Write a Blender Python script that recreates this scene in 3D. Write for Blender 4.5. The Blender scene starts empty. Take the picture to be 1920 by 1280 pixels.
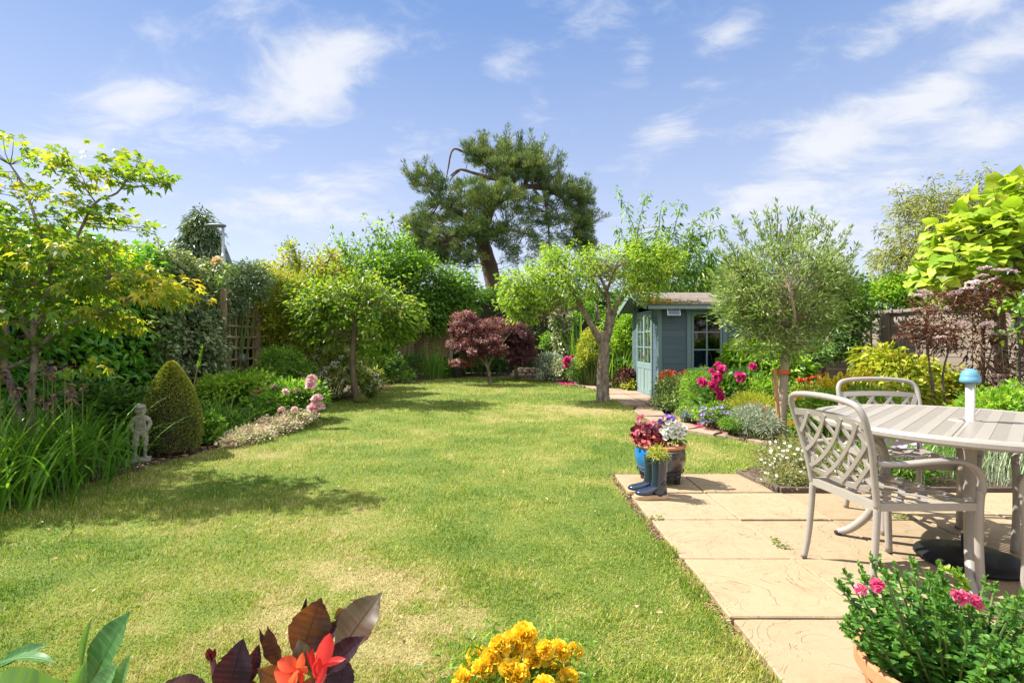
import bpy, math, random
import numpy as np
from mathutils import Vector, Matrix

rng = np.random.default_rng(11)
random.seed(5)
sc = bpy.context.scene
COL = sc.collection
CAMH, FPX, HOR = 1.19, 960.0, 638.0
R = math.radians

# ------------------------------------------------------------------ camera, sky, sun
cam_d = bpy.data.cameras.new('camera'); cam = bpy.data.objects.new('camera', cam_d); COL.objects.link(cam)
cam.location = (0, 0, CAMH); cam.rotation_euler = (R(90), 0, 0)
cam_d.lens = 18; cam_d.sensor_width = 36; cam_d.shift_y = -2 / 1920
cam_d.clip_start = .05; cam_d.clip_end = 3000
sc.camera = cam
sc.view_settings.view_transform = 'Standard'; sc.view_settings.look = 'None'
sc.view_settings.exposure = 1.42; sc.view_settings.gamma = 1.0
sc.view_settings.use_curve_mapping = False
sc.cycles.max_bounces = 8; sc.cycles.transparent_max_bounces = 16
sc.cycles.diffuse_bounces = 4; sc.cycles.transmission_bounces = 6
sc.cycles.sample_clamp_indirect = 6

SUN_EL, SUN_AZ = 52.0, -73.0          # azimuth from +Y (the view) towards +X
sd = Vector((math.sin(R(SUN_AZ)) * math.cos(R(SUN_EL)), math.cos(R(SUN_AZ)) * math.cos(R(SUN_EL)), math.sin(R(SUN_EL))))
sl = bpy.data.lights.new('sun', 'SUN'); sun = bpy.data.objects.new('sun', sl); COL.objects.link(sun)
sl.energy = 4.3; sl.angle = R(.55); sl.color = (1, .95, .86)
sun.location = sd * 50; sun.rotation_euler = sd.to_track_quat('Z', 'Y').to_euler()

world = bpy.data.worlds.new('World'); sc.world = world; world.use_nodes = True


def node(nt, t, **kw):
    n = nt.nodes.new(t)
    for k, v in kw.items():
        if k.startswith('i_'):
            n.inputs[k[2:].replace('_', ' ')].default_value = v
        elif k.startswith('n_'):
            n.inputs[int(k[2:])].default_value = v
        else:
            setattr(n, k, v)
    return n


def math_n(nt, op, a, b=None, c=None, clamp=False):
    n = nt.nodes.new('ShaderNodeMath'); n.operation = op; n.use_clamp = clamp
    for i, x in enumerate((a, b, c)):
        if x is None: continue
        if isinstance(x, (int, float)): n.inputs[i].default_value = x
        else: nt.links.new(x, n.inputs[i])
    return n.outputs[0]


def build_world():
    nt = world.node_tree; nt.nodes.clear(); L = nt.links.new
    out = node(nt, 'ShaderNodeOutputWorld'); bg = node(nt, 'ShaderNodeBackground')
    sky = node(nt, 'ShaderNodeTexSky', sky_type='NISHITA', sun_disc=False)
    sky.sun_elevation = R(SUN_EL); sky.sun_rotation = R(SUN_AZ)
    sky.altitude = 50; sky.air_density = 1.0; sky.dust_density = .2; sky.ozone_density = 2.2
    tc = node(nt, 'ShaderNodeTexCoord'); D = tc.outputs['Generated']
    sep = node(nt, 'ShaderNodeSeparateXYZ'); L(D, sep.inputs[0])
    X, Y, Z = sep.outputs
    zc = math_n(nt, 'ADD', math_n(nt, 'MAXIMUM', Z, 0.0), .22)
    comb = node(nt, 'ShaderNodeCombineXYZ')
    L(math_n(nt, 'DIVIDE', X, zc), comb.inputs[0]); L(math_n(nt, 'DIVIDE', Y, zc), comb.inputs[1])
    # wind-combed cloud sheet
    mp = node(nt, 'ShaderNodeMapping'); mp.inputs['Rotation'].default_value = (0, 0, R(52)); mp.inputs['Scale'].default_value = (1.0, 1.45, 1)
    mp.inputs['Location'].default_value = (3.1, 1.7, 0)
    L(comb.outputs[0], mp.inputs['Vector'])
    wn = node(nt, 'ShaderNodeTexNoise', i_Scale=1.6, i_Detail=3.0); L(mp.outputs[0], wn.inputs['Vector'])
    wv = node(nt, 'ShaderNodeVectorMath', operation='MULTIPLY_ADD'); L(wn.outputs['Color'], wv.inputs[0])
    wv.inputs[1].default_value = (.5, .5, .5); L(mp.outputs[0], wv.inputs[2])
    n1 = node(nt, 'ShaderNodeTexNoise', i_Scale=3.0, i_Detail=10.0, i_Roughness=.64); L(wv.outputs[0], n1.inputs['Vector'])
    # broad cloud banks: (px, py, streak end px, py, half width px, weight) as directions of the real sky
    acc = None
    banks = [(420, 250, 760, 40, 62, .34), (170, 215, 370, 165, 45, .27), (1300, 400, 1700, 250, 50, .28), (1560, 120, 1700, 20, 50, .2),
             (1660, 210, 1960, 60, 46, .34), (1290, 130, 1440, 10, 40, .25), (380, 400, 760, 350, 60, .24), (1500, 300, 1620, 190, 45, .25), (1720, 20, 1930, -20, 40, .3),
             (40, 330, 220, 260, 50, .18), (1180, 270, 1300, 235, 35, .2), (1160, 130, 1240, 90, 30, .2), (900, 130, 1010, 80, 28, .14), (960, 210, 1040, 190, 26, .15),
             (190, 110, 330, 30, 30, .18), (1380, 470, 1700, 400, 50, .22), (1700, 320, 1960, 220, 40, .25)]
    for (x0, y0, x1, y1, hw, wt) in banks:
        a = Vector(((x0 - 960) / FPX, 1, (HOR - y0) / FPX)).normalized()
        b = Vector(((x1 - 960) / FPX, 1, (HOR - y1) / FPX)).normalized()
        c = ((a + b) / 2).normalized(); t = (b - a); ln = t.length / 2
        t = (t - c * t.dot(c)).normalized(); s = c.cross(t)
        k = hw / FPX * c.y
        d1 = node(nt, 'ShaderNodeVectorMath', operation='DOT_PRODUCT'); L(D, d1.inputs[0]); d1.inputs[1].default_value = t / ln
        d2 = node(nt, 'ShaderNodeVectorMath', operation='DOT_PRODUCT'); L(D, d2.inputs[0]); d2.inputs[1].default_value = s / k
        r2 = math_n(nt, 'ADD', math_n(nt, 'POWER', math_n(nt, 'ABSOLUTE', d1.outputs['Value']), 2.0), math_n(nt, 'POWER', math_n(nt, 'ABSOLUTE', d2.outputs['Value']), 2.0))
        g = math_n(nt, 'MULTIPLY', math_n(nt, 'EXPONENT', math_n(nt, 'MULTIPLY', r2, -.9)), wt)
        dc = node(nt, 'ShaderNodeVectorMath', operation='DOT_PRODUCT'); L(D, dc.inputs[0]); dc.inputs[1].default_value = c
        g = math_n(nt, 'MULTIPLY', g, math_n(nt, 'GREATER_THAN', dc.outputs['Value'], 0.0))
        acc = g if acc is None else math_n(nt, 'ADD', acc, g)
    acc = math_n(nt, 'MINIMUM', acc, .42)
    dens = math_n(nt, 'ADD', n1.outputs['Fac'], acc)
    mr = node(nt, 'ShaderNodeMapRange', interpolation_type='SMOOTHSTEP'); L(dens, mr.inputs['Value'])
    mr.inputs['From Min'].default_value = .53; mr.inputs['From Max'].default_value = .9; mr.inputs['To Max'].default_value = .88
    cl = math_n(nt, 'MAXIMUM', mr.outputs[0], 0.0)
    hs = node(nt, 'ShaderNodeHueSaturation', i_Hue=.515, i_Saturation=SKY_SAT, i_Value=SKY_VAL); L(sky.outputs[0], hs.inputs['Color'])
    gr = node(nt, 'ShaderNodeValToRGB'); L(Z, gr.inputs[0]); e = gr.color_ramp.elements
    for q in range(3): e.new(.5)
    for q, (t, c) in enumerate(((0, (.78, .82, .93)), (.15, (.68, .75, .92)), (.33, (.45, .57, .84)), (.54, (.215, .375, .72)), (1, (.09, .21, .56)))): e[q].position = t; e[q].color = (*c, 1)
    gs = node(nt, 'ShaderNodeVectorMath', operation='SCALE'); gs.inputs['Scale'].default_value = CLOUD_V; L(gr.outputs[0], gs.inputs[0])
    m0 = node(nt, 'ShaderNodeMix', data_type='RGBA'); m0.inputs['Factor'].default_value = .85; L(hs.outputs[0], m0.inputs['A']); L(gs.outputs[0], m0.inputs['B'])
    m1 = node(nt, 'ShaderNodeMix', data_type='RGBA'); L(cl, m1.inputs['Factor']); L(m0.outputs['Result'], m1.inputs['A'])
    m1.inputs['B'].default_value = (*[c * CLOUD_V for c in (.93, .95, 1.0)], 1)
    # unseen bright cloud added overhead and behind the camera to fill the shade
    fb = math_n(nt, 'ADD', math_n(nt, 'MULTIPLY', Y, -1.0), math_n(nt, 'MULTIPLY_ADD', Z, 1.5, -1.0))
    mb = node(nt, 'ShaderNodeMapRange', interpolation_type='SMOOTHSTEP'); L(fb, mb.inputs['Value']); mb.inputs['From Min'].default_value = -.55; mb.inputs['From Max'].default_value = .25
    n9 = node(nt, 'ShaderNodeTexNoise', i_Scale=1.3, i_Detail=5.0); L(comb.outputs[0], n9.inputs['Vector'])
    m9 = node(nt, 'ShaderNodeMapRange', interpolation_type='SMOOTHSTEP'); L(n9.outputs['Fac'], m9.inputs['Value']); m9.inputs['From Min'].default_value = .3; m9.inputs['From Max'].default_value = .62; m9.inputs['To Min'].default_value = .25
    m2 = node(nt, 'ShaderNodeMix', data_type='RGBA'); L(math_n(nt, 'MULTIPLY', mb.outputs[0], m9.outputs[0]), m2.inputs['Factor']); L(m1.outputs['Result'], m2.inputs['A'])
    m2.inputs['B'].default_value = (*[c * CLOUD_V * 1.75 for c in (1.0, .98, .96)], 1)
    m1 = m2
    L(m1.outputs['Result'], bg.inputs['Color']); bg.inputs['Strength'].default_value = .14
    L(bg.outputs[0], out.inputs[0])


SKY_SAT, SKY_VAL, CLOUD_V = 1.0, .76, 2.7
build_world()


# ------------------------------------------------------------------ helpers
def P(px, py, Z): return np.array([(px - 960) / FPX * Z, Z, CAMH + (HOR - py) / FPX * Z])
def G(px, py):
    Z = CAMH * FPX / (py - HOR); return np.array([(px - 960) / FPX * Z, Z, 0.0])
def nrm(a): return a / np.maximum(np.linalg.norm(a, axis=-1, keepdims=True), 1e-9)


class Geo:
    """collects faces, then links them as ONE mesh object"""
    def __init__(s): s.V = []; s.F = []; s.S = []; s.A = []; s.n = 0; s.soft = False
    def add(s, v, f, a=None):
        v = np.asarray(v, float).reshape(-1, 3); f = np.asarray(f, np.int64)
        if f.size == 0: return
        s.V.append(v); s.F.append((f + s.n).ravel()); s.S.append(np.full(len(f), f.shape[1]))
        s.A.append(np.full(len(f), .5) if a is None else np.broadcast_to(np.asarray(a, float), (len(f),))); s.n += len(v)
    def box(s, c, d, rz=0, rot=None, a=None):
        h = np.array(d) / 2
        v = np.array([[x, y, z] for x in (-1, 1) for y in (-1, 1) for z in (-1, 1)]) * h
        if rot is not None: v = v @ np.array(rot).T
        elif rz:
            cz, sz = math.cos(rz), math.sin(rz); v = v @ np.array([[cz, -sz, 0], [sz, cz, 0], [0, 0, 1]]).T
        s.add(v + np.array(c), [[0, 1, 3, 2], [4, 6, 7, 5], [0, 4, 5, 1], [2, 3, 7, 6], [0, 2, 6, 4], [1, 5, 7, 3]], a)
    def beam(s, p, q, w, t, up=(0, 0, 1), a=None):
        p = np.array(p, float); q = np.array(q, float); d = q - p; L = np.linalg.norm(d); d /= L
        u = np.array(up, float); sd_ = np.cross(d, u)
        if np.linalg.norm(sd_) < 1e-4: sd_ = np.cross(d, [1, 0, 0])
        sd_ /= np.linalg.norm(sd_); n = np.cross(sd_, d)
        s.box((p + q) / 2, (L, w, t), rot=np.stack([d, sd_, n], 1), a=a)
    def ribbon(s, path, w, t, nr, a=None):
        """flat bar swept along a path; nr = its face normal"""
        p = np.array(path, float); tg = nrm(np.gradient(p, axis=0)); n_ = np.broadcast_to(np.array(nr, float), p.shape); sd_ = nrm(np.cross(tg, n_)); n_ = np.cross(sd_, tg)
        s.loft(np.stack([p - sd_ * w / 2 - n_ * t / 2, p + sd_ * w / 2 - n_ * t / 2, p + sd_ * w / 2 + n_ * t / 2, p - sd_ * w / 2 + n_ * t / 2], 1), a=a)
    def tube(s, path, rad, sides=8, a=None, cap=True, flat=None, jit=0):
        p = np.array(path, float); k = len(p); rad = np.broadcast_to(np.asarray(rad, float), (k,))
        t = nrm(np.gradient(p, axis=0)); ref = np.array([0.31, .77, .55]) if flat is None else np.array(flat, float)
        if abs(t[0] @ nrm(ref)) > .9: ref = np.array([.9, -.3, .2])
        u = np.zeros((k, 3)); cur = ref
        for i in range(k):
            cur = cur - t[i] * (cur @ t[i]); cur /= max(np.linalg.norm(cur), 1e-9); u[i] = cur
        w = np.cross(t, u); an = np.linspace(0, 2 * np.pi, sides, endpoint=False) + np.pi / sides
        rr = rad[:, None] * (1 + jit * rng.standard_normal((k, sides)))
        v = p[:, None] + rr[..., None] * (u[:, None] * np.cos(an)[None, :, None] + w[:, None] * np.sin(an)[None, :, None])
        i = np.arange(k - 1)[:, None] * sides; j = np.arange(sides)[None]; j2 = (j + 1) % sides
        f = np.stack([i + j, i + j2, i + sides + j2, i + sides + j], -1).reshape(-1, 4)
        s.add(v.reshape(-1, 3), f, a)
        if cap:
            n0 = s.n - k * sides
            for st, rev in ((n0, True), (n0 + (k - 1) * sides, False)):
                idx = np.arange(sides) + st; s.F.append(idx[::-1] if rev else idx); s.S.append(np.array([sides])); s.A.append(np.array([.5 if a is None else float(np.max(a))]))
    def lathe(s, prof, c=(0, 0, 0), seg=32, a=None, sx=1, sy=1):
        prof = np.array(prof, float); k = len(prof); an = np.linspace(0, 2 * np.pi, seg, endpoint=False)
        v = np.stack([prof[:, 0][:, None] * np.cos(an) * sx, prof[:, 0][:, None] * np.sin(an) * sy, np.repeat(prof[:, 1][:, None], seg, 1)], -1) + np.array(c)
        i = np.arange(k - 1)[:, None] * seg; j = np.arange(seg)[None]; j2 = (j + 1) % seg
        s.add(v.reshape(-1, 3), np.stack([i + j, i + j2, i + seg + j2, i + seg + j], -1).reshape(-1, 4), a)
    def loft(s, rings, cap=True, a=None):
        rings = np.array(rings, float); k, sides = rings.shape[:2]
        i = np.arange(k - 1)[:, None] * sides; j = np.arange(sides)[None]; j2 = (j + 1) % sides
        s.add(rings.reshape(-1, 3), np.stack([i + j, i + j2, i + sides + j2, i + sides + j], -1).reshape(-1, 4), a)
        if cap:
            n0 = s.n - k * sides
            for st, rev in ((n0, True), (n0 + (k - 1) * sides, False)):
                idx = np.arange(sides) + st; s.F.append(idx[::-1] if rev else idx); s.S.append(np.array([sides])); s.A.append(np.array([.5]))
    def build(s, name, mat, parent=None, origin=None, smooth=False, bevel=0):
        me = bpy.data.meshes.new(name)
        v = np.concatenate(s.V); f = np.concatenate(s.F); S = np.concatenate(s.S); A = np.concatenate(s.A)
        off = np.zeros(3)
        if parent is not None: off = wloc(parent)
        elif origin is not None: off = np.array(origin, float)
        v = v - off
        me.vertices.add(len(v)); me.vertices.foreach_set('co', v.astype(np.float32).ravel())
        me.loops.add(len(f)); me.loops.foreach_set('vertex_index', f.astype(np.int32))
        st = np.concatenate([[0], np.cumsum(S)[:-1]]).astype(np.int32)
        me.polygons.add(len(S)); me.polygons.foreach_set('loop_start', st)
        me.update(calc_edges=True)
        at = me.attributes.new('v', 'FLOAT', 'FACE'); at.data.foreach_set('value', A.astype(np.float32))
        me.polygons.foreach_set('use_smooth', np.full(len(S), bool(smooth or s.soft)))
        for m in (mat if isinstance(mat, (list, tuple)) else [mat]): me.materials.append(m)
        o = bpy.data.objects.new(name, me); COL.objects.link(o)
        if parent is not None: o.parent = parent
        else: o.location = off
        if bevel:
            b = o.modifiers.new('bevel', 'BEVEL'); b.width = bevel; b.segments = 2; b.limit_method = 'ANGLE'; b.angle_limit = R(40)
        return o


def wloc(o):
    r = np.zeros(3)
    while o is not None: r = r + np.array(o.location); o = o.parent
    return r
def tag(o, label, cat, group=None, kind=None):
    if label: o['label'] = label
    if cat: o['category'] = cat
    if group: o['group'] = group
    if kind: o['kind'] = kind
    return o
def thing(name, label, cat, loc=(0, 0, 0), group=None):
    o = bpy.data.objects.new(name, None); o.empty_display_size = .1; COL.objects.link(o); o.location = tuple(float(x) for x in loc)
    return tag(o, label, cat, group)
def structure(o): o['kind'] = 'structure'; return o
def copy_tree(o, parent=None):
    c = o.copy(); COL.objects.link(c)
    if parent is not None: c.parent = parent
    for ch in list(o.children): copy_tree(ch, c)
    return c


# ------------------------------------------------------------------ materials
def srgb(r, g, b): return tuple(((c / 255) / 12.92 if c / 255 <= .04045 else ((c / 255 + .055) / 1.055) ** 2.4) for c in (r, g, b))
def newmat(name):
    m = bpy.data.materials.new(name); m.use_nodes = True; nt = m.node_tree; nt.nodes.clear()
    return m, nt, node(nt, 'ShaderNodeOutputMaterial')
def ramp(nt, fac, cols):
    r = node(nt, 'ShaderNodeValToRGB'); e = r.color_ramp.elements
    n = len(cols)
    while len(e) < n: e.new(.5)
    for i, c in enumerate(cols): e[i].position = i / max(n - 1, 1); e[i].color = (*c, 1)
    nt.links.new(fac, r.inputs[0]); return r.outputs[0]


LEAF_GAIN = 1.45


def leafmat(name, cols, trans=None, tfac=.42, rough=.42, spec=.35, tgain=1.0):
    """leaf: reflects by the ramp, lets light through yellower; v = the leaf's own colour"""
    m, nt, out = newmat(name); L = nt.links.new
    cols = [tuple(min(.9, x * (LEAF_GAIN if max(q) < .5 else 1)) for x in q) for q in cols]
    at = node(nt, 'ShaderNodeAttribute', attribute_name='v')
    no = node(nt, 'ShaderNodeTexNoise', i_Scale=35.0, i_Detail=2.0); g = node(nt, 'ShaderNodeNewGeometry'); L(g.outputs['Position'], no.inputs['Vector'])
    f = math_n(nt, 'ADD', at.outputs['Fac'], math_n(nt, 'MULTIPLY', math_n(nt, 'SUBTRACT', no.outputs['Fac'], .5), .35), clamp=True)
    c = ramp(nt, f, cols)
    p = node(nt, 'ShaderNodeBsdfPrincipled', i_Roughness=rough); p.inputs['Specular IOR Level'].default_value = spec
    L(c, p.inputs['Base Color'])
    if tfac > 0:
        tcol = trans or [((min(1, a * 1.7 + .02), min(1, b * 1.75 + .02), d * .55) if max(a, b, d) < .5 else (a, b, d)) for a, b, d in cols]
        if not trans and max(map(max, cols)) >= .6: tcol = cols
        tcol = [tuple(min(1, x * tgain) for x in q) for q in tcol]
        tr = node(nt, 'ShaderNodeBsdfTranslucent'); L(ramp(nt, f, tcol), tr.inputs['Color'])
        mx = node(nt, 'ShaderNodeMixShader', n_0=tfac); L(p.outputs[0], mx.inputs[1]); L(tr.outputs[0], mx.inputs[2]); L(mx.outputs[0], out.inputs[0])
    else: L(p.outputs[0], out.inputs[0])
    return m


def surf(name, c1, c2=None, scale=8.0, rough=.6, bump=0, bscale=None, metal=0, spec=.4, stretch=(1, 1, 1), detail=6, usev=0, coat=0, c3=None, obj=True):
    """two-colour noisy surface in object space"""
    m, nt, out = newmat(name); L = nt.links.new
    p = node(nt, 'ShaderNodeBsdfPrincipled', i_Roughness=rough, i_Metallic=metal); p.inputs['Specular IOR Level'].default_value = spec
    if coat: p.inputs['Coat Weight'].default_value = coat; p.inputs['Coat Roughness'].default_value = .08
    tc = node(nt, 'ShaderNodeTexCoord'); mp = node(nt, 'ShaderNodeMapping'); mp.inputs['Scale'].default_value = stretch
    L(tc.outputs['Object'], mp.inputs['Vector'])
    no = node(nt, 'ShaderNodeTexNoise', i_Scale=scale, i_Detail=float(detail), i_Roughness=.6); L(mp.outputs[0], no.inputs['Vector'])
    f = node(nt, 'ShaderNodeMapRange'); L(no.outputs['Fac'], f.inputs['Value']); f.inputs['From Min'].default_value = .3; f.inputs['From Max'].default_value = .7
    fo = f.outputs[0]
    if usev:
        at = node(nt, 'ShaderNodeAttribute', attribute_name='v')
        fo = math_n(nt, 'ADD', math_n(nt, 'MULTIPLY', fo, 1 - usev), math_n(nt, 'MULTIPLY', at.outputs['Fac'], usev), clamp=True)
    L(ramp(nt, fo, [c1, c2 or tuple(x * .8 for x in c1)] + ([c3] if c3 else [])), p.inputs['Base Color'])
    if bump:
        n2 = node(nt, 'ShaderNodeTexNoise', i_Scale=bscale or scale * 3, i_Detail=6.0); L(mp.outputs[0], n2.inputs['Vector'])
        b = node(nt, 'ShaderNodeBump', i_Strength=bump, i_Distance=.02); L(n2.outputs['Fac'], b.inputs['Height']); L(b.outputs[0], p.inputs['Normal'])
    L(p.outputs[0], out.inputs[0])
    return m


# ------------------------------------------------------------------ foliage
def rdir(n): return nrm(rng.standard_normal((n, 3)))
SHAPES = {
    'oval': ([.32, .7], [1.0, .78]), 'lance': ([.3, .68], [.9, .8]), 'ovate': ([.22, .6], [1.0, .7]), 'round': ([.3, .75], [1.0, .95]), 'needle': ([.3, .7], [1, .9])}


def leaves(g, pos, ax, up, L, W, v, shape='oval', fold=.3, droop=.15):
    g.soft = True; n = len(pos); ax = nrm(ax); side = nrm(np.cross(ax, up)); up = np.cross(side, ax)
    L = np.broadcast_to(L, (n,))[:, None]; W = np.broadcast_to(W, (n,))[:, None] / 2
    v = np.clip(v, 0, 1)
    if shape == 'diamond':
        base = pos; tip = pos + ax * L; tip[:, 2] -= (droop * L)[:, 0]
        m = pos + ax * L * .45
        r = m + side * W + up * W * fold; l = m - side * W + up * W * fold
        V = np.stack([base, r, tip, l], 1).reshape(-1, 3); i = np.arange(n)[:, None] * 4
        F = np.concatenate([i + [0, 1, 2], i + [0, 2, 3]]); g.add(V, F, np.concatenate([v, v])); return
    if shape == 'palm':
        angs = np.radians([-105, -62, -25, 14 - 14, 25, 62, 105][:7]); ln = [.5, .8, .95, 1.0, .95, .8, .5]
        angs = np.radians([-100, -52, 0, 52, 100]); ln = [.55, .88, 1.0, .88, .55]
        V = []; F = []; A = []
        for k, (a, q) in enumerate(zip(angs, ln)):
            d = ax * math.cos(a) + side * math.sin(a)
            d1 = ax * math.cos(a - .42) + side * math.sin(a - .42); d2 = ax * math.cos(a + .42) + side * math.sin(a + .42)
            tip = pos + d * L * q; tip[:, 2] -= (droop * L * q)[:, 0] * 1.4
            V += [pos, pos + d1 * L * q * .52 + up * L * .03, tip, pos + d2 * L * q * .52 + up * L * .03]
            F.append([4 * k, 4 * k + 1, 4 * k + 2, 4 * k + 3])
        V = np.stack(V, 1); i = np.arange(n)[:, None, None] * V.shape[1]
        g.add(V.reshape(-1, 3), (i + np.array(F)[None]).reshape(-1, 4), np.repeat(v, len(F))); return
    (t1, t2), (s1, s2) = SHAPES[shape]
    def pt(t, s):
        q = pos + ax * L * t + side * W * s + up * (W * abs(s) * fold); q[:, 2] -= (droop * L * t * t)[:, 0]; return q
    V = np.stack([pt(0, 0), pt(t1, s1), pt(t2, s2), pt(1, 0), pt(t2, -s2), pt(t1, -s1)], 1).reshape(-1, 3)
    i = np.arange(n)[:, None] * 6
    F = np.concatenate([i + [0, 1, 2, 3], i + [0, 3, 4, 5]]); g.add(V, F, np.concatenate([v, v]))


def ell(n, c, r, rmin=.35, lo=-1.0):
    d = rdir(n); d[:, 2] = np.where(d[:, 2] < lo, -d[:, 2], d[:, 2])
    q = (rng.random(n) * (1 - rmin ** 3) + rmin ** 3) ** (1 / 3)
    return np.array(c) + d * q[:, None] * np.array(r)


def crown(g, cl, per, cr, L, W, shape='oval', ctr=None, out=.5, upw=.7, vr=(.5, .25, .25), droop=.15, fold=.3, flat=1.0, grav=0., vfun=None):
    """leaves in clusters round the twig ends cl"""
    n = len(cl); ctr = cl.mean(0) if ctr is None else np.array(ctr)
    k = np.repeat(np.arange(n), per); N = len(k)
    d = rdir(N); off = d * (rng.random(N) ** .5)[:, None] * np.array([cr, cr, cr * flat])
    pos = cl[k] + off
    o = nrm(cl - ctr)[k]
    ax = nrm(d * .8 + o * out + rdir(N) * .45 + np.array([0, 0, -grav]))
    up = nrm(np.array([0, 0, 1.]) * upw + rdir(N) * .6 + o * .35)
    v = vr[0] + (rng.standard_normal(n) * vr[1])[k] + rng.standard_normal(N) * vr[2]
    if vfun is not None: v = v + vfun(pos)
    Ls = L * (.65 + .6 * rng.random(N)); leaves(g, pos, ax, up, Ls, W * (.75 + .5 * rng.random(N)), v, shape, fold, droop)


def skeleton(paths):
    pts = []; 
    for p, r in paths:
        p = np.array(p, float)
        for i in range(len(p) - 1):
            for t in np.linspace(0, 1, 6)[:-1]: pts.append(p[i] * (1 - t) + p[i + 1] * t)
        pts.append(p[-1])
    return np.array(pts)
def smooth_path(p, m=4):
    p = np.array(p, float); k = len(p)
    if k < 3: return p
    q = []
    for i in range(k - 1):
        p0, p1, p2, p3 = p[max(i - 1, 0)], p[i], p[i + 1], p[min(i + 2, k - 1)]
        for t in np.linspace(0, 1, m, endpoint=False):
            q.append(.5 * (2 * p1 + (p2 - p0) * t + (2 * p0 - 5 * p1 + 4 * p2 - p3) * t * t + (3 * p1 - p0 - 3 * p2 + p3) * t ** 3))
    q.append(p[-1]); return np.array(q)
def limbs(g, paths, sides=10, m=4, jit=.05):
    for p, r in paths:
        q = smooth_path(p, m); r = np.asarray(r, float)
        rr = np.interp(np.linspace(0, 1, len(q)), np.linspace(0, 1, len(r)), r)
        g.tube(q, rr, sides if r[0] > .02 else 5, jit=jit if r[0] > .03 else 0)
def twigs(g, sk, cl, r=.006, frac=1.0, low=.35):
    for c in cl:
        if rng.random() > frac: continue
        d = np.linalg.norm(sk - c, axis=1) + np.maximum(sk[:, 2] - c[2], 0) * low * 2
        s = sk[np.argmin(d)]
        mid = (s + c) / 2 + rng.standard_normal(3) * .06 * np.linalg.norm(c - s)
        g.tube([s, mid, c], [r * 1.3, r, r * .5], 4, cap=False)


def blades(g, base, az, lean, L, W, curve, v, nseg=4, twist=0):
    """arching strap leaves / grass blades"""
    g.soft = True; n = len(base); az = np.broadcast_to(az, (n,)); L = np.broadcast_to(L, (n,)); W = np.broadcast_to(W, (n,))
    hd = np.stack([np.cos(az), np.sin(az), 0 * az], 1); sd_ = np.stack([-np.sin(az), np.cos(az), 0 * az], 1)
    p = base.copy(); th = np.broadcast_to(lean, (n,)).copy(); rows = []
    for i in range(nseg + 1):
        t = i / nseg; w = W * (.6 + .55 * t if t < .4 else .82 * (1 - ((t - .4) / .6) ** 2) + .02) / 2
        rows += [p - sd_ * w[:, None], p + sd_ * w[:, None]]
        p = p + (hd * np.sin(th)[:, None] + np.array([0, 0, 1.]) * np.cos(th)[:, None]) * (L / nseg)[:, None]
        th = th + np.broadcast_to(curve, (n,)) / nseg
    V = np.stack(rows, 1); k = V.shape[1]; i = np.arange(n)[:, None] * k
    F = np.concatenate([i + [2 * q, 2 * q + 1, 2 * q + 3, 2 * q + 2] for q in range(nseg)])
    g.add(V.reshape(-1, 3), F, np.tile(np.clip(v, 0, 1), nseg))


def bigleaf(g, base, tip, width, face=(0, -1, .4), sag=.0, fold=.25, v=.5, rows=0, wave=.0, prof=None, vein=.09):
    """one large leaf with a midrib, from base to tip"""
    g.soft = True; base = np.array(base, float); tip = np.array(tip, float); ax = tip - base; L = np.linalg.norm(ax); ax /= L
    f = np.array(face, float); side = nrm(np.cross(ax, f)); up = np.cross(side, ax)
    prof = prof or [(0, .06), (.12, .35), (.28, .8), (.45, 1), (.62, .93), (.78, .66), (.9, .33), (.97, .1), (1, 0)]
    ts = np.array([q[0] for q in prof]); ws = np.array([q[1] for q in prof]) * width / 2
    if rows:
        t2 = np.linspace(ts[0], ts[-1], rows); ws = np.interp(t2, ts, ws); ts = t2; wob = rng.normal(0, .012, rows) * width
    V = []; wm = max(ws.max(), 1e-6)
    for i, (t, w) in enumerate(zip(ts, ws)):
        c = base + ax * L * t + up * (sag * L * 4 * t * (1 - t))
        wv = wave * width * math.sin((i if not rows else t * 9) * 2.1)
        if rows:      # side veins run forward from the midrib
            q = ax * L * .10 * (w / wm) * (1 - t); w = max(w + wob[i], 0)
            V += [c - side * w + q + up * (w * fold + wv), c - side * w * .5 + q * .5 + up * w * fold * .35, c - up * width * .012, c + side * w * .5 + q * .5 + up * w * fold * .35, c + side * w + q + up * (w * fold - wv)]
        else: V += [c - side * w + up * (w * fold + wv), c - side * w * .5 + up * w * fold * .35, c, c + side * w * .5 + up * w * fold * .35, c + side * w + up * (w * fold - wv)]
    k = len(ts); F = [[i * 5 + j, i * 5 + j + 1, i * 5 + 5 + j + 1, i * 5 + 5 + j] for i in range(k - 1) for j in range(4)]
    if not rows: g.add(V, F, v); return
    a = [np.clip(v + (vein if i % 3 == 0 else -vein * .35) + rng.normal(0, vein * .5), 0, 1) for i in range(k - 1) for j in range(4)]
    g.add(V, F, a)
    m = np.array([base + ax * L * t + up * (sag * L * 4 * t * (1 - t)) for t in ts[:-1]]); rw = np.linspace(.022, .006, len(m)) * width
    V = np.stack([m - side * rw[:, None] + up * .0012, m + up * .0022, m + side * rw[:, None] + up * .0012], 1).reshape(-1, 3)
    F = [[3 * i + j, 3 * i + j + 1, 3 * i + j + 4, 3 * i + j + 3] for i in range(len(m) - 1) for j in range(2)]
    g.add(V, F, min(1., v + .28))


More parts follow.
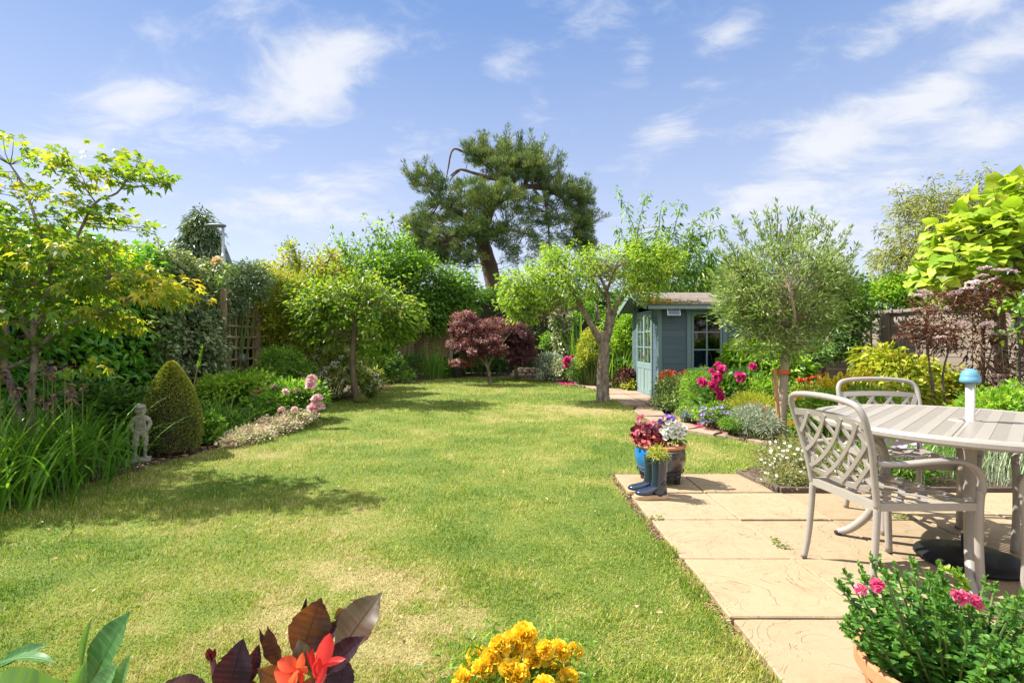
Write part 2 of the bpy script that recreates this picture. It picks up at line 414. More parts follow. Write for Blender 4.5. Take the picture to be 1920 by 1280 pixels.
def bloom_mesh(name, mat, r, n, kind):
    """a few flower heads to copy"""
    g = Geo()
    if kind == 'pom':           # globe of many petals
        d = rdir(n); d[:, 2] = np.abs(d[:, 2]) * 1.0 - .25; d = nrm(d)
        leaves(g, d * r * .35, d + rdir(n) * .25, np.cross(d, rdir(n)), r * .75, r * .55, .5 + .25 * rng.standard_normal(n), 'round', .5, 0)
    elif kind == 'peony':
        d = rdir(n); d[:, 2] = np.abs(d[:, 2]) - .3; d = nrm(d)
        q = rng.random(n); leaves(g, d * r * .18, d + rdir(n) * .45, d + rdir(n) * .8, r * (.6 + .5 * q), r * (.55 + .45 * q), .35 + .35 * q + .22 * rng.standard_normal(n), 'round', .55, .12)
    elif kind == 'cup':         # open bowl of petals
        a = np.linspace(0, 2 * np.pi, n, endpoint=False) + rng.random() * 6
        ax = np.stack([np.cos(a), np.sin(a), .35 + 0 * a], 1)
        leaves(g, ax * r * .05, ax, np.stack([-np.cos(a) * .35, -np.sin(a) * .35, 1 + 0 * a], 1), r, r * .95, .4 + .3 * rng.random(n), 'round', .2, 0)
        g.box((0, 0, r * .12), (r * .22, r * .22, r * .12), a=1.0)
    elif kind == 'daisy':
        a = np.linspace(0, 2 * np.pi, n, endpoint=False)
        ax = np.stack([np.cos(a), np.sin(a), .12 + 0 * a], 1)
        leaves(g, ax * r * .15, ax, np.tile([0, 0, 1.], (n, 1)), r * .85, r * .34, .25 + 0 * a, 'oval', .1, 0)
        g.lathe([(.001, r * .16), (r * .2, r * .12), (r * .24, 0), (.001, -.01 * r)], seg=8, a=1.0)
    elif kind == 'spike':
        t = rng.random(n); a = rng.random(n) * 6.28; rr = r * .16 * (1.15 - t)
        ax = np.stack([np.cos(a), np.sin(a), .5 + 0 * a], 1)
        leaves(g, np.stack([np.cos(a) * rr, np.sin(a) * rr, t * r], 1), ax, rdir(n), r * .16 * (1.2 - t * .6), r * .12, .5 + .25 * rng.standard_normal(n), 'round', .3, 0)
    elif kind == 'umbel':       # flat plate of tiny flowers
        q = rng.random(n) ** .5; a = rng.random(n) * 6.28
        pos = np.stack([np.cos(a) * q * r, np.sin(a) * q * r, -q * q * r * .25 + rng.standard_normal(n) * r * .05], 1)
        leaves(g, pos, rdir(n) * [1, 1, .3], np.tile([0, 0, 1.], (n, 1)), r * .22, r * .2, .5 + .3 * rng.standard_normal(n), 'round', .1, 0)
    me = g.build(name, mat); m = me.data; bpy.data.objects.remove(me); return m


def put_blooms(root, meshes, spots, name='bloom', scale=(.8, 1.2), tilt=.5, face=None):
    w = wloc(root)
    for p in spots:
        o = bpy.data.objects.new(name, meshes[int(rng.integers(len(meshes)))]); COL.objects.link(o); o.parent = root
        o.location = tuple(np.array(p, float) - w); s = float(rng.uniform(*scale)); o.scale = (s, s, s)
        if face is None: o.rotation_euler = (float(rng.normal(0, tilt)), float(rng.normal(0, tilt)), float(rng.random() * 6.28))
        else:
            d = Vector(face) + Vector(rng.standard_normal(3) * tilt); q = d.to_track_quat('Z', 'Y'); o.rotation_euler = q.to_euler()


def stems(g, root, tops, r=.004, spread=.35):
    root = np.array(root, float)
    for t in tops:
        b = root + np.array([(t[0] - root[0]) * spread, (t[1] - root[1]) * spread, 0]); b[2] = root[2]
        m = (b + t) / 2 + rng.standard_normal(3) * .03; g.tube([b, m, t], [r * 1.4, r, r * .6], 4, cap=False)


def bush(name, label, cat, blobs, mat, per, cr, L, W, shape='oval', base=None, stemmat=None, ncl=None, group=None, rmin=.45, lo=-.5, stem_r=.008, nst=40, **kw):
    """shrub: foliage > leaves in clusters, stems from the ground to the clusters. blobs = [(centre, radii, clusters)]"""
    cl = [ell(n, c, r, rmin, lo) for c, r, n in blobs]; allc = np.concatenate(cl); allc[:, 2] = np.maximum(allc[:, 2], .04)
    if base is None: base = np.array([allc[:, 0].mean(), allc[:, 1].mean(), 0])
    base = np.array(base, float)
    root = thing(name, label, cat, base, group)
    g = Geo()
    for c, (bc, br, n) in zip(cl, blobs):
        c[:, 2] = np.maximum(c[:, 2], .04); crown(g, c, per, cr, L, W, shape, ctr=np.array(bc) - np.array([0, 0, br[2] * .4]), **kw)
    v = g.V; g.V = [np.column_stack([q[:, 0], q[:, 1], np.maximum(q[:, 2], .006)]) for q in v]
    g.build('foliage', mat, root)
    s = Geo(); pick = allc[rng.choice(len(allc), min(nst, len(allc)), replace=False)]
    stems(s, base, pick, stem_r); s.build('stems', stemmat or M_STEM, root, smooth=True)
    return root, allc
# ------------------------------------------------------------------ shared materials
M_STEM = surf('stem_green', (.09, .15, .03), (.14, .17, .05), 12, .6)
M_BARK = surf('bark_brown', (.085, .06, .04), (.19, .145, .105), 9, .9, bump=1.0, bscale=30, stretch=(1, 1, .35))
M_BARKG = surf('bark_grey', (.075, .052, .04), (.22, .17, .135), 14, .95, bump=1.0, bscale=40, stretch=(1, 1, .5), c3=(.36, .31, .26))
M_PINEBARK = surf('bark_pine', (.075, .05, .036), (.19, .125, .085), 3.5, .9, bump=1.0, bscale=7, stretch=(1, 1, .3))
M_TWIG = surf('twig_brown', (.10, .075, .05), (.17, .13, .09), 10, .85)
M_SOIL = surf('soil', (.045, .03, .02), (.11, .075, .05), 14, .95, bump=1.0, bscale=60, c3=(.15, .105, .07))
M_TERRA = surf('terracotta', (.42, .17, .075), (.52, .25, .13), 9, .75, bump=.15)


# ------------------------------------------------------------------ lawn shape and wear
class VNoise:
    def __init__(s, n=64): s.g = rng.random((n, n)); s.n = n
    def __call__(s, x, y, sc_):
        x = np.asarray(x) * sc_ + 100; y = np.asarray(y) * sc_ + 100; xi = np.floor(x).astype(int); yi = np.floor(y).astype(int)
        fx = x - xi; fy = y - yi; fx = fx * fx * (3 - 2 * fx); fy = fy * fy * (3 - 2 * fy); g = s.g; n = s.n
        return (g[xi % n, yi % n] * (1 - fx) + g[(xi + 1) % n, yi % n] * fx) * (1 - fy) + (g[xi % n, (yi + 1) % n] * (1 - fx) + g[(xi + 1) % n, (yi + 1) % n] * fx) * fy
VN = VNoise()
LAWN = np.array([(-3.95, 1.2), (-3.78, 2.6), (-3.72, 3.7), (-3.56, 4.4), (-3.42, 5.26), (-3.28, 6.0), (-3.02, 7.0), (-2.98, 7.9), (-3.3, 8.9), (-3.6, 10.0), (-3.15, 11.2), (-3.2, 12.6), (-3.2, 13.9), (-2.6, 15.4),
                 (-1.6, 16.7), (-.2, 16.9), (.85, 15.5), (1.7, 13.6), (2.0, 12.6), (2.02, 10.6), (2.2, 9.4), (2.02, 8.3), (2.25, 6.8), (2.75, 6.2), (2.95, 5.9), (2.9, 5.3), (2.3, 4.9), (2.02, 4.66), (.88, 4.66), (.9, 3.4), (.92, 2.2), (.93, 1.2)])


def inpoly(x, y, poly=LAWN):
    c = np.zeros(len(x), bool); n = len(poly); j = n - 1
    for i in range(n):
        xi, yi = poly[i]; xj, yj = poly[j]
        k = ((yi > y) != (yj > y)) & (x < (xj - xi) * (y - yi) / (yj - yi + 1e-12) + xi); c ^= k; j = i
    return c
DRY = [(690, 1130, .34, 1.0), (810, 1215, .32, 1.05), (560, 1190, .25, .7), (1070, 762, .85, .95), (1130, 772, .5, .6), (900, 1190, .2, .5), (760, 1085, .3, .5), (330, 1010, .3, .35), (170, 1040, .35, .4), (250, 1130, .3, .35),
       (430, 1160, .25, .5), (1150, 960, .13, .6), (1250, 1120, .1, .5), (960, 735, .8, .3), (640, 980, .35, .35), (480, 840, .5, .25), (1010, 880, .6, .2), (430, 835, .4, .4), (1100, 1230, .25, .35), (840, 800, .8, .2), (600, 1090, .2, .55)]


def dryness(x, y):
    d = .29 + .6 * (VN(x, y, .9) - .5) +   .55 * (VN(x + 31, y + 7, 2.9) - .5) + .45 * (VN(x + 3, y + 17, 8.5) - .5)
    for px, py, r, w in DRY:
        c = G(px, py); q = ((x - c[0]) ** 2 + (y - c[1]) ** 2) / (r * r); d = d + .8 * w * np.exp(-q) * np.clip(.1 + 1.3 * (VN(x, y, 5.0) - .25) + .7 * (VN(x + 5, y, 14.0) - .4), 0, 1.2)
    return d


def bump_h(x, y): return .012 * (VN(x, y, 1.3) - .5) + .006 * (VN(x, y, 7) - .5)


# ground to the horizon
g = Geo(); n = 60
xs = np.sign(np.linspace(-1, 1, n)) * np.abs(np.linspace(-1, 1, n)) ** 3 * 900; ys = xs + 8
XX, YY = np.meshgrid(xs, ys, indexing='ij'); i = np.arange(n - 1)[:, None] * n; j = np.arange(n - 1)[None]
GF = np.stack([i + j, i + n + j, i + n + j + 1, i + j + 1], -1).reshape(-1, 4)
g.add(np.stack([XX, YY, 0 * XX - .06], -1).reshape(-1, 3), GF)
structure(g.build('ground', surf('field_earth', (.05, .045, .02), (.09, .10, .035), .5, .95, bump=.5, bscale=20)))

# lawn sheet
g = Geo(); q = .07; nx = int(8.2 / q); ny = int(16.4 / q)
x0 = -4.1 + np.arange(nx + 1) * q; y0 = 1.0 + np.arange(ny + 1) * q
XX, YY = np.meshgrid(x0, y0, indexing='ij'); ZZ = -.022 + bump_h(XX, YY)
i = np.arange(nx)[:, None] * (ny + 1); j = np.arange(ny)[None]
F = np.stack([i + j, i + ny + 1 + j, i + ny + 2 + j, i + j + 1], -1).reshape(-1, 4)
cx = (x0[:-1, None] + q / 2 + 0 * y0[None, :-1]).ravel(); cy = (y0[None, :-1] + q / 2 + 0 * x0[:-1, None]).ravel()
k = inpoly(cx, cy); g.add(np.stack([XX, YY, ZZ], -1).reshape(-1, 3), F[k], np.clip(dryness(cx[k], cy[k]), 0, 1))
LG = [(.06, .13, .008), (.16, .215, .018), (.27, .28, .042), (.34, .29, .10), (.40, .33, .17)]
m_lawn = surf('lawn_turf', *[(.08, .135, .012), (.16, .205, .026)], 26, .9, bump=1.0, bscale=120, c3=(.36, .29, .12), usev=.72)
structure(g.build('lawn', m_lawn, smooth=True))

# grass blades: finer and denser near the house, one uncountable mass
N = 560000; Y = 1.5 * (17.2 / 1.5) ** (rng.random(N) ** 1.12); X = (rng.random(N) * 2.6 - 1.35) * Y
k = inpoly(X + .10 * (VN(X, Y, 9) - .5), Y + .06 * (VN(X + 9, Y, 9) - .5)) & (X > -4.2) & (X < 3.2); X = X[k]; Y = Y[k]; N = len(X)
dr = dryness(X, Y); keep = rng.random(N) > np.clip(dr - .75, 0, .5); X = X[keep]; Y = Y[keep]; dr = dr[keep]; N = len(X)
sz = (.75 + .10 * Y) * (.6 + .8 * rng.random(N))
tall = VN(X, Y, 4.5)
edge = np.exp(-((X - .9) / .05) ** 2) * (Y < 4.6)
L = .021 * sz * (1 + .8 * (rng.random(N) < .05)) * (.6 + .9 * tall) * (1 + edge); W = .0034 * (.75 + .17 * Y) * (.7 + .6 * rng.random(N))
g = Geo(); B = np.stack([X, Y, -.026 + bump_h(X, Y)], 1)
vv = dr * .95 + .24 * rng.standard_normal(N) + .5 * (rng.random(N) < .10)
blades(g, B, rng.random(N) * 6.283, rng.random(N) * .75 + .1, L, W, rng.random(N) * 1.2, np.clip(vv, 0, 1), nseg=2)
m_grass = leafmat('grass_blade', LG, trans=[(.14, .27, .02), (.27, .38, .035), (.40, .43, .07), (.5, .42, .16), (.5, .4, .2)], tfac=.38, rough=.5, spec=.3)
tag(g.build('grass', m_grass), 'short mown lawn grass with straw coloured dry patches', 'grass', kind='stuff')

# ------------------------------------------------------------------ patio of riven buff slabs
def slab_mat():
    m, nt, out = newmat('riven_sandstone'); L_ = nt.links.new
    p = node(nt, 'ShaderNodeBsdfPrincipled', i_Roughness=.78); p.inputs['Specular IOR Level'].default_value = .3
    tc = node(nt, 'ShaderNodeTexCoord'); at = node(nt, 'ShaderNodeAttribute', attribute_name='v')
    off = node(nt, 'ShaderNodeVectorMath', operation='ADD'); L_(tc.outputs['Object'], off.inputs[0])
    cmb = node(nt, 'ShaderNodeCombineXYZ'); L_(math_n(nt, 'MULTIPLY', at.outputs['Fac'], 37.0), cmb.inputs[0]); L_(math_n(nt, 'MULTIPLY', at.outputs['Fac'], 19.0), cmb.inputs[2]); L_(cmb.outputs[0], off.inputs[1])
    n1 = node(nt, 'ShaderNodeTexNoise', i_Scale=3.2, i_Detail=8.0, i_Roughness=.6, i_Distortion=.6); L_(off.outputs[0], n1.inputs['Vector'])
    c = ramp(nt, n1.outputs['Fac'], [(.23, .155, .085), (.30, .22, .13), (.335, .255, .16), (.31, .226, .13), (.37, .297, .20)])
    n2 = node(nt, 'ShaderNodeTexNoise', i_Scale=90.0, i_Detail=4.0); L_(off.outputs[0], n2.inputs['Vector'])
    mm = node(nt, 'ShaderNodeMix', data_type='RGBA', blend_type='MULTIPLY'); mm.inputs['Factor'].default_value = .35; L_(c, mm.inputs['A']); L_(ramp(nt, n2.outputs['Fac'], [(.6, .6, .6), (1.2, 1.2, 1.2)]), mm.inputs['B'])
    # riven ledges: contour steps of a warped noise
    n3 = node(nt, 'ShaderNodeTexNoise', i_Scale=2.6, i_Detail=5.0, i_Roughness=.5, i_Distortion=1.3); L_(off.outputs[0], n3.inputs['Vector'])
    st = math_n(nt, 'MULTIPLY', n3.outputs['Fac'], 11.0); fr = math_n(nt, 'FRACT', st)
    stp = node(nt, 'ShaderNodeMapRange', interpolation_type='SMOOTHSTEP'); L_(fr, stp.inputs['Value']); stp.inputs['From Min'].default_value = .0; stp.inputs['From Max'].default_value = .07
    hgt = math_n(nt, 'ADD', math_n(nt, 'FLOOR', st), stp.outputs[0])
    n4 = node(nt, 'ShaderNodeTexNoise', i_Scale=14.0, i_Detail=8.0); L_(off.outputs[0], n4.inputs['Vector'])
    gate = node(nt, 'ShaderNodeTexNoise', i_Scale=3.0, i_Detail=3.0); L_(tc.outputs['Object'], gate.inputs['Vector'])
    gm = node(nt, 'ShaderNodeMapRange', interpolation_type='SMOOTHSTEP'); L_(gate.outputs['Fac'], gm.inputs['Value']); gm.inputs['From Min'].default_value = .42; gm.inputs['From Max'].default_value = .62
    hh = math_n(nt, 'ADD', math_n(nt, 'MULTIPLY', hgt, .35), math_n(nt, 'MULTIPLY', n4.outputs['Fac'], .9))
    # dirt that lies in the ledges
    ln = math_n(nt, 'MULTIPLY', math_n(nt, 'MULTIPLY', math_n(nt, 'LESS_THAN', fr, .06), .6), gm.outputs[0])
    md = node(nt, 'ShaderNodeMix', data_type='RGBA'); L_(ln, md.inputs['Factor']); L_(mm.outputs['Result'], md.inputs['A']); md.inputs['B'].default_value = (0.123, 0.0738, 0.041, 1)
    n5 = node(nt, 'ShaderNodeTexNoise', i_Scale=7.0, i_Detail=6.0, i_Roughness=.7); L_(off.outputs[0], n5.inputs['Vector'])
    s5 = node(nt, 'ShaderNodeMapRange'); L_(n5.outputs['Fac'], s5.inputs['Value']); s5.inputs['From Min'].default_value = .54; s5.inputs['From Max'].default_value = .76; s5.inputs['To Max'].default_value = .6
    m5 = node(nt, 'ShaderNodeMix', data_type='RGBA'); L_(s5.outputs[0], m5.inputs['Factor']); L_(md.outputs['Result'], m5.inputs['A']); m5.inputs['B'].default_value = (.25, .165, .1, 1)
    tn = node(nt, 'ShaderNodeMix', data_type='RGBA', blend_type='MULTIPLY'); tn.inputs['Factor'].default_value = 1.0; L_(m5.outputs['Result'], tn.inputs['A']); L_(ramp(nt, at.outputs['Fac'], [(.88, .88, .88), (1.04, 1.02, 1.0), (.98, 1.0, 1.03), (1.08, 1.07, 1.05)]), tn.inputs['B'])
    L_(tn.outputs['Result'], p.inputs['Base Color'])
    b = node(nt, 'ShaderNodeBump', i_Strength=.8, i_Distance=.007); L_(hh, b.inputs['Height']); L_(b.outputs[0], p.inputs['Normal'])
    L_(p.outputs[0], out.inputs[0]); return m
M_SLAB = slab_mat()
bm_rows = [(1.0, 1.58), (1.6, 2.19), (2.2, 2.79), (2.8, 3.41), (3.42, 4.01), (4.02, 4.57)]
g = Geo()
def slab(g, x0, x1, y0, y1, z, t=.05, a=None):
    """a slab with a slightly ragged, chamfered edge"""
    a = rng.random() if a is None else a; ns = 9
    def ring(ins, zz, jit):
        xs_ = np.linspace(x0 + ins, x1 - ins, ns); ys_ = np.linspace(y0 + ins, y1 - ins, ns)
        p = [(x, y0 + ins) for x in xs_[:-1]] + [(x1 - ins, y) for y in ys_[:-1]] + [(x, y1 - ins) for x in xs_[::-1][:-1]] + [(x0 + ins, y) for y in ys_[::-1][:-1]]
        p = np.array(p); return np.column_stack([p, np.full(len(p), zz)]) + np.column_stack([jit, 0 * jit[:, :1]])
    jt = rng.normal(0, .0016, (4 * (ns - 1), 2)); g.loft([ring(.002, z - t, jt), ring(0, z - .006, jt), ring(.005, z, jt * .8)], a=a)
    g.A[-1] = np.array([a]); g.A[-2] = np.array([a])
for (y0_, y1_) in bm_rows:
    for c in range(12):
        xa = .94 + .6 * c - .012 * (y0_ - 2); xb = xa + .593
        if y1_ > 4.1 and xa > 2.0: continue
        if y1_ > 4.1 and xb > 2.0: xb = 2.06
        if y1_ > 3.5 and xa > 4.2: continue
        slab(g, xa, xb, y0_, y1_ - .008 - .004 * rng.random(), rng.normal(0, .0022) + (.006 if y1_ in (2.79, 2.19) else 0))
for c in range(9): slab(g, -4.4 + .6 * c, -3.806 + .6 * c, .4, .99, -.002)
for c in range(12): slab(g, .97 + .6 * c, 1.565 + .6 * c, .4, .99, 0)
structure(g.build('patio', M_SLAB))
g = Geo(); g.box((4.5, 2.3, -.045), (7.3, 4.6, .03)); g.box((-1.7, .65, -.045), (5.6, .9, .03))
structure(g.build('patio_bedding', surf('mortar_sand', (.06, .042, .028), (.11, .08, .05), 20, .95, bump=.6)))
# dry leaves and crumbs of soil in the gap between lawn and patio
g = Geo(); n = 900; yy = 1.3 + rng.random(n) * 3.35; pos = np.column_stack([.905 + .022 * rng.standard_normal(n) + .012 * (3 - yy), yy, -.02 + .016 * rng.random(n)])
leaves(g, pos, rdir(n) * [1, 1, .3], rdir(n) * .5 + [0, 0, 1], .01 + .016 * rng.random(n), .008, rng.random(n) * .7, 'oval', .5, 0)
n = 300; pos = np.column_stack([.95 + 1.1 * rng.random(n), 4.62 + .03 * rng.standard_normal(n), -.012 + .01 * rng.random(n)])
leaves(g, pos, rdir(n) * [1, 1, .3], rdir(n) * .5 + [0, 0, 1], .01 + .016 * rng.random(n), .008, .7 * rng.random(n), 'oval', .5, 0)
n = 90; xx = rng.uniform(-3.3, .8, n); yy = 1.9 + 9 * rng.random(n) ** 1.5
leaves(g, np.column_stack([xx, yy, np.full(n, .006)]), rdir(n) * [1, 1, .2], rdir(n) * .5 + [0, 0, 1], .022 + .02 * rng.random(n), .014, rng.random(n), 'oval', .5, 0)
M_LITTER = leafmat('dead_leaf', [(.12, .07, .035), (.24, .15, .07), (.38, .26, .14)], tfac=.15)
tag(g.build('leaf_litter', M_LITTER), 'curled dry brown leaves in the gap beside the patio edge', 'leaf litter', kind='stuff')
g = Geo()
for px, py in ((1452, 1012), (1462, 1020), (1470, 1026), (1225, 972), (1236, 972), (1690, 968), (1700, 971), (1683, 969)):
    c = G(px, py); n = 13; pos = c + rng.standard_normal((n, 3)) * [.022, .012, 0] + [0, 0, .006]
    leaves(g, pos, rdir(n) * [1, 1, .4] + [0, 0, .3], rdir(n) * .5 + [0, 0, 1], .022, .011, .5 + .2 * rng.standard_normal(n), 'oval')
tag(g.build('moss', leafmat('moss_green', [(.04, .08, .015), (.10, .16, .03), (.18, .2, .05)])), 'tiny green weeds growing in the patio joints', 'weeds', kind='stuff')

# ------------------------------------------------------------------ paths
PATHM = surf('path_stone', (0.1804, 0.1148, 0.082), (0.3116, 0.2214, 0.1558), 3.28, .85, bump=.5, bscale=30, usev=.4, c3=(0.3444, 0.2624, 0.1927))
g = Geo()
def stone(g, poly, z, t=.05):
    poly = np.array(poly, float); c = poly.mean(0); 
    q = []
    for a_, b_ in zip(poly, np.roll(poly, -1, 0)):
        for t_ in (0, .35, .7): q.append(a_ * (1 - t_) + b_ * t_ + rng.normal(0, .012, 2))
    q = np.array(q); a = rng.random()
    up = lambda s, zz: np.column_stack([c + (q - c) * s, np.full(len(q), zz)])
    g.loft([up(.99, z - t), up(1, z - .008), up(.98, z)], a=a); g.A[-1] = np.array([a]); g.A[-2] = np.array([a])
def strip(g, left, right, z=-.004, gap=.03):
    left = np.array(left, float); right = np.array(right, float)
    for i in range(len(left) - 1):
        k = gap / max(np.linalg.norm(left[i + 1] - left[i]), .1)
        stone(g, [left[i] * (1 - k) + left[i + 1] * k, left[i + 1] * (1 - k) + left[i] * k, right[i + 1] * (1 - k) + right[i] * k, right[i] * (1 - k) + right[i + 1] * k], z + rng.normal(0, .004))
strip(g, [(2.3, 9.35), (2.1, 8.75), (2.04, 8.1), (2.12, 7.4), (2.32, 6.85), (2.58, 6.5), (2.82, 6.2), (3.0, 5.95)], [(2.85, 9.4), (2.55, 8.75), (2.46, 8.1), (2.5, 7.5), (2.66, 7.1), (2.86, 6.75), (3.08, 6.42), (3.3, 6.15)])
strip(g, [(.9, 15.6), (1.25, 14.9), (1.6, 14.2), (1.9, 13.4), (2.05, 12.7)], [(1.1, 15.75), (1.45, 15.0), (1.8, 14.3), (2.15, 13.5), (2.35, 12.75)])
for (xa, xb) in ((2.06, 2.55), (2.55, 3.02)):
    for ya, yb in ((9.42, 9.95), (9.95, 10.6), (10.6, 11.4), (11.4, 12.1), (12.1, 12.8)): stone(g, [(xa + .015, ya + .015), (xb - .015, ya + .015 + rng.normal(0, .03)), (xb - .015, yb - .015), (xa + .015, yb - .015 + rng.normal(0, .03))], rng.normal(-.004, .004))
structure(g.build('path', PATHM))
# beds
M_BED = surf('bed_soil', (.05, .032, .022), (.12, .08, .055), 18, .95, bump=1.0, bscale=70, c3=(.17, .115, .08))
def sheet(name, poly, z, mat):
    g = Geo(); p = np.array(poly, float); g.add(np.column_stack([p, np.full(len(p), z)]), [list(range(len(p)))]); return structure(g.build(name, mat))
left = [tuple(p) for p in LAWN[:16]]
sheet('flower_bed', [(-7, .5), (-4.0, .5)] + left + [(-.2, 18.5), (-8, 18.5)], -.03, M_BED)
sheet('flower_bed', [(2.98, 6.0), (2.3, 4.95), (2.0, 4.6), (2.1, 4.02), (4.2, 4.02), (4.2, 3.5), (8, 3.5), (8, 10.4), (3.05, 10.4), (2.9, 9.4), (2.5, 8), (2.7, 7.1), (3.3, 6.2)], -.029, M_BED)
sheet('flower_bed', [(-.2, 17.0), (.85, 15.6), (1.7, 13.7), (2.4, 12.8), (3.0, 12.8), (9, 12.8), (9, 19), (-.2, 19)], -.031, M_BED)
g = Geo(); n = 5200
t = rng.random(n); ii = (t * 14).astype(int); fr = t * 14 - ii; e = LAWN[ii] * (1 - fr[:, None]) + LAWN[ii + 1] * fr[:, None]
pos = np.column_stack([e[:, 0] - .02 - np.abs(rng.normal(0, .28, n)), e[:, 1] + rng.normal(0, .05, n), -.024 + .02 * rng.random(n)])
leaves(g, pos, rdir(n) * [1, 1, .25], rdir(n) * .4 + [0, 0, 1], .02 + .035 * rng.random(n), .012 + .012 * rng.random(n), rng.random(n), 'oval', .3, 0)
tag(g.build('bark_chips', leafmat('bark_mulch', [(.07, .04, .028), (.16, .095, .06), (.30, .20, .14)], tfac=0, rough=.85)), 'brown bark chips strewn over the left border soil', 'mulch', kind='stuff')
# ------------------------------------------------------------------ summerhouse
def paint(name, c1, c2, worn):
    m, nt, out = newmat(name); L_ = nt.links.new
    p = node(nt, 'ShaderNodeBsdfPrincipled', i_Roughness=.6); p.inputs['Specular IOR Level'].default_value = .35
    tc = node(nt, 'ShaderNodeTexCoord'); mp = node(nt, 'ShaderNodeMapping'); mp.inputs['Scale'].default_value = (1.5, 1.5, 45); L_(tc.outputs['Object'], mp.inputs['Vector'])
    n1 = node(nt, 'ShaderNodeTexNoise', i_Scale=2.5, i_Detail=8.0, i_Distortion=.4); L_(mp.outputs[0], n1.inputs['Vector'])
    at = node(nt, 'ShaderNodeAttribute', attribute_name='v')
    f = math_n(nt, 'ADD', math_n(nt, 'MULTIPLY', n1.outputs['Fac'], .5), math_n(nt, 'MULTIPLY', math_n(nt, 'SUBTRACT', at.outputs['Fac'], .4), .35), clamp=True)
    c = ramp(nt, f, [c1, c2, c1])
    n2 = node(nt, 'ShaderNodeTexNoise', i_Scale=9.0, i_Detail=8.0, i_Roughness=.7); L_(tc.outputs['Object'], n2.inputs['Vector'])
    mr = node(nt, 'ShaderNodeMapRange'); L_(n2.outputs['Fac'], mr.inputs['Value']); mr.inputs['From Min'].default_value = .62; mr.inputs['From Max'].default_value = .74; mr.inputs['To Max'].default_value = worn
    mx = node(nt, 'ShaderNodeMix', data_type='RGBA'); L_(mr.outputs[0], mx.inputs['Factor']); L_(c, mx.inputs['A']); mx.inputs['B'].default_value = (.10, .13, .13, 1)
    L_(mx.outputs['Result'], p.inputs['Base Color'])
    b = node(nt, 'ShaderNodeBump', i_Strength=.1, i_Distance=.004); L_(n1.outputs['Fac'], b.inputs['Height']); L_(b.outputs[0], p.inputs['Normal'])
    L_(p.outputs[0], out.inputs[0]); return m
M_PLANK = paint('blue_grey_paint', (.066, .104, .132), (.094, .138, .168), .4)
M_TRIM = paint('trim_paint', (.12, .19, .20), (.155, .235, .245), .5)
M_DOOR = paint('faded_door_paint', (.15, .225, .23), (.21, .29, .285), .7)
M_FELT = surf('roof_felt', (.12, .098, .08), (.19, .16, .135), 5, .95, bump=.5, bscale=60, c3=(.16, .13, .11), stretch=(.6, 2, 1))
M_DARKWOOD = surf('shed_interior_wood', (.10, .07, .045), (.16, .11, .07), 6, .8)
def glass_mat():
    m, nt, out = newmat('window_glass'); L_ = nt.links.new
    t = node(nt, 'ShaderNodeBsdfTransparent'); t.inputs['Color'].default_value = (.82, .86, .84, 1)
    gl = node(nt, 'ShaderNodeBsdfGlossy', i_Roughness=.02); gl.inputs['Color'].default_value = (.9, .93, .95, 1)
    f = node(nt, 'ShaderNodeFresnel', i_IOR=1.6); mx = node(nt, 'ShaderNodeMixShader'); L_(f.outputs[0], mx.inputs[0]); L_(t.outputs[0], mx.inputs[1]); L_(gl.outputs[0], mx.inputs[2]); L_(mx.outputs[0], out.inputs[0]); return m
M_GLASS = glass_mat()

SX0, SX1, SY0, SY1, EAV = 3.0, 5.7, 10.45, 12.65, 1.94
RY, RZ = 11.52, 2.22
sh = thing('summerhouse', 'blue grey timber summerhouse with glazed double doors beneath a shallow felt roof', 'summerhouse', (4.3, 11.5, 0))
def planks(g, p0, p1, z0, z1, nrm_, ph=.138, lap=.006):
    """shiplap boards between two ground points"""
    z = z0; p0 = np.array(p0, float); p1 = np.array(p1, float); d = (p1 - p0); Ln = np.linalg.norm(d); d /= Ln; nn = np.array(nrm_, float); a0 = rng.random()
    while z < z1 - .01:
        h = min(ph, z1 - z); c = (p0 + p1) / 2; a = rng.random()
        rot = np.stack([np.append(d, 0), np.append(nn, 0), [0, 0, 1]], 1)
        tl = math.atan2(.0025, ph); rx = np.array([[1, 0, 0], [0, math.cos(tl), -math.sin(tl)], [0, math.sin(tl), math.cos(tl)]])
        g.box((*c, z + h / 2), (Ln, .026, h - .004), rot=rot @ rx, a=a); z += ph
    rot = np.stack([np.append(d, 0), np.append(nn, 0), [0, 0, 1]], 1)
    g.box((*(c - nn * .017), (z0 + z1) / 2), (Ln - .004, .012, z1 - z0 - .004), rot=rot, a=.3)
WX0, WX1, WZ0, WZ1 = 3.56, 4.38, .54, 1.80
g = Geo()
planks(g, (SX0 + .05, SY0), (WX0, SY0), .02, EAV, (0, -1)); planks(g, (WX1, SY0), (SX1 - .02, SY0), .02, EAV, (0, -1)); planks(g, (WX0, SY0), (WX1, SY0), .02, WZ0 - .01, (0, -1))
g.box(((WX0 + WX1) / 2, SY0 + .002, (WZ1 + EAV) / 2 + .01), (WX1 - WX0 - .004, .03, EAV - WZ1 - .03)); g.build('front_wall', M_PLANK, sh)
g = Geo(); planks(g, (SX0, SY0 + .03), (SX0, 10.86), .02, EAV, (-1, 0)); planks(g, (SX0, 12.18), (SX0, SY1 - .03), .02, EAV, (-1, 0))
for k in range(3):   # boards of the gable over the doors
    z = EAV + .005 + k * .1; w = (RZ - z - .05) / (RZ - EAV) * 1.2
    if w > .1: g.box((SX0 + .01, RY, z + .045), (.024, 2 * w, .088), a=rng.random())
g.build('gable_wall', M_PLANK, sh)
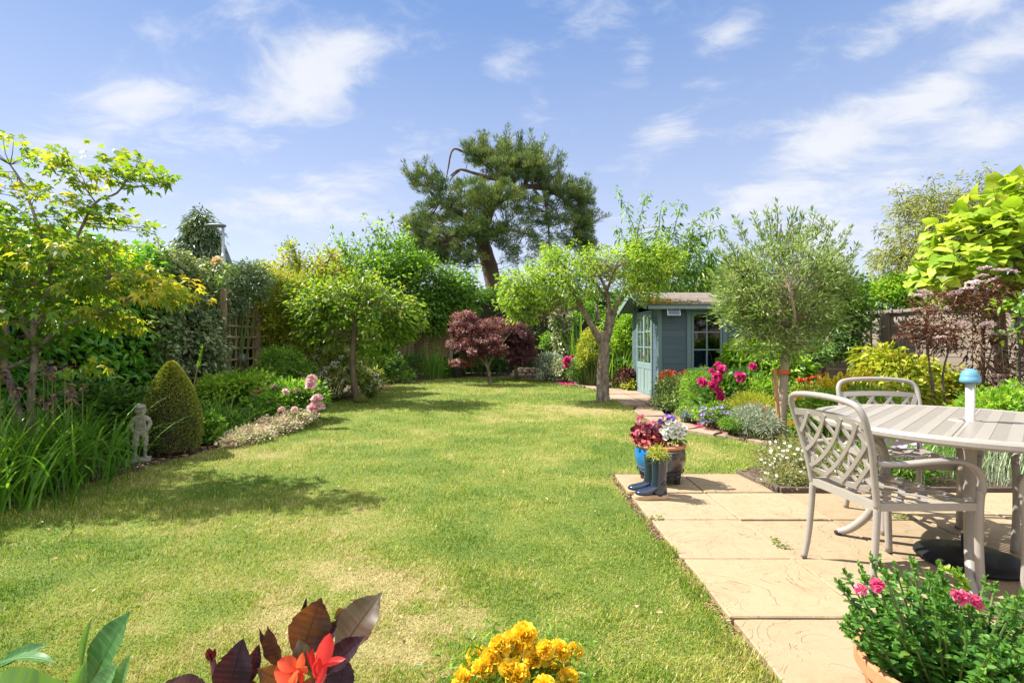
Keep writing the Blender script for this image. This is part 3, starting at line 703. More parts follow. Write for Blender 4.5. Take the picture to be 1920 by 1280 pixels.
g = Geo(); planks(g, (SX1, SY0), (SX1, SY1), .02, EAV, (1, 0)); planks(g, (SX0 + .02, SY1), (SX1 - .02, SY1), .02, EAV, (0, 1)); g.build('rear_wall', M_PLANK, sh)
g = Geo(); g.box((4.35, 11.55, .015), (2.6, 2.1, .03)); g.box((4.35, SY1 - .045, .95), (2.6, .02, 1.8)); g.box((SX1 - .045, 11.55, .95), (.02, 2.1, 1.8)); g.build('interior_lining', M_DARKWOOD, sh)
for c_, d_ in (((SX0 + .012, SY0 - .003, EAV / 2 + .01), (.075, .075, EAV - .02)), ((SX0 + .012, 12.6, EAV / 2), (.07, .1, EAV)), ((SX1 - .012, SY0 - .004, EAV / 2 + .01), (.075, .075, EAV - .02))): g = Geo(); g.box(c_, d_); g.build('corner_post', M_TRIM, sh, bevel=.004)
# roof
def slope(g, y0, z0, y1, z1, t, a=.5, x0=2.68, x1=5.95):
    g.beam((((x0 + x1) / 2), y0, z0), (((x0 + x1) / 2), y1, z1), x1 - x0, t, a=a)
rf = Geo()
sl_ = (RZ - EAV) / (RY - SY0)
fy, fz = 10.18, RZ - (RY - 10.18) * sl_ + .03
for (ya, yb, lift) in ((fy, 10.86, 0), (10.8, RY + .01, .006)):
    za = RZ + .03 - (RY - ya) * sl_ + lift; zb = RZ + .03 - (RY - yb) * sl_ + lift; slope(rf, ya, za, yb, zb, .016, a=rng.random())
for (ya, yb, lift) in ((2 * RY - fy, 2 * RY - 10.86, 0), (2 * RY - 10.8, RY - .012, .006)):
    za = RZ + .03 - abs(RY - ya) * sl_ + lift; zb = RZ + .03 - abs(RY - yb) * sl_ + lift; slope(rf, ya, za, yb, zb, .016, a=rng.random())
roof = rf.build('roof', M_FELT, sh)
g = Geo(); slope(g, fy + .02, fz - .03, RY, RZ - .001, .018, x0=2.72, x1=5.9); slope(g, 2 * RY - fy - .02, fz - .03, RY, RZ - .004, .018, x0=2.72, x1=5.9); g.build('roof_boards', M_PLANK, roof)
g = Geo(); g.beam((4.3, fy - .006, fz - .02), (4.3, fy - .006, fz - .085), 3.2, .018, up=(0, 1, 0))
for s in (-1, 1):
    yb = RY + s * (RY - fy + .02); g.beam((2.66, RY + s * .004, RZ + .005), (2.66, yb, fz - .04), .022, .1)
g.beam((2.655, RY, RZ + .07), (2.655, RY, RZ - .1), .03, .05); g.build('barge_board', M_DOOR, roof)
# moss on the felt
g = Geo(); n = 1500; mx_ = np.where(rng.random(n) < .6, rng.normal(3.0, .16, n), 2.8 + 3.0 * rng.random(n) ** 1.6); my = np.where(rng.random(n) < .5, 10.22 + np.abs(rng.normal(0, .12, n)), 10.3 + rng.random(n) * .6)
mz = RZ + .045 - (RY - my) * sl_; leaves(g, np.column_stack([mx_, my, mz]), rdir(n), rdir(n), .035, .02, np.clip(rng.random(n), 0, 1), 'oval')
g.build('moss', leafmat('roof_moss', [(.20, .15, .03), (.36, .24, .03), (.14, .14, .03)], tfac=.1, rough=.9), roof)
# front window: 2 x 3 panes
def sash(p, ax, up, w, h, cols, rows, bar, depth, stile, mat, glassm, nn, rail=None):
    """frame geometry + glass in the plane through p spanned by ax (width) and z"""
    gf = Geo(); gg = Geo(); p = np.array(p, float); ax = np.array(ax, float); nn = np.array(nn, float); rot = np.stack([ax, nn, [0, 0, 1.]], 1)
    def bx(u0, u1, z0, z1, d, o=0., g_=gf): g_.box(p + ax * (u0 + u1) / 2 + np.array([0, 0, (z0 + z1) / 2]) + nn * o, (u1 - u0, d, z1 - z0), rot=rot, a=rng.random())
    bx(0, stile, 0, h, depth); bx(w - stile, w, 0, h, depth); bx(stile, w - stile, 0, stile, depth - .004); bx(stile, w - stile, h - stile, h, depth - .004)
    iw = w - 2 * stile; ih = h - 2 * stile
    for c in range(1, cols): u = stile + iw * c / cols; bx(u - bar / 2, u + bar / 2, stile, h - stile, depth - .01)
    for r in range(1, rows): z = stile + ih * r / rows; bx(stile, w - stile, z - bar / 2, z + bar / 2, depth - .013)
    bx(stile * .5, w - stile * .5, stile * .5, h - stile * .5, .004, -.004, gg)
    return gf, gg
gf, gg = sash((WX0 + .10, SY0 - .012, WZ0 + .06), (1, 0, 0), None, WX1 - WX0 - .2, WZ1 - WZ0 - .10, 2, 3, .026, .045, .04, None, None, (0, -1, 0))
wf = Geo(); W_ = WX1 - WX0; cx_ = (WX0 + WX1) / 2
wf.box((WX0 + .045, SY0 - .016, (WZ0 + WZ1) / 2), (.09, .05, WZ1 - WZ0)); wf.box((WX1 - .045, SY0 - .016, (WZ0 + WZ1) / 2), (.09, .05, WZ1 - WZ0)); wf.box((cx_, SY0 - .018, WZ1 + .0), (W_ + .06, .056, .07)); wf.box((cx_, SY0 - .03, WZ0 + .025), (W_ + .03, .085, .045))
wnd = wf.build('window', M_TRIM, sh, bevel=.004); gf.build('sash', M_DOOR, wnd, bevel=.003); gg.build('pane', M_GLASS, wnd)
# double doors in the gable
for (y0_, y1_) in ((10.90, 11.515), (11.525, 12.14)):
    gf, gg = sash((SX0 - .02, y1_, .64), (0, -1, 0), None, y1_ - y0_, 1.14, 2, 3, .022, .04, .055, None, None, (-1, 0, 0))
    lo = Geo(); lo.box((SX0 - .02, (y0_ + y1_) / 2, .335), (.022, y1_ - y0_ - .11, .5), a=.9)
    for q in (y0_ + .0275, y1_ - .0275): lo.box((SX0 - .022, q, .335), (.04, .055, .606), a=rng.random())
    lo.box((SX0 - .022, (y0_ + y1_) / 2, .07), (.036, y1_ - y0_ - .112, .085)); lo.box((SX0 - .023, (y0_ + y1_) / 2, .60), (.036, y1_ - y0_ - .112, .075)); lo.box((SX0 - .026, (y0_ + y1_) / 2, .33), (.02, .03, .46), a=.7)
    d = lo.build('door', M_DOOR, sh, bevel=.003); gf.build('sash', M_DOOR, d, bevel=.003); gg.build('pane', M_GLASS, d)
g = Geo(); g.box((SX0 - .06, 11.48, .8), (.03, .012, .1)); g.build('door_handle', surf('brass', (.5, .36, .12), None, 9, .35, metal=1), d)
g = Geo(); g.box((SX0 - .01, 10.875, .93), (.05, .045, 1.76)); g.box((SX0 - .01, 12.165, .93), (.05, .045, 1.76)); g.box((SX0 - .012, 11.52, 1.81), (.05, 1.33, .055)); g.box((SX0 - .02, 11.52, .015), (.09, 1.33, .03)); g.build('door_frame', M_TRIM, sh)
# things inside
ch = thing('deck_chair', 'blue fabric chair inside the summerhouse behind the front window', 'chair', (4.15, 11.3, .03))
g = Geo(); g.beam((4.15, 11.05, .4), (4.2, 11.7, 1.05), .5, .03); g.build('fabric', surf('blue_canvas', (.03, .06, .22), (.05, .09, .3), 5, .8), ch)
g = Geo()
for s in (-.27, .27): g.tube([(4.15 + s, 11.0, .03), (4.15 + s, 11.05, .42), (4.2 + s, 11.72, 1.1)], .012, 6); g.tube([(4.15 + s, 11.6, .03), (4.15 + s, 11.1, .62), (4.15 + s, 10.9, .6)], .012, 6)
g.build('frame', surf('white_tube', (.7, .7, .7), None, 5, .4), ch)
g = Geo(); g.box((5.2, 11.7, .35), (.7, 1.2, .6)); tag(g.build('storage_box', M_DARKWOOD, origin=(5.2, 11.7, .05), bevel=.02), 'dark wooden storage box in the back of the summerhouse', 'box')
# solar lamp on the front wall
so = thing('solar_lamp', 'small white framed solar panel fixed beneath the summerhouse eaves', 'solar panel', (3.25, 10.2, 1.70))
c = P(1263, 582, 10.22); tl = R(18); rot = np.array([[1, 0, 0], [0, math.cos(tl), math.sin(tl)], [0, -math.sin(tl), math.cos(tl)]])
g = Geo(); g.box(c, (.268, .022, .215), rot=rot); g.build('frame', surf('white_plastic', (.62, .64, .66), None, 9, .35), so, bevel=.008)
def cellmat():
    m, nt, out = newmat('solar_cells'); p = node(nt, 'ShaderNodeBsdfPrincipled', i_Roughness=.15)
    tc = node(nt, 'ShaderNodeTexCoord'); br = node(nt, 'ShaderNodeTexBrick', offset=0.0); br.inputs['Scale'].default_value = 1.0; br.inputs['Brick Width'].default_value = .034; br.inputs['Row Height'].default_value = .082; br.inputs['Mortar Size'].default_value = .0028
    br.inputs['Color1'].default_value = (.03, .06, .17, 1); br.inputs['Color2'].default_value = (.05, .09, .22, 1); br.inputs['Mortar'].default_value = (.42, .47, .55, 1)
    sp = node(nt, 'ShaderNodeSeparateXYZ'); nt.links.new(tc.outputs['Object'], sp.inputs[0]); cb = node(nt, 'ShaderNodeCombineXYZ'); nt.links.new(sp.outputs[0], cb.inputs[0]); nt.links.new(sp.outputs[2], cb.inputs[1])
    nt.links.new(cb.outputs[0], br.inputs['Vector']); nt.links.new(br.outputs['Color'], p.inputs['Base Color']); nt.links.new(p.outputs[0], out.inputs[0]); return m
g = Geo(); g.box(c + np.array([0, -.0125, -.004]), (.226, .006, .17), rot=rot); g.build('solar_cells', cellmat(), so)
g = Geo(); g.beam(c + [0, .01, 0], (c[0], SY0 - .01, c[2] + .02), .03, .03); g.build('bracket', bpy.data.materials['white_plastic'], so)

# ------------------------------------------------------------------ right fence
FX = 6.9
M_FENCE = surf('weathered_larch', (.17, .137, .108), (.235, .195, .155), 2.4, .9, bump=.25, bscale=12, stretch=(1, .3, 7), usev=.55, c3=(.30, .255, .205))
M_POST = surf('fence_post_wood', (.20, .15, .10), (.34, .27, .2), 3, .9, bump=.5, bscale=20, stretch=(6, 6, .6))
posts = [10.25, 8.42, 7.55 - .96, 4.76, 2.93]; posts = [10.25, 9.42, 7.57, 5.72, 3.87, 2.02]
def fence_panel(ya, yb, label):
    f = thing('boarded_fence', label, 'fence', (FX, (ya + yb) / 2, 0), 'fence panels along the right boundary')
    g = Geo(); z = .08
    while z < 1.66:
        h = .15 + .02 * rng.random(); Lh = yb - ya - .1
        # waney lapped board: its lower edge wanders
        n_ = 14; ysx = np.linspace(ya + .05, yb - .05, n_); lowz = z - .010 - .007 * np.abs(np.interp(np.arange(n_), np.arange(0, n_, 3), rng.random(len(np.arange(0, n_, 3)))))
        x0_ = FX - .016; x1_ = FX + .002
        V = []
        for yy_, lz in zip(ysx, lowz): V += [(x0_ + .006, yy_, lz), (x0_ + .012, yy_, lz), (x1_ + .006, yy_, min(z + h, 1.68)), (x1_ - .002, yy_, min(z + h, 1.68))]
        Fq = [[4 * i + j, 4 * i + (j + 1) % 4, 4 * i + 4 + (j + 1) % 4, 4 * i + 4 + j] for i in range(n_ - 1) for j in range(4)]
        g.add(V, Fq, rng.random()); z += .145
    g.build('boards', M_FENCE, f)
    for yy_ in ((ya + yb) / 2, ya + .075, yb - .075):
        g = Geo(); g.box((FX - .034, yy_, .88), (.034, .05, 1.62), a=rng.random()); g.build('batten', M_FENCE, f)
    g = Geo(); g.box((FX - .012, (ya + yb) / 2, 1.715), (.1, yb - ya - .1, .055), a=.9); g.build('capping', M_FENCE, f)
names = ['short grey boarded fence panel at the far end behind the golden shrub', 'grey lapped fence panel behind the purple elder', 'grey lapped fence panel at the right edge behind the elder stems', 'grey lapped fence panel nearest the house beyond the right edge', 'last grey lapped fence panel beside the patio']
for i in range(5): fence_panel(posts[i + 1], posts[i], names[i])
pn = ['sunlit end post of the boarded fence next to the dark shrub', 'timber post between the first two fence panels', 'timber post rising behind the purple elder', 'timber post at the right edge of the fence', 'timber fence post beyond the dining table', 'timber fence post closest to the house']
for y, l in zip(posts, pn):
    g = Geo(); g.box((FX, y, .86), (.09, .09, 1.78), a=rng.random()); tag(g.build('fence_post', M_POST, origin=(FX, y, 0), bevel=.006), l, 'fence post', 'posts of the right fence')
# return fence at the far right corner
f = thing('boarded_fence', 'pale boarded fence panel running left behind the olive tree', 'fence', (6.0, 10.35, 0))
g = Geo(); z = .05
while z < 1.6: g.box((5.95, 10.36, z + .07), (1.75, .018, .138), a=rng.random()); z += .142
g.build('boards', M_FENCE, f)
g = Geo(); g.box((5.95, 10.36, 1.66), (1.75, .06, .05)); g.build('capping', M_FENCE, f)

# back boundary: lattice trellis panels, post, dark board fence
M_LATT = surf('lattice_wood', (.20, .135, .075), (.32, .22, .13), 8, .85)
tr = thing('trellis_panel', 'brown diamond lattice trellis panel on the back boundary left of the purple maple', 'trellis', (-2.9, 17.0, 0))
g = Geo(); x0_, x1_ = -3.9, -2.05; z0_, z1_ = .05, 1.45
for s in (1, -1):
    for k in np.arange(-2, 4, .105):
        pts = []
        for t_ in np.linspace(0, 1, 40):
            x = x0_ + (x1_ - x0_) * t_; z = z0_ + ((x - x0_) * s * 1.2 + k)
            if z0_ <= z <= z1_: pts.append((x, 17.0 + .004 * s, z))
        if len(pts) > 1: g.beam(pts[0], pts[-1], .028, .007, up=(0, -1, 0)) if False else g.beam(pts[0], pts[-1], .007, .028, up=(s * -1.2, 0, 1))
g.build('lattice', M_LATT, tr)
for z in (1.48, .06): g = Geo(); g.box((-2.97, 17.0, z), (1.9, .05, .05)); g.build('rail', M_LATT, tr)
g = Geo(); g.box((-2.02, 17.0, .88), (.1, .1, 1.75)); g.build('post', M_POST, tr); g = Geo(); g.box((-3.94, 17.0, .85), (.09, .09, 1.7)); g.build('post', M_POST, tr)
bf = thing('board_fence', 'dark brown board fence closing the back of the garden', 'fence', (1.5, 18.9, 0))
g = Geo(); 
for k in range(120): g.box((-9.5 + k * .16, 18.95 + (k % 2) * .012, .85), (.155, .014, 1.7), a=rng.random())
g.build('boards', surf('dark_fence_wood', (.035, .025, .018), (.07, .05, .035), 5, .9, stretch=(5, 5, .4)), bf)
g = Geo(); g.box((.1, 18.92, 1.72), (19.2, .06, .05)); g.build('rail', bpy.data.materials['dark_fence_wood'], bf)
# left trellis against the hedge
M_TREL = surf('trellis_wood', (.24, .165, .10), (.38, .28, .18), 8, .85, bump=.4, stretch=(5, 5, .7))
tl_ = thing('garden_trellis', 'square wooden trellis against the left hedge half hidden by climbers', 'trellis', (-5.0, 9.5, 0))
g = Geo(); y0_, y1_ = 8.85, 10.0
for y in np.linspace(y0_, y1_ - .1, 6): g.box((-5.0, y, 1.1), (.022, .034, 2.0), a=rng.random())
for z in np.arange(.25, 2.1, .2): g.box((-4.976, (y0_ + y1_) / 2, z), (.022, y1_ - y0_, .034), a=rng.random())
g.build('lattice', M_TREL, tl_)
for y in (10.03, 8.82): g = Geo(); g.box((-4.97, y, 1.02), (.09, .075, 2.04)); g.build('post', M_TREL, tl_)
bfd = thing('bird_feeder', 'small grey bird feeder hanging on the square trellis', 'bird feeder', P(453, 672, 9.38))
c = P(453, 672, 9.38); g = Geo(); g.lathe([(.001, .1), (.05, .09), (.085, .05), (.095, .0), (.08, -.06), (.03, -.09), (.001, -.09)], c, 16); g.build('bowl', surf('grey_metal', (.10, .10, .11), (.2, .2, .21), 8, .5), bfd, smooth=True)
g = Geo(); g.tube([c + [0, 0, .09], c + [-.02, 0, .3], c + [-.02, 0, .34]], .006, 5); g.build('hanger', bpy.data.materials['grey_metal'], bfd)

# low rockery wall at the back
M_ROCK = surf('rockery_stone', (.14, .10, .075), (.30, .225, .17), 5, .9, bump=.8, bscale=16, usev=.4, c3=(.36, .29, .23))
g = Geo()
for row, (z, h) in enumerate(((-.02, .11), (.09, .10), (.18, .09))):
    x = -.05 + .1 * row
    while x < 1.75:
        w = .14 + .22 * rng.random(); yy_ = 17.05 + .08 * row - .9 * max(0, x - .5) * .6
        an = np.linspace(0, 2 * np.pi, 9, endpoint=False); rr = 1 + .16 * rng.standard_normal(9)
        ring = lambda s, zz: np.column_stack([x + w / 2 + np.cos(an) * w * .52 * rr * s, yy_ + np.sin(an) * .16 * rr * s, zz + 0 * an + rng.normal(0, .008, 9)])
        a = rng.random(); g.loft([ring(.9, z), ring(1.03, z + h * .3), ring(1.0, z + h * .8), ring(.8, z + h)], a=a); x += w + .01
tag(g.build('rockery_wall', M_ROCK, origin=(.8, 17, 0)), 'low wall of stacked brown stones edging the back bed', 'stone wall')

# ------------------------------------------------------------------ beyond the garden
st_ = thing('street_lamp', 'grey street lamp with flat head beyond the left hedge', 'street lamp', (-15.8, 28, 0))
M_GALV = surf('galvanised', (.30, .33, .35), (.40, .43, .45), 3, .5, metal=.3)
top = P(418, 424, 28); b = P(421, 640, 28); b[2] = 0
g = Geo(); g.tube([(top[0] + .08, 28, -.06), (top[0] + .08, 28, 1.5)], .11, 12); g.tube([(top[0] + .08, 28, 1.5), (top[0] + .04, 28, top[2] - 2.2), (top[0], 28, top[2] - .1)], [.1, .085, .07], 12); g.tube([(top[0] + .03, 28, top[2] - 1.5), (top[0] + .05, 28, top[2] - 2.6)], [.09, .17], 12); g.build('pole', M_GALV, st_, smooth=True)
g = Geo(); hd = []
for t_, w, h in ((0, .1, .05), (.08, .2, .1), (.3, .26, .11), (.7, .24, .08), (1, .12, .04)):
    cx_ = top[0] + .14 - 1.1 * t_; an = np.linspace(0, 2 * np.pi, 14, endpoint=False); hd.append(np.column_stack([cx_ + 0 * an, 28 + np.cos(an) * w, top[2] + .02 + .03 * t_ + np.sin(an) * h]))
g.loft(hd); g.build('lamp_head', surf('lamp_grey', (.18, .21, .23), None, 4, .5), st_, smooth=True)
ho = thing('house', 'distant house with steep grey slate roof behind the left hedge', 'house', (-22.5, 40, 0))
a = P(424, 463, 40); g = Geo(); hw = 1.5; ez = a[2] - 3.8
g.add([(a[0] - hw, 40, ez), (a[0] + hw, 40, ez), (a[0], 40, a[2]), (a[0] * 1.2 - hw, 48, ez), (a[0] * 1.2 + hw, 48, ez), (a[0] * 1.2, 48, a[2])], [[0, 2, 5, 3], [1, 4, 5, 2]]); g.add([(a[0] - hw, 40, ez), (a[0] + hw, 40, ez), (a[0], 40, a[2]), (a[0] * 1.2 - hw, 48, ez), (a[0] * 1.2 + hw, 48, ez), (a[0] * 1.2, 48, a[2])], [[0, 1, 2], [3, 5, 4]])
rh = g.build('roof', surf('slate', (.10, .12, .15), (.16, .18, .21), 3, .7, bump=.4), ho)
g = Geo(); bw = hw - .12; g.loft([[(a[0] - bw, 40.1, z), (a[0] + bw, 40.1, z), (a[0] * 1.195 + bw, 47.8, z), (a[0] * 1.195 - bw, 47.8, z)] for z in (-.05, ez)]); g.build('wall', surf('house_brick', (.25, .13, .09), (.32, .18, .12), 20, .9), ho)
g = Geo(); g.box((a[0], 40.12, ez - 1.4), (1.1, .08, 1.2)); w_ = g.build('window', surf('upvc', (.7, .7, .7), None, 4, .4), ho); g = Geo(); g.box((a[0], 40.06, ez - 1.4), (.95, .04, 1.05)); g.build('pane', surf('dark_glass', (.02, .025, .03), None, 4, .08), w_)
# ------------------------------------------------------------------ dining set
M_ALU = surf('taupe_cast_aluminium', (.285, .258, .228), (.31, .283, .252), 30, .36, spec=.5)
TC = np.array([2.47, 2.79]); TR = .72; TH = .755
tb = thing('dining_table', 'round taupe cast aluminium garden table with slotted top and four curved legs', 'table', (*TC, 0))
u = np.array([math.cos(R(-46)), math.sin(R(-46))]); w = np.array([-u[1], u[0]])
rot = np.array([[u[0], w[0], 0], [u[1], w[1], 0], [0, 0, 1.]])
g = Geo(); band = .104; rin = TR - .035
def tp(a, b, z): return np.array([*(TC + u * a + w * b), z])
for k in range(-7, 8):
    a0 = k * band
    for (lo, hi, kind) in ((a0 - .024, a0 + .024, 'solid'), (a0 + .024, a0 + band - .024, 'slot')):
        am = (lo + hi) / 2; far = max(abs(lo), abs(hi))
        if far >= rin: continue
        hl = math.sqrt(rin ** 2 - far ** 2) + .02
        if kind == 'solid': g.box(tp(am, 0, TH - .007), (hi - lo, 2 * hl, .014), rot=rot)
        else:
            b = -hl
            q = 0
            while b < hl - .012:
                ww = .0195; g.box(tp(am, b + ww / 2, TH - .0075), (hi - lo - .0, ww, .012), rot=rot); b += .0305
g.box(tp(0, 0, TH + .001), (.012, 2 * rin - .02, .006), rot=rot)
an = np.linspace(0, 2 * np.pi, 97)
g.build('tabletop', M_ALU, tb)
g = Geo(); g.lathe([(TR - .05, TH - .016), (TR - .05, TH - .001), (TR - .03, TH + .003), (TR - .008, TH - .001), (TR, TH - .012), (TR, TH - .03), (TR - .012, TH - .042), (TR - .03, TH - .042), (TR - .05, TH - .016)], (*TC, 0), 96); g.lathe([(.03, TH + .004), (.07, TH + .004), (.075, TH - .002), (.07, TH - .02), (.03, TH - .02), (.03, TH + .004)], (*TC, 0), 24); g.build('rim', M_ALU, tb, smooth=False)
for d in (51, 141, 231, 321):
    ca, sa = math.cos(R(d)), math.sin(R(d)); g = Geo()
    path = smooth_path([(r_ * ca + TC[0], r_ * sa + TC[1], z) for r_, z in ((.585, .012), (.52, .05), (.43, .16), (.365, .33), (.36, .52), (.43, .68), (.50, .73))], 6)
    g.tube(path, np.interp(np.linspace(0, 1, len(path)), [0, .5, 1], [.022, .026, .028]), 10); lg = g.build('leg', M_ALU, tb, smooth=True)
    g = Geo(); g.lathe([(.001, 0), (.024, 0), (.026, .012), (.001, .016)], (TC[0] + .585 * ca, TC[1] + .585 * sa, 0), 12); g.build('rubber_foot', surf('black_rubber', (.02, .02, .02), None, 5, .6), lg)
g = Geo()
for d in (51, 141): ca, sa = math.cos(R(d)), math.sin(R(d)); g.beam((TC[0] - .5 * ca, TC[1] - .5 * sa, TH - .032 + (d - 51) * .0001), (TC[0] + .5 * ca, TC[1] + .5 * sa, TH - .032 + (d - 51) * .0001), .04, .022)
g.build('under_frame', M_ALU, tb)
pb = thing('parasol_base', 'black round parasol base with grey tube and blue domed cap through the table', 'parasol base', (TC[0], TC[1] - .03, 0)); pc = (TC[0], TC[1] - .03, 0)
M_BLK = bpy.data.materials['black_rubber']
g = Geo(); g.lathe([(.001, .006), (.232, .006), (.245, .012), (.24, .028), (.19, .045), (.09, .06), (.04, .07), (.036, .14), (.001, .14)], pc, 56); g.build('base_disc', surf('black_plastic', (.006, .006, .007), (.013, .013, .014), 4, .5, spec=.25), pb, smooth=True)
g = Geo(); g.lathe([(.001, .12), (.0205, .12), (.0205, .985), (.001, .985)], pc, 24); g.build('tube', surf('cream_grey_tube', (.44, .41, .37), (.5, .47, .43), 5, .4), pb, smooth=True)
g = Geo(); g.lathe([(.022, .966), (.0435, .964), (.0455, .970), (.0455, .985), (.0425, .988), (.0415, .998), (.037, 1.015), (.026, 1.030), (.012, 1.037), (.001, 1.038)], pc, 32); g.build('cap', surf('blue_plastic', (.085, .25, .36), (.115, .29, .41), 6, .4), pb, smooth=True)


def make_chair(label):
    t = thing('garden_chair', label, 'chair', (0, 0, 0), 'lattice backed garden chairs round the table')
    SHh = .425
    # back frame: posts and arched top in one bent tube
    def backy(z): return .235 + (z - SHh) * .21 + max(0, z - .7) * .1
    pts = [(-.222, .238, SHh - .02), (-.232, backy(.55), .55), (-.252, backy(.68), .68), (-.260, backy(.79), .79), (-.254, backy(.855), .855), (-.218, backy(.893), .893), (-.12, backy(.908), .908), (0, backy(.912), .912)]
    pts = smooth_path(pts + [(-x, y, z) for x, y, z in pts[::-1][1:]], 4)
    g = Geo(); g.tube(pts, .0155, 10, flat=(0, 1, 0)); bf_ = g.build('back_frame', M_ALU, t, smooth=True)
    # lattice panel between posts
    def hw(z): return np.interp(z, [.45, .55, .68, .79], [.222, .232, .249, .260]) - .014
    zl, zu = .50, .80
    def on(uu, ww, dy=0.):
        zb = zl - .028 * (1 - uu * uu); zt = zu + .012 * (1 - uu * uu); z = zb + (zt - zb) * ww
        return np.array([uu * hw(z), backy(z) - .008 * (1 - uu * uu) * 3 + dy, z])
    g = Geo()
    for wv, th in ((0, .03), (1, .034)):
        q = [on(x, wv) for x in np.linspace(-1, 1, 13)]
        g.ribbon(q, th, .011, (0, 1, -.27))
    def bars(dy, s):
        for k in np.linspace(-2.0, 0.85, 7):
            q = []
            for tt in np.linspace(0, 1, 29):
                uu = k + 1.4 * tt + .12 * math.sin(math.pi * tt)
                if -1 <= uu <= 1: q.append(on(s * uu, tt, dy))
            if len(q) > 1: g.ribbon(q, .019, .008, (0, 1, -.27))
    bars(.001, 1); bars(.0075, -1)
    for s in (-1, 1):    # curved side bars of the lattice
        q = [on(s * (.985 - .16 * math.sin(math.pi * tt)), tt, -.004) for tt in np.linspace(0, 1, 12)]
        g.ribbon(q, .03, .009, (0, 1, -.27))
    g.build('back_lattice', M_ALU, t)
    # rear legs splay back
    for s in (-1, 1):
        g = Geo(); g.tube(smooth_path([(s * .222, .238, SHh), (s * .222, .245, .30), (s * .226, .262, .12), (s * .23, .285, 0)], 4), .0165, 8, flat=(1, 0, 0)); g.build('leg', M_ALU, t, smooth=True)
        # front leg sweeps up into the arm
        g = Geo(); g.tube(smooth_path([(s * .262, -.245, 0), (s * .258, -.235, .22), (s * .262, -.232, .42), (s * .27, -.232, .50)], 5), .0185, 8, flat=(1, 0, 0)); g.build('leg', M_ALU, t, smooth=True)
        g = Geo(); ap = smooth_path([(s * .27, -.232, .49), (s * .275, -.226, .55), (s * .279, -.19, .605), (s * .28, -.12, .636), (s * .277, 0, .64), (s * .268, .15, .628), (s * .25, backy(.625) - .01, .625)], 5)
        sec = []
        tg = nrm(np.gradient(ap, axis=0))
        for p_, d_ in zip(ap, tg):
            sd_ = np.array([1., 0, 0]); n_ = nrm(np.cross(d_, sd_)); k8 = np.linspace(0, 2 * np.pi, 10, endpoint=False) + .314
            sec.append(p_ + np.outer(np.cos(k8) * .0235, sd_) + np.outer(np.sin(k8) * .0125, n_))
        g.loft(sec); g.build('armrest', M_ALU, t, smooth=True)
    # seat: frame rails and woven flat bars
    A_ = [(-.222, .235), (.222, .235), (.255, -.225), (-.255, -.225)]
    g = Geo()
    for i in range(4):
        p_, q_ = A_[i], A_[(i + 1) % 4]; g.beam((*p_, SHh - .006 + .001 * i), (*q_, SHh - .006 + .001 * i), .026, .036)
    g.build('seat_frame', M_ALU, t)
    g = Geo()
    def sx(y): return np.interp(y, [-.225, .235], [.255, .222]) - .008
    for s, dz in ((1, 0), (-1, -.0052)):
        for k in np.linspace(-.72, .72, 12):
            q = []
            for tt in np.linspace(0, 1, 9):
                y = -.222 + .454 * tt; x = s * (k - .23 + .46 * tt + .03 * math.sin(math.pi * tt))
                if abs(x) <= sx(y): q.append((x, y, SHh + .006 + dz))
            if len(q) > 1: g.ribbon(q, .029, .005, (0, 0, 1))
    g.build('seat', M_ALU, t)
    return t
c0 = make_chair('taupe lattice backed chair nearest the lawn, its back turned to the grass')
for i, (x, y, a, l) in enumerate([(1.905, 2.606, 95, None), (2.575, 3.345, -8, 'taupe lattice backed chair facing the house across the round table'),
                                  (3.05, 2.60, -92, 'taupe chair on the right of the table, cut off by the frame'), (2.535, 2.03, 178, 'taupe chair nearest the camera, only its curved arm and leg in view')]):
    c = c0 if i == 0 else copy_tree(c0)
    c.location = (x, y, .001); c.rotation_euler = (0, 0, R(a))
    if l: c['label'] = l

# ------------------------------------------------------------------ glazed pot, boots
def glaze():
    m, nt, out = newmat('blue_glaze'); L_ = nt.links.new
    p = node(nt, 'ShaderNodeBsdfPrincipled', i_Roughness=.12); p.inputs['Coat Weight'].default_value = .6; p.inputs['Coat Roughness'].default_value = .04
    tc = node(nt, 'ShaderNodeTexCoord'); mp = node(nt, 'ShaderNodeMapping'); mp.inputs['Scale'].default_value = (1, 1, .3); L_(tc.outputs['Object'], mp.inputs['Vector'])
    n = node(nt, 'ShaderNodeTexNoise', i_Scale=9.0, i_Detail=6.0, i_Distortion=.8); L_(mp.outputs[0], n.inputs['Vector'])
    sp = node(nt, 'ShaderNodeSeparateXYZ'); L_(tc.outputs['Object'], sp.inputs[0])
    # the blue run of glaze covers the lawn side, iron brown the other
    f = math_n(nt, 'ADD', math_n(nt, 'MULTIPLY', n.outputs['Fac'], .55), math_n(nt, 'MULTIPLY_ADD', sp.outputs[0], 2.5, .30), clamp=True)
    L_(ramp(nt, f, [(.01, .13, .36), (.015, .17, .42), (.02, .10, .20), (.045, .03, .025), (.09, .07, .065)]), p.inputs['Base Color']); L_(p.outputs[0], out.inputs[0]); return m
PC = np.array([1.255, 4.34, 0])
ps = thing('pot_stand', 'black iron ring stand beneath the blue glazed pot', 'plant stand', PC); M_IRON = surf('black_iron', (.015, .015, .016), (.03, .028, .026), 8, .5)
g = Geo(); k = np.linspace(0, 2 * np.pi, 33)
for r_, z in ((.165, .075), (.19, .105), (.165, .055)): g.tube(np.column_stack([PC[0] + r_ * np.cos(k), PC[1] + r_ * np.sin(k), z + 0 * k]), .007, 6, cap=False)
g.build('ring', M_IRON, ps, smooth=True)
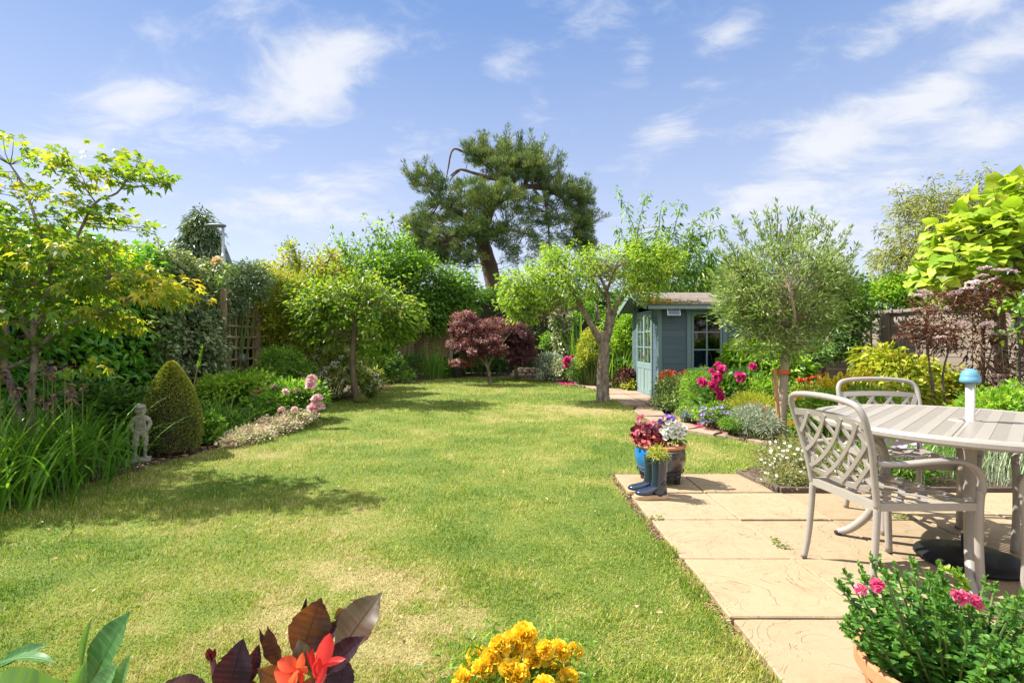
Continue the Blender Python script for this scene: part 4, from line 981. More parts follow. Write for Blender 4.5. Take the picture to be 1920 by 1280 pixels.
for a in (50, 140, 230, 320): g = Geo(); g.lathe([(.001, 0), (.026, 0), (.026, .05), (.001, .055)], PC + [.15 * math.cos(R(a)), .15 * math.sin(R(a)), 0], 10); g.build('leg', M_IRON, ps)
po = thing('glazed_pot', 'squat blue and brown glazed pot with terracotta rim at the patio corner', 'plant pot', PC + [0, 0, .06])
g = Geo(); g.lathe([(.001, .062), (.145, .062), (.165, .075), (.195, .14), (.212, .20), (.210, .25), (.198, .288), (.19, .297)], PC, 48); g.build('body', glaze(), po, smooth=True)
g = Geo(); g.lathe([(.19, .294), (.207, .297), (.213, .306), (.211, .318), (.203, .324), (.186, .323), (.178, .312), (.178, .26), (.001, .26)], PC, 48); g.build('rim', M_TERRA, po, smooth=True)
g = Geo(); g.lathe([(.001, .285), (.176, .282)], PC, 24); g.build('soil', M_SOIL, po)
M_NAVY = surf('navy_glaze', (.008, .018, .045), (.012, .026, .06), 4, .1, coat=.8, spec=.5); M_SOLE = surf('cream_sole', (.40, .28, .16), (.50, .37, .23), 12, .6)
bo = thing('boot_planter', 'pair of shiny navy ceramic wellington boots standing on the patio', 'boot planter', (1.08, 3.9, 0))
def boot(ox, oy, sc_=1.0, rz=0.):
    cz_, sz_ = math.cos(rz), math.sin(rz)
    def tf(p): p = np.asarray(p) * sc_; return np.stack([p[..., 0] * cz_ - p[..., 1] * sz_ + ox, p[..., 0] * sz_ + p[..., 1] * cz_ + oy, p[..., 2]], -1)
    an = np.linspace(0, 2 * np.pi, 28, endpoint=False)
    rings = []
    # x: shaft at 0, toe towards -x
    for (x, z, tilt, hl, hw_) in ((.0, .300, 0, .062, .052), (.0, .295, 0, .064, .054), (.0, .28, 0, .060, .050), (.0, .20, 0, .057, .047), (-.003, .14, 4, .056, .044), (-.012, .105, 18, .058, .041), (-.03, .085, 42, .055, .041), (-.055, .066, 66, .043, .042), (-.085, .054, 80, .033, .044), (-.12, .048, 88, .0275, .045), (-.15, .045, 92, .024, .042), (-.172, .042, 96, .018, .033), (-.184, .039, 98, .010, .018), (-.187, .038, 99, .002, .004)):
        d = np.array([math.cos(R(tilt)), 0, math.sin(R(tilt)) * 1.0]); rings.append(np.array([x, 0, z]) + np.outer(np.cos(an) * hl, d) + np.outer(np.sin(an) * hw_, [0, 1, 0]))
    g = Geo(); r2 = [tf(r) for r in rings]; r2 = [np.column_stack([q[:, :2], np.maximum(q[:, 2], .022 * sc_)]) for q in r2]; g.loft(r2)
    # heel
    h = [];
    for z, s in ((.024, 1.0), (.06, 1.0), (.10, .97), (.13, .9)): h.append(tf(np.column_stack([.0 + np.cos(an) * .058 * s, np.sin(an) * .042 * s, z + 0 * an])))
    g.loft(h)
    # top band
    g2 = Geo(); b = g.build('boot', M_NAVY, bo, smooth=True)
    out = []
    for x, w_ in ((.062, 0), (.058, .028), (.03, .042), (-.02, .037), (-.06, .042), (-.11, .047), (-.15, .044), (-.178, .03), (-.192, 0)): out.append((x, w_))
    ol = np.array(out + [(x, -w_) for x, w_ in out[::-1][1:-1]]); ol = smooth_path(np.vstack([ol, ol[:1]]), 3)[:-1]
    s = Geo(); s.loft([tf(np.column_stack([ol * 1.0, np.full(len(ol), .0)])), tf(np.column_stack([ol * 1.03, np.full(len(ol), .006)])), tf(np.column_stack([ol * 1.03, np.full(len(ol), .026)])), tf(np.column_stack([ol * .98, np.full(len(ol), .031)]))])
    s.build('sole', M_SOLE, b)
    return b
boot(1.115, 3.87, 1.0, R(4)); boot(1.09, 3.985, 1.0, R(-3))
g = Geo(); g.lathe([(.001, .27), (.05, .27)], (1.115, 3.87, 0), 16); g.lathe([(.001, .27), (.05, .27)], (1.09, 3.985, 0), 16); g.build('soil', M_SOIL, bo)

# bed edging beside the patio
g = Geo()
for (a_, b_) in (((2.02, 4.58), (2.05, 4.3)), ((2.05, 4.3), (2.12, 4.06)), ((2.12, 4.05), (2.75, 4.04)), ((2.75, 4.04), (3.45, 4.05)), ((3.45, 4.05), (4.2, 4.04))): g.beam((*a_, -.005), (*b_, -.005), .035, .075, a=rng.random())
tag(g.build('bed_edging', surf('dark_edging', (.07, .05, .04), (.16, .12, .09), 9, .9, bump=.5, usev=.3), origin=(2.8, 4.1, 0), bevel=.006), 'dark timber edging holding the daisy bed beside the patio', 'edging')

# ------------------------------------------------------------------ stone boy
M_STONE = surf('weathered_cast_stone', (.19, .17, .145), (.33, .305, .265), 26, .9, bump=.5, bscale=90, c3=(.43, .40, .35))
SB = np.array([-3.70, 5.10, 0]); HS = .535
def skin(name, pts, edges, rad, mat, parent, sub=2, root=0, loc=(0, 0, 0), rz=0):
    me = bpy.data.meshes.new(name); me.from_pydata([tuple(p) for p in pts], edges, []); o = bpy.data.objects.new(name, me); COL.objects.link(o)
    o.parent = parent; o.location = loc; o.rotation_euler = (0, 0, rz); me.materials.append(mat)
    m = o.modifiers.new('skin', 'SKIN'); m.use_smooth_shade = True
    for i, r_ in enumerate(rad):
        s = me.skin_vertices[0].data[i]; s.radius = (r_, r_) if np.isscalar(r_) else r_; s.use_root = (i == root)
    sb = o.modifiers.new('sub', 'SUBSURF'); sb.levels = sub; sb.render_levels = sub
    return o
stt = thing('boy_statue', 'weathered stone statue of a small boy in a flat cap beside the clipped cone', 'statue', SB)
k = HS / 1.0
J = {'pel': (0, 0, .50), 'wst': (0, 0, .585), 'chs': (0, -.005, .70), 'shc': (0, 0, .765), 'nck': (0, 0, .80), 'hd0': (0, -.012, .845), 'hd1': (0, -.015, .90), 'hd2': (0, -.012, .95),
     'lsh': (-.105, .0, .745), 'lel': (-.15, .035, .62), 'lwr': (-.105, -.015, .515), 'lhd': (-.085, -.045, .485), 'rsh': (.105, 0, .745), 'rel': (.15, .035, .62), 'rwr': (.105, -.015, .515), 'rhd': (.085, -.045, .485),
     'lhp': (-.058, 0, .47), 'lth': (-.072, -.005, .37), 'lkn': (-.075, -.008, .265), 'lbr': (-.075, -.003, .225), 'lan': (-.078, .01, .06), 'lhl': (-.08, .008, .022), 'lto': (-.095, -.085, .018),
     'rhp': (.058, 0, .47), 'rth': (.072, -.012, .37), 'rkn': (.072, -.03, .27), 'rbr': (.072, -.02, .228), 'ran': (.07, .0, .06), 'rhl': (.07, .0, .022), 'rto': (.10, -.09, .018)}
rad = {'pel': (.092, .07), 'wst': (.095, .07), 'chs': (.105, .07), 'shc': (.07, .05), 'nck': .035, 'hd0': .058, 'hd1': .072, 'hd2': .06, 'lsh': .048, 'lel': .043, 'lwr': .03, 'lhd': .026, 'rsh': .048, 'rel': .043, 'rwr': .03, 'rhd': .026,
       'lhp': .062, 'lth': .062, 'lkn': .058, 'lbr': .036, 'lan': .027, 'lhl': .03, 'lto': .024, 'rhp': .062, 'rth': .062, 'rkn': .058, 'rbr': .036, 'ran': .027, 'rhl': .03, 'rto': .024}
E = [('pel', 'wst'), ('wst', 'chs'), ('chs', 'shc'), ('shc', 'nck'), ('nck', 'hd0'), ('hd0', 'hd1'), ('hd1', 'hd2')] + [(s + a, s + b) for s in 'lr' for a, b in (('sh', 'el'), ('el', 'wr'), ('wr', 'hd'), ('hp', 'th'), ('th', 'kn'), ('kn', 'br'), ('br', 'an'), ('an', 'hl'), ('hl', 'to'))] + [('shc', 'lsh'), ('shc', 'rsh'), ('pel', 'lhp'), ('pel', 'rhp')]
ks = list(J); ix = {n_: i for i, n_ in enumerate(ks)}
sc3 = lambda q: tuple(np.array(q) * k)
BRZ = R(32)
skin('body', [sc3(J[n_]) for n_ in ks], [(ix[a], ix[b]) for a, b in E], [tuple(np.array(rad[n_]) * k) if not np.isscalar(rad[n_]) else rad[n_] * k for n_ in ks], M_STONE, stt, 2, ix['pel'], (0, 0, .02), BRZ)
def sp(g, c, r_, n=14):
    lat = np.linspace(-np.pi / 2, np.pi / 2, 9); lon = np.linspace(0, 2 * np.pi, n, endpoint=False)
    g.loft([np.column_stack([c[0] + r_[0] * math.cos(a) * np.cos(lon), c[1] + r_[1] * math.cos(a) * np.sin(lon), c[2] + r_[2] * math.sin(a) + 0 * lon]) for a in lat])
def brz(g):
    c, s = math.cos(BRZ), math.sin(BRZ); g.V = [np.column_stack([v[:, 0] * k * c - v[:, 1] * k * s + SB[0], v[:, 0] * k * s + v[:, 1] * k * c + SB[1], v[:, 2] * k + .02]) for v in g.V]; return g
g = Geo(); sp(g, (0, .018, .95), (.088, .10, .055)); sp(g, (0, -.085, .944), (.062, .05, .013)); sp(g, (-.03, .06, .965), (.075, .07, .045)); brz(g).build('cap', M_STONE, stt, smooth=True)
g = Geo()
for s in (-1, 1): sp(g, (s * .065, .02, .88), (.026, .045, .07)); sp(g, (s * .03, -.072, .903), (.013, .012, .01)); sp(g, (s * .035, .05, .84), (.04, .04, .05))
sp(g, (0, .055, .87), (.07, .04, .075)); brz(g).build('hair', M_STONE, stt, smooth=True)
g = Geo(); sp(g, (0, -.085, .885), (.012, .018, .02)); sp(g, (0, -.076, .855), (.022, .012, .007)); sp(g, (-.035, -.06, .87), (.022, .02, .022)); sp(g, (.035, -.06, .87), (.022, .02, .022)); brz(g).build('face', M_STONE, stt, smooth=True)
g = Geo(); an_ = np.linspace(0, 2 * np.pi, 25)
g.tube(np.column_stack([.1 * np.cos(an_), .074 * np.sin(an_), .555 + .008 * np.cos(3 * an_)]), .014, 6, cap=False)
for s in (-1, 1): g.tube([(0, -.06, .73), (s * .045, -.055, .775), (s * .05, .01, .79)], .014, 6); g.tube(np.column_stack([s * .073 + .052 * np.cos(an_), -.01 - .01 * (s > 0) + .052 * np.sin(an_), .245 + 0 * an_]), .012, 6, cap=False)
for x in (-.06, -.02, .03, .065): g.tube([(x, -.07, .71), (x * .8 + .01, -.082, .64), (x * .9, -.075, .57)], .006, 5)
brz(g).build('clothing', M_STONE, stt, smooth=True)
g = Geo(); g.box(SB + [.01, -.01, .008], (.17, .15, .03), rz=BRZ); g.build('plinth', M_STONE, stt, bevel=.006)
# ------------------------------------------------------------------ leaf colours
LM = {}
def lm(key, cols, **kw): LM[key] = leafmat(key, cols, **kw); return LM[key]
lm('laurel_leaf', [(.03, .11, .010), (.07, .20, .018), (.13, .29, .025), (.22, .36, .04)], rough=.26, spec=.55, tfac=.3)
lm('elaeagnus_leaf', [(.042, .068, .026), (.085, .118, .048), (.16, .195, .095), (.26, .29, .165)], rough=.4, tfac=.2)
lm('acer_leaf', [(.045, .11, .016), (.085, .18, .02), (.17, .25, .025), (.44, .37, .03)], trans=[(.16, .30, .01), (.27, .42, .015), (.50, .52, .02), (.72, .55, .03)], tfac=.5)
lm('apple_leaf', [(.045, .10, .012), (.10, .18, .02), (.20, .28, .035), (.33, .38, .07)], tfac=.45)
lm('young_apple_leaf', [(.035, .09, .012), (.08, .15, .018), (.15, .22, .025), (.26, .31, .05)], trans=[(.12, .26, .01), (.22, .38, .02), (.34, .48, .03), (.48, .54, .05)], tfac=.45)
lm('dark_leaf', [(.015, .045, .010), (.03, .08, .015), (.06, .13, .025), (.12, .2, .04)], tfac=.3)
lm('mid_leaf', [(.03, .085, .012), (.06, .14, .018), (.11, .21, .028), (.2, .29, .05)], tfac=.4)
lm('bright_leaf', [(.05, .14, .012), (.10, .22, .018), (.18, .31, .025), (.28, .38, .05)], trans=[(.18, .4, .01), (.26, .5, .02), (.38, .58, .03), (.5, .6, .06)], tfac=.45)
lm('golden_leaf', [(.085, .14, .012), (.18, .23, .02), (.31, .33, .04), (.45, .43, .08)], trans=[(.3, .42, .01), (.45, .52, .02), (.6, .58, .03), (.7, .6, .06)], tfac=.4)
lm('pine_needle', [(.034, .068, .027), (.072, .116, .038), (.132, .174, .05), (.23, .25, .07)], tfac=.15, rough=.5)
lm('conifer_leaf', [(.03, .06, .028), (.06, .10, .045), (.10, .15, .07), (.16, .2, .1)], tfac=.15)
lm('goldconifer_leaf', [(.06, .10, .015), (.13, .18, .02), (.26, .28, .03), (.36, .32, .05)], tfac=.3)
lm('olive_leaf', [(.045, .095, .016), (.095, .165, .028), (.165, .24, .055), (.28, .345, .13)], trans=[(.22, .36, .04), (.32, .44, .07), (.42, .5, .12), (.5, .52, .2)], tfac=.34, rough=.42)
lm('purple_leaf', [(.035, .013, .015), (.085, .027, .027), (.155, .06, .052), (.25, .125, .11)], trans=[(.10, .02, .015), (.19, .045, .03), (.30, .09, .06), (.42, .18, .12)], tfac=.35)
lm('maroon_leaf', [(.025, .010, .014), (.05, .018, .022), (.09, .035, .038), (.15, .07, .07)], trans=[(.08, .015, .015), (.14, .03, .02), (.2, .05, .03), (.25, .08, .05)], tfac=.3)
lm('elder_leaf', [(.03, .012, .010), (.06, .025, .018), (.11, .055, .035), (.18, .11, .075)], trans=[(.12, .03, .01), (.2, .06, .02), (.28, .1, .04), (.35, .16, .08)], tfac=.3)
lm('catalpa_leaf', [(.08, .16, .012), (.16, .26, .018), (.27, .34, .03), (.40, .42, .06)], trans=[(.22, .44, .01), (.36, .55, .02), (.52, .63, .04), (.66, .66, .08)], tfac=.42, rough=.5)
lm('bamboo_leaf', [(.055, .08, .014), (.11, .135, .024), (.19, .20, .045), (.28, .27, .08)], tfac=.3)
lm('variegated_leaf', [(.05, .10, .025), (.14, .19, .06), (.36, .38, .20), (.60, .58, .42)], tfac=.3)
lm('yew_leaf', [(.03, .06, .008), (.075, .115, .016), (.18, .20, .028), (.34, .32, .06)], tfac=.2, rough=.5)
lm('strap_leaf', [(.025, .085, .010), (.055, .15, .016), (.11, .23, .025), (.2, .32, .05)], trans=[(.10, .28, .01), (.18, .4, .015), (.28, .5, .03), (.4, .55, .06)], tfac=.4, rough=.4)
lm('grey_leaf', [(.10, .13, .08), (.18, .22, .14), (.28, .32, .22), (.40, .43, .33)], tfac=.2)


def B(px, py, Z, rx, ry, rz, n): return (P(px, py, Z), (rx / FPX * Z, rz, ry / FPX * Z), n)
def PP(Z, *pts):
    """a limb drawn through points of the view at (varying) depth"""
    o = []
    for q in pts: o.append(P(q[0], q[1], q[2] if len(q) > 2 else Z))
    return np.array(o)


def tree(name, label, cat, base, paths, blobs, mat, bark, per, cr, L, W, shape='oval', group=None, sprigs=(), tw=.005, twfrac=1.0, shoots=None, ctr=None, rmin=.3, lo=-1.0, **kw):
    """tree > trunk (with its limbs), branches (the fine wood), crown (leaves in clusters at the twig ends)"""
    base = np.array(base, float); root = thing(name, label, cat, base, group)
    g = Geo(); limbs(g, paths); g.build('trunk', bark, root, smooth=True)
    sk = skeleton(paths)
    cl = [ell(n, c, r, rmin, lo) for c, r, n in blobs]
    g = Geo(); tg = Geo()
    for p, n, r_ in sprigs:
        q = smooth_path(p, 6); tg.tube(q, np.linspace(tw * 2, tw * .6, len(q)), 5, cap=False)
        i = np.linspace(len(q) * .15, len(q) - 1, n).astype(int); c = q[i] + rng.standard_normal((n, 3)) * r_ * .4
        crown(g, c, max(4, per // 2), r_, L, W, shape, ctr=base + [0, 0, 1], **kw)
    allc = np.concatenate(cl) if cl else None
    if allc is not None:
        allc[:, 2] = np.maximum(allc[:, 2], .15)
        cc = np.array([c for c, r, n in blobs]).mean(0) if ctr is None else ctr
        for c in cl: crown(g, c, per, cr, L, W, shape, ctr=cc - np.array([0, 0, .3]), **kw)
        twigs(tg, sk, allc, tw, twfrac)
        if shoots:      # young upright shoots that break the outline
            n_, ln_, per_, r_, up_ = shoots; o = allc - cc; sc_ = np.linalg.norm(o / np.maximum(np.abs(allc - cc).max(0), .1), axis=1) + .25 * o[:, 2] / np.abs(o[:, 2]).max() + .25 * rng.random(len(allc))
            for i in np.argsort(-sc_)[:n_]:
                d = nrm(nrm(o[i]) * (1 - up_) + np.array([0, 0, up_]) + rng.standard_normal(3) * .22); l_ = ln_ * rng.uniform(.5, 1.3); a_ = allc[i]; b_ = a_ + d * l_
                tg.tube([a_, (a_ + b_) / 2, b_], [tw, tw * .7, tw * .4], 4, cap=False); c = a_ + np.linspace(.1, 1, per_)[:, None] * (b_ - a_) + rng.standard_normal((per_, 3)) * r_ * .15
                crown(g, c, max(4, int(per * .35)), r_, L, W, shape, ctr=a_ - d * 2, **kw)
    g.build('crown', mat, root)
    if tg.n: tg.build('branches', M_TWIG if bark is not M_PINEBARK else bark, root)
    return root


def hedge(name, label, cat, boxes, mat, n, L, W, shape='oval', cr=.16, per=14, depth=.22, face=(1, 0, 0), core=True, top=.12, **kw):
    """clipped hedge: leaf clusters on an uneven skin, and a solid dark core with stems behind. boxes=[(x0,x1,y0,y1,z0,z1,share)]"""
    bx = np.array([b[:6] for b in boxes]); base = np.array([(bx[:, 0].min() + bx[:, 1].max()) / 2, (bx[:, 2].min() + bx[:, 3].max()) / 2, 0])
    root = thing(name, label, cat, base)
    cl = []; nr = []
    for b in boxes:
        x0, x1, y0, y1, z0, z1 = b[:6]; m = int(n * b[6]); ax = (x1 - x0) * (y1 - y0); af = (y1 - y0) * (z1 - z0); ae = (x1 - x0) * (z1 - z0)
        areas = np.array([af, ax, ae * .9, af * (.15)]); k = rng.choice(4, m, p=areas / areas.sum())
        r1, r2, r3 = rng.random(m), rng.random(m), rng.normal(0, depth, m)
        fx = face[0]; fy = face[1]
        p = np.zeros((m, 3)); q = np.zeros((m, 3))
        X_ = x0 + (x1 - x0) * r1; Y_ = y0 + (y1 - y0) * r2; Z_ = z0 + (z1 - z0) * rng.random(m)
        bump = lambda a_, b_: depth * 1.6 * (VN(a_, b_, 1.7) - .5)
        front_x = np.where(k == 0, (x1 if fx >= 0 else x0), np.where(k == 3, (x0 if fx >= 0 else x1), X_))
        if fx: p[:, 0] = front_x + np.where(k == 0, bump(Y_, Z_) - np.abs(r3) * .6, 0); p[:, 1] = np.where(k == 2, y0 + np.abs(r3) * .5, Y_); p[:, 2] = np.where(k == 1, z1 + top * 2 * (VN(X_, Y_, 2.2) - .5) - np.abs(r3) * .4, Z_); q[k == 0] = (fx, 0, .25); q[k == 2] = (0, -1, .2); q[k == 3] = (-fx, 0, .2)
        else: p[:, 0] = np.where(k == 2, np.where(r1 < .5, x0, x1), X_); p[:, 1] = np.where(k == 0, y0 - bump(X_, Z_) + np.abs(r3) * .6, np.where(k == 3, y1, Y_)); p[:, 2] = np.where(k == 1, z1 + top * 2 * (VN(X_, Y_, 2.2) - .5) - np.abs(r3) * .4, Z_); q[k == 0] = (0, -1, .25); q[k == 2] = (1, 0, .2); q[k == 3] = (0, 1, .2)
        q[k == 1] = (0, -.1, 1); cl.append(p); nr.append(q)
    cl = np.concatenate(cl); nr = np.concatenate(nr); g = Geo()
    N = len(cl) * per; kk = np.repeat(np.arange(len(cl)), per); pos = cl[kk] + rdir(N) * (rng.random(N) ** .5)[:, None] * cr
    pos[:, 2] = np.maximum(pos[:, 2], .02)
    ax = nrm(nr[kk] * .55 + rdir(N) * .8 + [0, 0, -.1]); up = nrm(nr[kk] * .8 + rdir(N) * .55 + [0, 0, .45])
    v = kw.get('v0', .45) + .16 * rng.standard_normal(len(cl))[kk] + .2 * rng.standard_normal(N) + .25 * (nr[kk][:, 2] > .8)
    leaves(g, pos, ax, up, L * (.6 + .65 * rng.random(N)), W * (.75 + .5 * rng.random(N)), v, shape, kw.get('fold', .3), kw.get('droop', .2))
    g.build('foliage', mat, root)
    if core:  # solid dark core stands in for the dark, dense inside; tubes are stems
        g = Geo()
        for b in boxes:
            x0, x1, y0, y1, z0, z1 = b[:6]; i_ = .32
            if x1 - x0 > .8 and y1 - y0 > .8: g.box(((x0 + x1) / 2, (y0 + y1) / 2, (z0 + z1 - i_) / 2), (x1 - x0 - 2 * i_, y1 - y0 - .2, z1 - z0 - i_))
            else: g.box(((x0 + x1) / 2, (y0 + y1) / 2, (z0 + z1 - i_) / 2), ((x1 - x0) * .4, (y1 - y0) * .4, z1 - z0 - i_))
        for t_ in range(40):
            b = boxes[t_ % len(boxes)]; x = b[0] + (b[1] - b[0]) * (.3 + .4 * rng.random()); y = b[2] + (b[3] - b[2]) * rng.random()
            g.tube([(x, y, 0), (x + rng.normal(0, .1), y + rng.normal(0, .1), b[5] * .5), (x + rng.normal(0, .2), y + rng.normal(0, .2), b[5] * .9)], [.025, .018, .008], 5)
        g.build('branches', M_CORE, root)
    return root
M_CORE = surf('hedge_dark_core', (.022, .024, .012), (.05, .045, .025), 9, .95, bump=1.0)  # dark colour put into the solid core that stops seeing through

# ------------------------------------------------------------------ left boundary
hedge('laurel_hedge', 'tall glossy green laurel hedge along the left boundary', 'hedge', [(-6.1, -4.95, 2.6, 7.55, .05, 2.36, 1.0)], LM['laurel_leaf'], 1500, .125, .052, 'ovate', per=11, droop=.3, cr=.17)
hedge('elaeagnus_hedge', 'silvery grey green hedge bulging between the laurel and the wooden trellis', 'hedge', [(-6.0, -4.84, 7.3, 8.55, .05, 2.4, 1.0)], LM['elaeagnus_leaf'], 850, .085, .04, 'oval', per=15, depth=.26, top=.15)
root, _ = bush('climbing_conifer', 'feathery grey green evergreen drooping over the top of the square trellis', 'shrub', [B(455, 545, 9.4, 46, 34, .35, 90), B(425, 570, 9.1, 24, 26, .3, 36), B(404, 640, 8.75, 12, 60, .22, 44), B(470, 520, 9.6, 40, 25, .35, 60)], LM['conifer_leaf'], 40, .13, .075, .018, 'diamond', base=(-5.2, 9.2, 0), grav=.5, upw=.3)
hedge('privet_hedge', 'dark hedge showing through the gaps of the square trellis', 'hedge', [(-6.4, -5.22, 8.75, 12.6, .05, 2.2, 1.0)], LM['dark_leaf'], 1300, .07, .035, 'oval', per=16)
root, _ = bush('golden_conifer', 'yellow green feathery conifer right of the square trellis', 'conifer', [B(515, 600, 10.3, 36, 55, .45, 110), B(540, 560, 10.6, 45, 50, .45, 120), B(530, 655, 10.4, 40, 60, .4, 100), B(505, 545, 10.2, 28, 40, .35, 50)], LM['goldconifer_leaf'], 42, .15, .075, .02, 'diamond', base=(-4.75, 10.5, 0), upw=.4, vfun=lambda p: .22 * (p[:, 2] - 1.3))
tree('amber_shrub', 'amber and green twiggy shrub reaching above the hedge line left of centre', 'shrub', (-4.6, 12.2, 0), [(PP(12.2, (560, 735), (562, 640), (566, 560), (560, 500)), [.05, .03, .015]), (PP(12.2, (562, 640), (600, 570), (612, 500), (625, 470)), [.035, .02, .008]), (PP(12.2, (562, 620), (520, 560), (505, 520)), [.03, .015, .008])],
     [B(560, 520, 12.2, 60, 32, .6, 90), B(600, 515, 12.2, 55, 35, .6, 80), B(510, 520, 12, 40, 22, .5, 45), B(545, 480, 12.2, 22, 26, .3, 24), B(620, 480, 12.2, 14, 14, .2, 8), B(490, 505, 12, 30, 16, .4, 18)], lm('amber_leaf', [(.06, .11, .014), (.14, .19, .02), (.27, .27, .03), (.38, .26, .045)], tfac=.45), M_TWIG, 15, .17, .085, .045, 'oval', sprigs=[(PP(12.2, (575, 520), (556, 480), (540, 452)), 9, .13), (PP(12.2, (590, 510), (605, 485), (622, 470)), 7, .12), (PP(12.2, (600, 500), (592, 480), (585, 462)), 6, .1)])
# background trees: left of the pine
tree('broadleaf_tree', 'large green broadleaf tree behind the young apple tree', 'tree', (-3.0, 16.8, 0), [(PP(16.8, (770, 710), (772, 640), (765, 580), (745, 520)), [.14, .10, .05]), (PP(16.8, (770, 620), (820, 560), (850, 520)), [.08, .05, .02]), (PP(16.8, (770, 610), (700, 560), (665, 510)), [.07, .04, .02])],
     [B(690, 520, 16.6, 65, 40, 1.2, 130), B(745, 500, 16.8, 55, 34, 1.2, 110), B(800, 530, 16.8, 60, 45, 1.2, 130), B(850, 545, 17, 40, 38, .9, 70), B(760, 570, 16.6, 75, 45, 1.1, 120), B(660, 560, 16.5, 50, 40, 1, 70), B(815, 590, 16.8, 50, 35, 1, 70), B(880, 560, 17.2, 22, 32, .5, 22)], LM['mid_leaf'], M_BARK, 22, .27, .13, .07, 'ovate', tw=.01, shoots=(50, .9, 5, .17, .5), vr=(.42, .27, .25), sprigs=[(PP(17, (850, 550), (880, 530), (893, 505)), 8, .15), (PP(16.8, (690, 520), (672, 490), (668, 476)), 5, .14), (PP(16.8, (745, 500), (735, 480), (742, 468)), 5, .14)])
tree('bushy_tree', 'bushy light green small tree on twin brown stems behind the white rhododendron', 'tree', (-4.55, 11.6, 0), [(PP(11.6, (583, 735), (583, 660), (584, 620), (570, 570)), [.055, .05, .02]), (PP(11.6, (590, 735), (598, 660), (608, 620), (640, 570)), [.05, .045, .02])],
     [B(570, 570, 11.6, 55, 45, .7, 130), B(620, 580, 11.7, 60, 45, .7, 140), B(560, 620, 11.3, 35, 28, .5, 50), B(665, 620, 11.8, 50, 40, .6, 80), B(640, 660, 12, 60, 28, .6, 60)], LM['bright_leaf'], M_BARK, 17, .18, .095, .055, 'ovate')
# far conifer, far left
cb = []
for i, y in enumerate(np.linspace(404, 505, 12)):
    rr = 6 + i * 4.4; cb.append(B(372 + 6 * math.sin(i * 1.7), y, 30, rr * .85, 11, rr / 960 * 30, 5 + i * 3))
cb.append(B(396, 430, 30, 10, 16, .3, 10)); cb.append(B(392, 460, 30, 18, 22, .6, 22))
tree('weeping_spruce', 'dark weeping conifer beyond the left hedge next to the street lamp', 'conifer', (-18.4, 30, 0), [(PP(30, (372, 660), (372, 500), (370, 402)), [.2, .12, .03])], cb, LM['conifer_leaf'], M_BARK, 34, .42, .32, .075, 'diamond', grav=1.1, upw=.2, tw=.02)
# acer at the left
ZA = 4.45
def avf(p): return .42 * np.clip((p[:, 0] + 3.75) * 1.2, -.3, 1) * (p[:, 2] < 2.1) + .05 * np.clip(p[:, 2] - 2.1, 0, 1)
tree('acer_tree', 'acer tree with lobed yellow green leaves spreading in tiers at the left edge', 'tree', (-4.12, 4.5, 0),
     [(PP(ZA, (62, 880), (58, 760), (66, 660), (64, 600), (95, 520), (70, 420), (41, 344), (19, 309)), [.03, .026, .024, .018, .014, .01, .006]), (PP(ZA, (50, 885), (34, 770), (8, 680), (10, 600), (-20, 500), (-30, 400)), [.03, .028, .024, .018, .012]),
      (PP(ZA, (66, 655), (120, 612), (180, 590), (260, 562), (330, 560)), [.018, .013, .009, .005]), (PP(ZA, (64, 640), (40, 600), (60, 540), (130, 470), (175, 384), (219, 362), (237, 334)), [.02, .016, .012, .01, .006]),
      (PP(ZA, (178, 378), (150, 340), (128, 312)), [.007, .005, .003]), (PP(ZA, (225, 355), (270, 348), (312, 352)), [.005, .004, .002]), (PP(ZA, (15, 690), (60, 668), (66, 640)), [.018, .014, .012]), (PP(ZA, (62, 620), (110, 560), (190, 520), (280, 520)), [.014, .01, .007, .004])],
     [B(70, 520, ZA, 110, 55, .75, 40), B(170, 490, ZA, 75, 42, .6, 34), B(60, 440, ZA, 85, 38, .6, 20), B(120, 395, ZA, 90, 30, .5, 17), B(15, 345, ZA, 40, 40, .4, 10), B(190, 340, ZA, 55, 16, .3, 11), B(225, 295, ZA, 28, 12, .25, 7), B(110, 302, ZA, 30, 10, .25, 6), B(300, 330, ZA, 26, 10, .2, 5), B(215, 410, ZA, 40, 24, .4, 12),
      B(250, 535, ZA, 95, 26, .45, 40), B(330, 555, ZA, 38, 16, .3, 13), B(120, 595, ZA, 120, 26, .6, 22), B(215, 605, ZA, 60, 12, .35, 8), B(-40, 470, ZA, 80, 130, .7, 40), B(25, 280, ZA, 35, 16, .4, 9), B(250, 335, ZA, 45, 18, .3, 9), B(60, 640, ZA, 60, 20, .4, 10), B(165, 690, ZA - .2, 30, 8, .2, 3)],
     LM['acer_leaf'], M_BARKG, 9, .15, .062, .05, 'palm', flat=.45, out=.4, upw=1.1, droop=.25, tw=.0028, vfun=avf, vr=(.38, .14, .14))

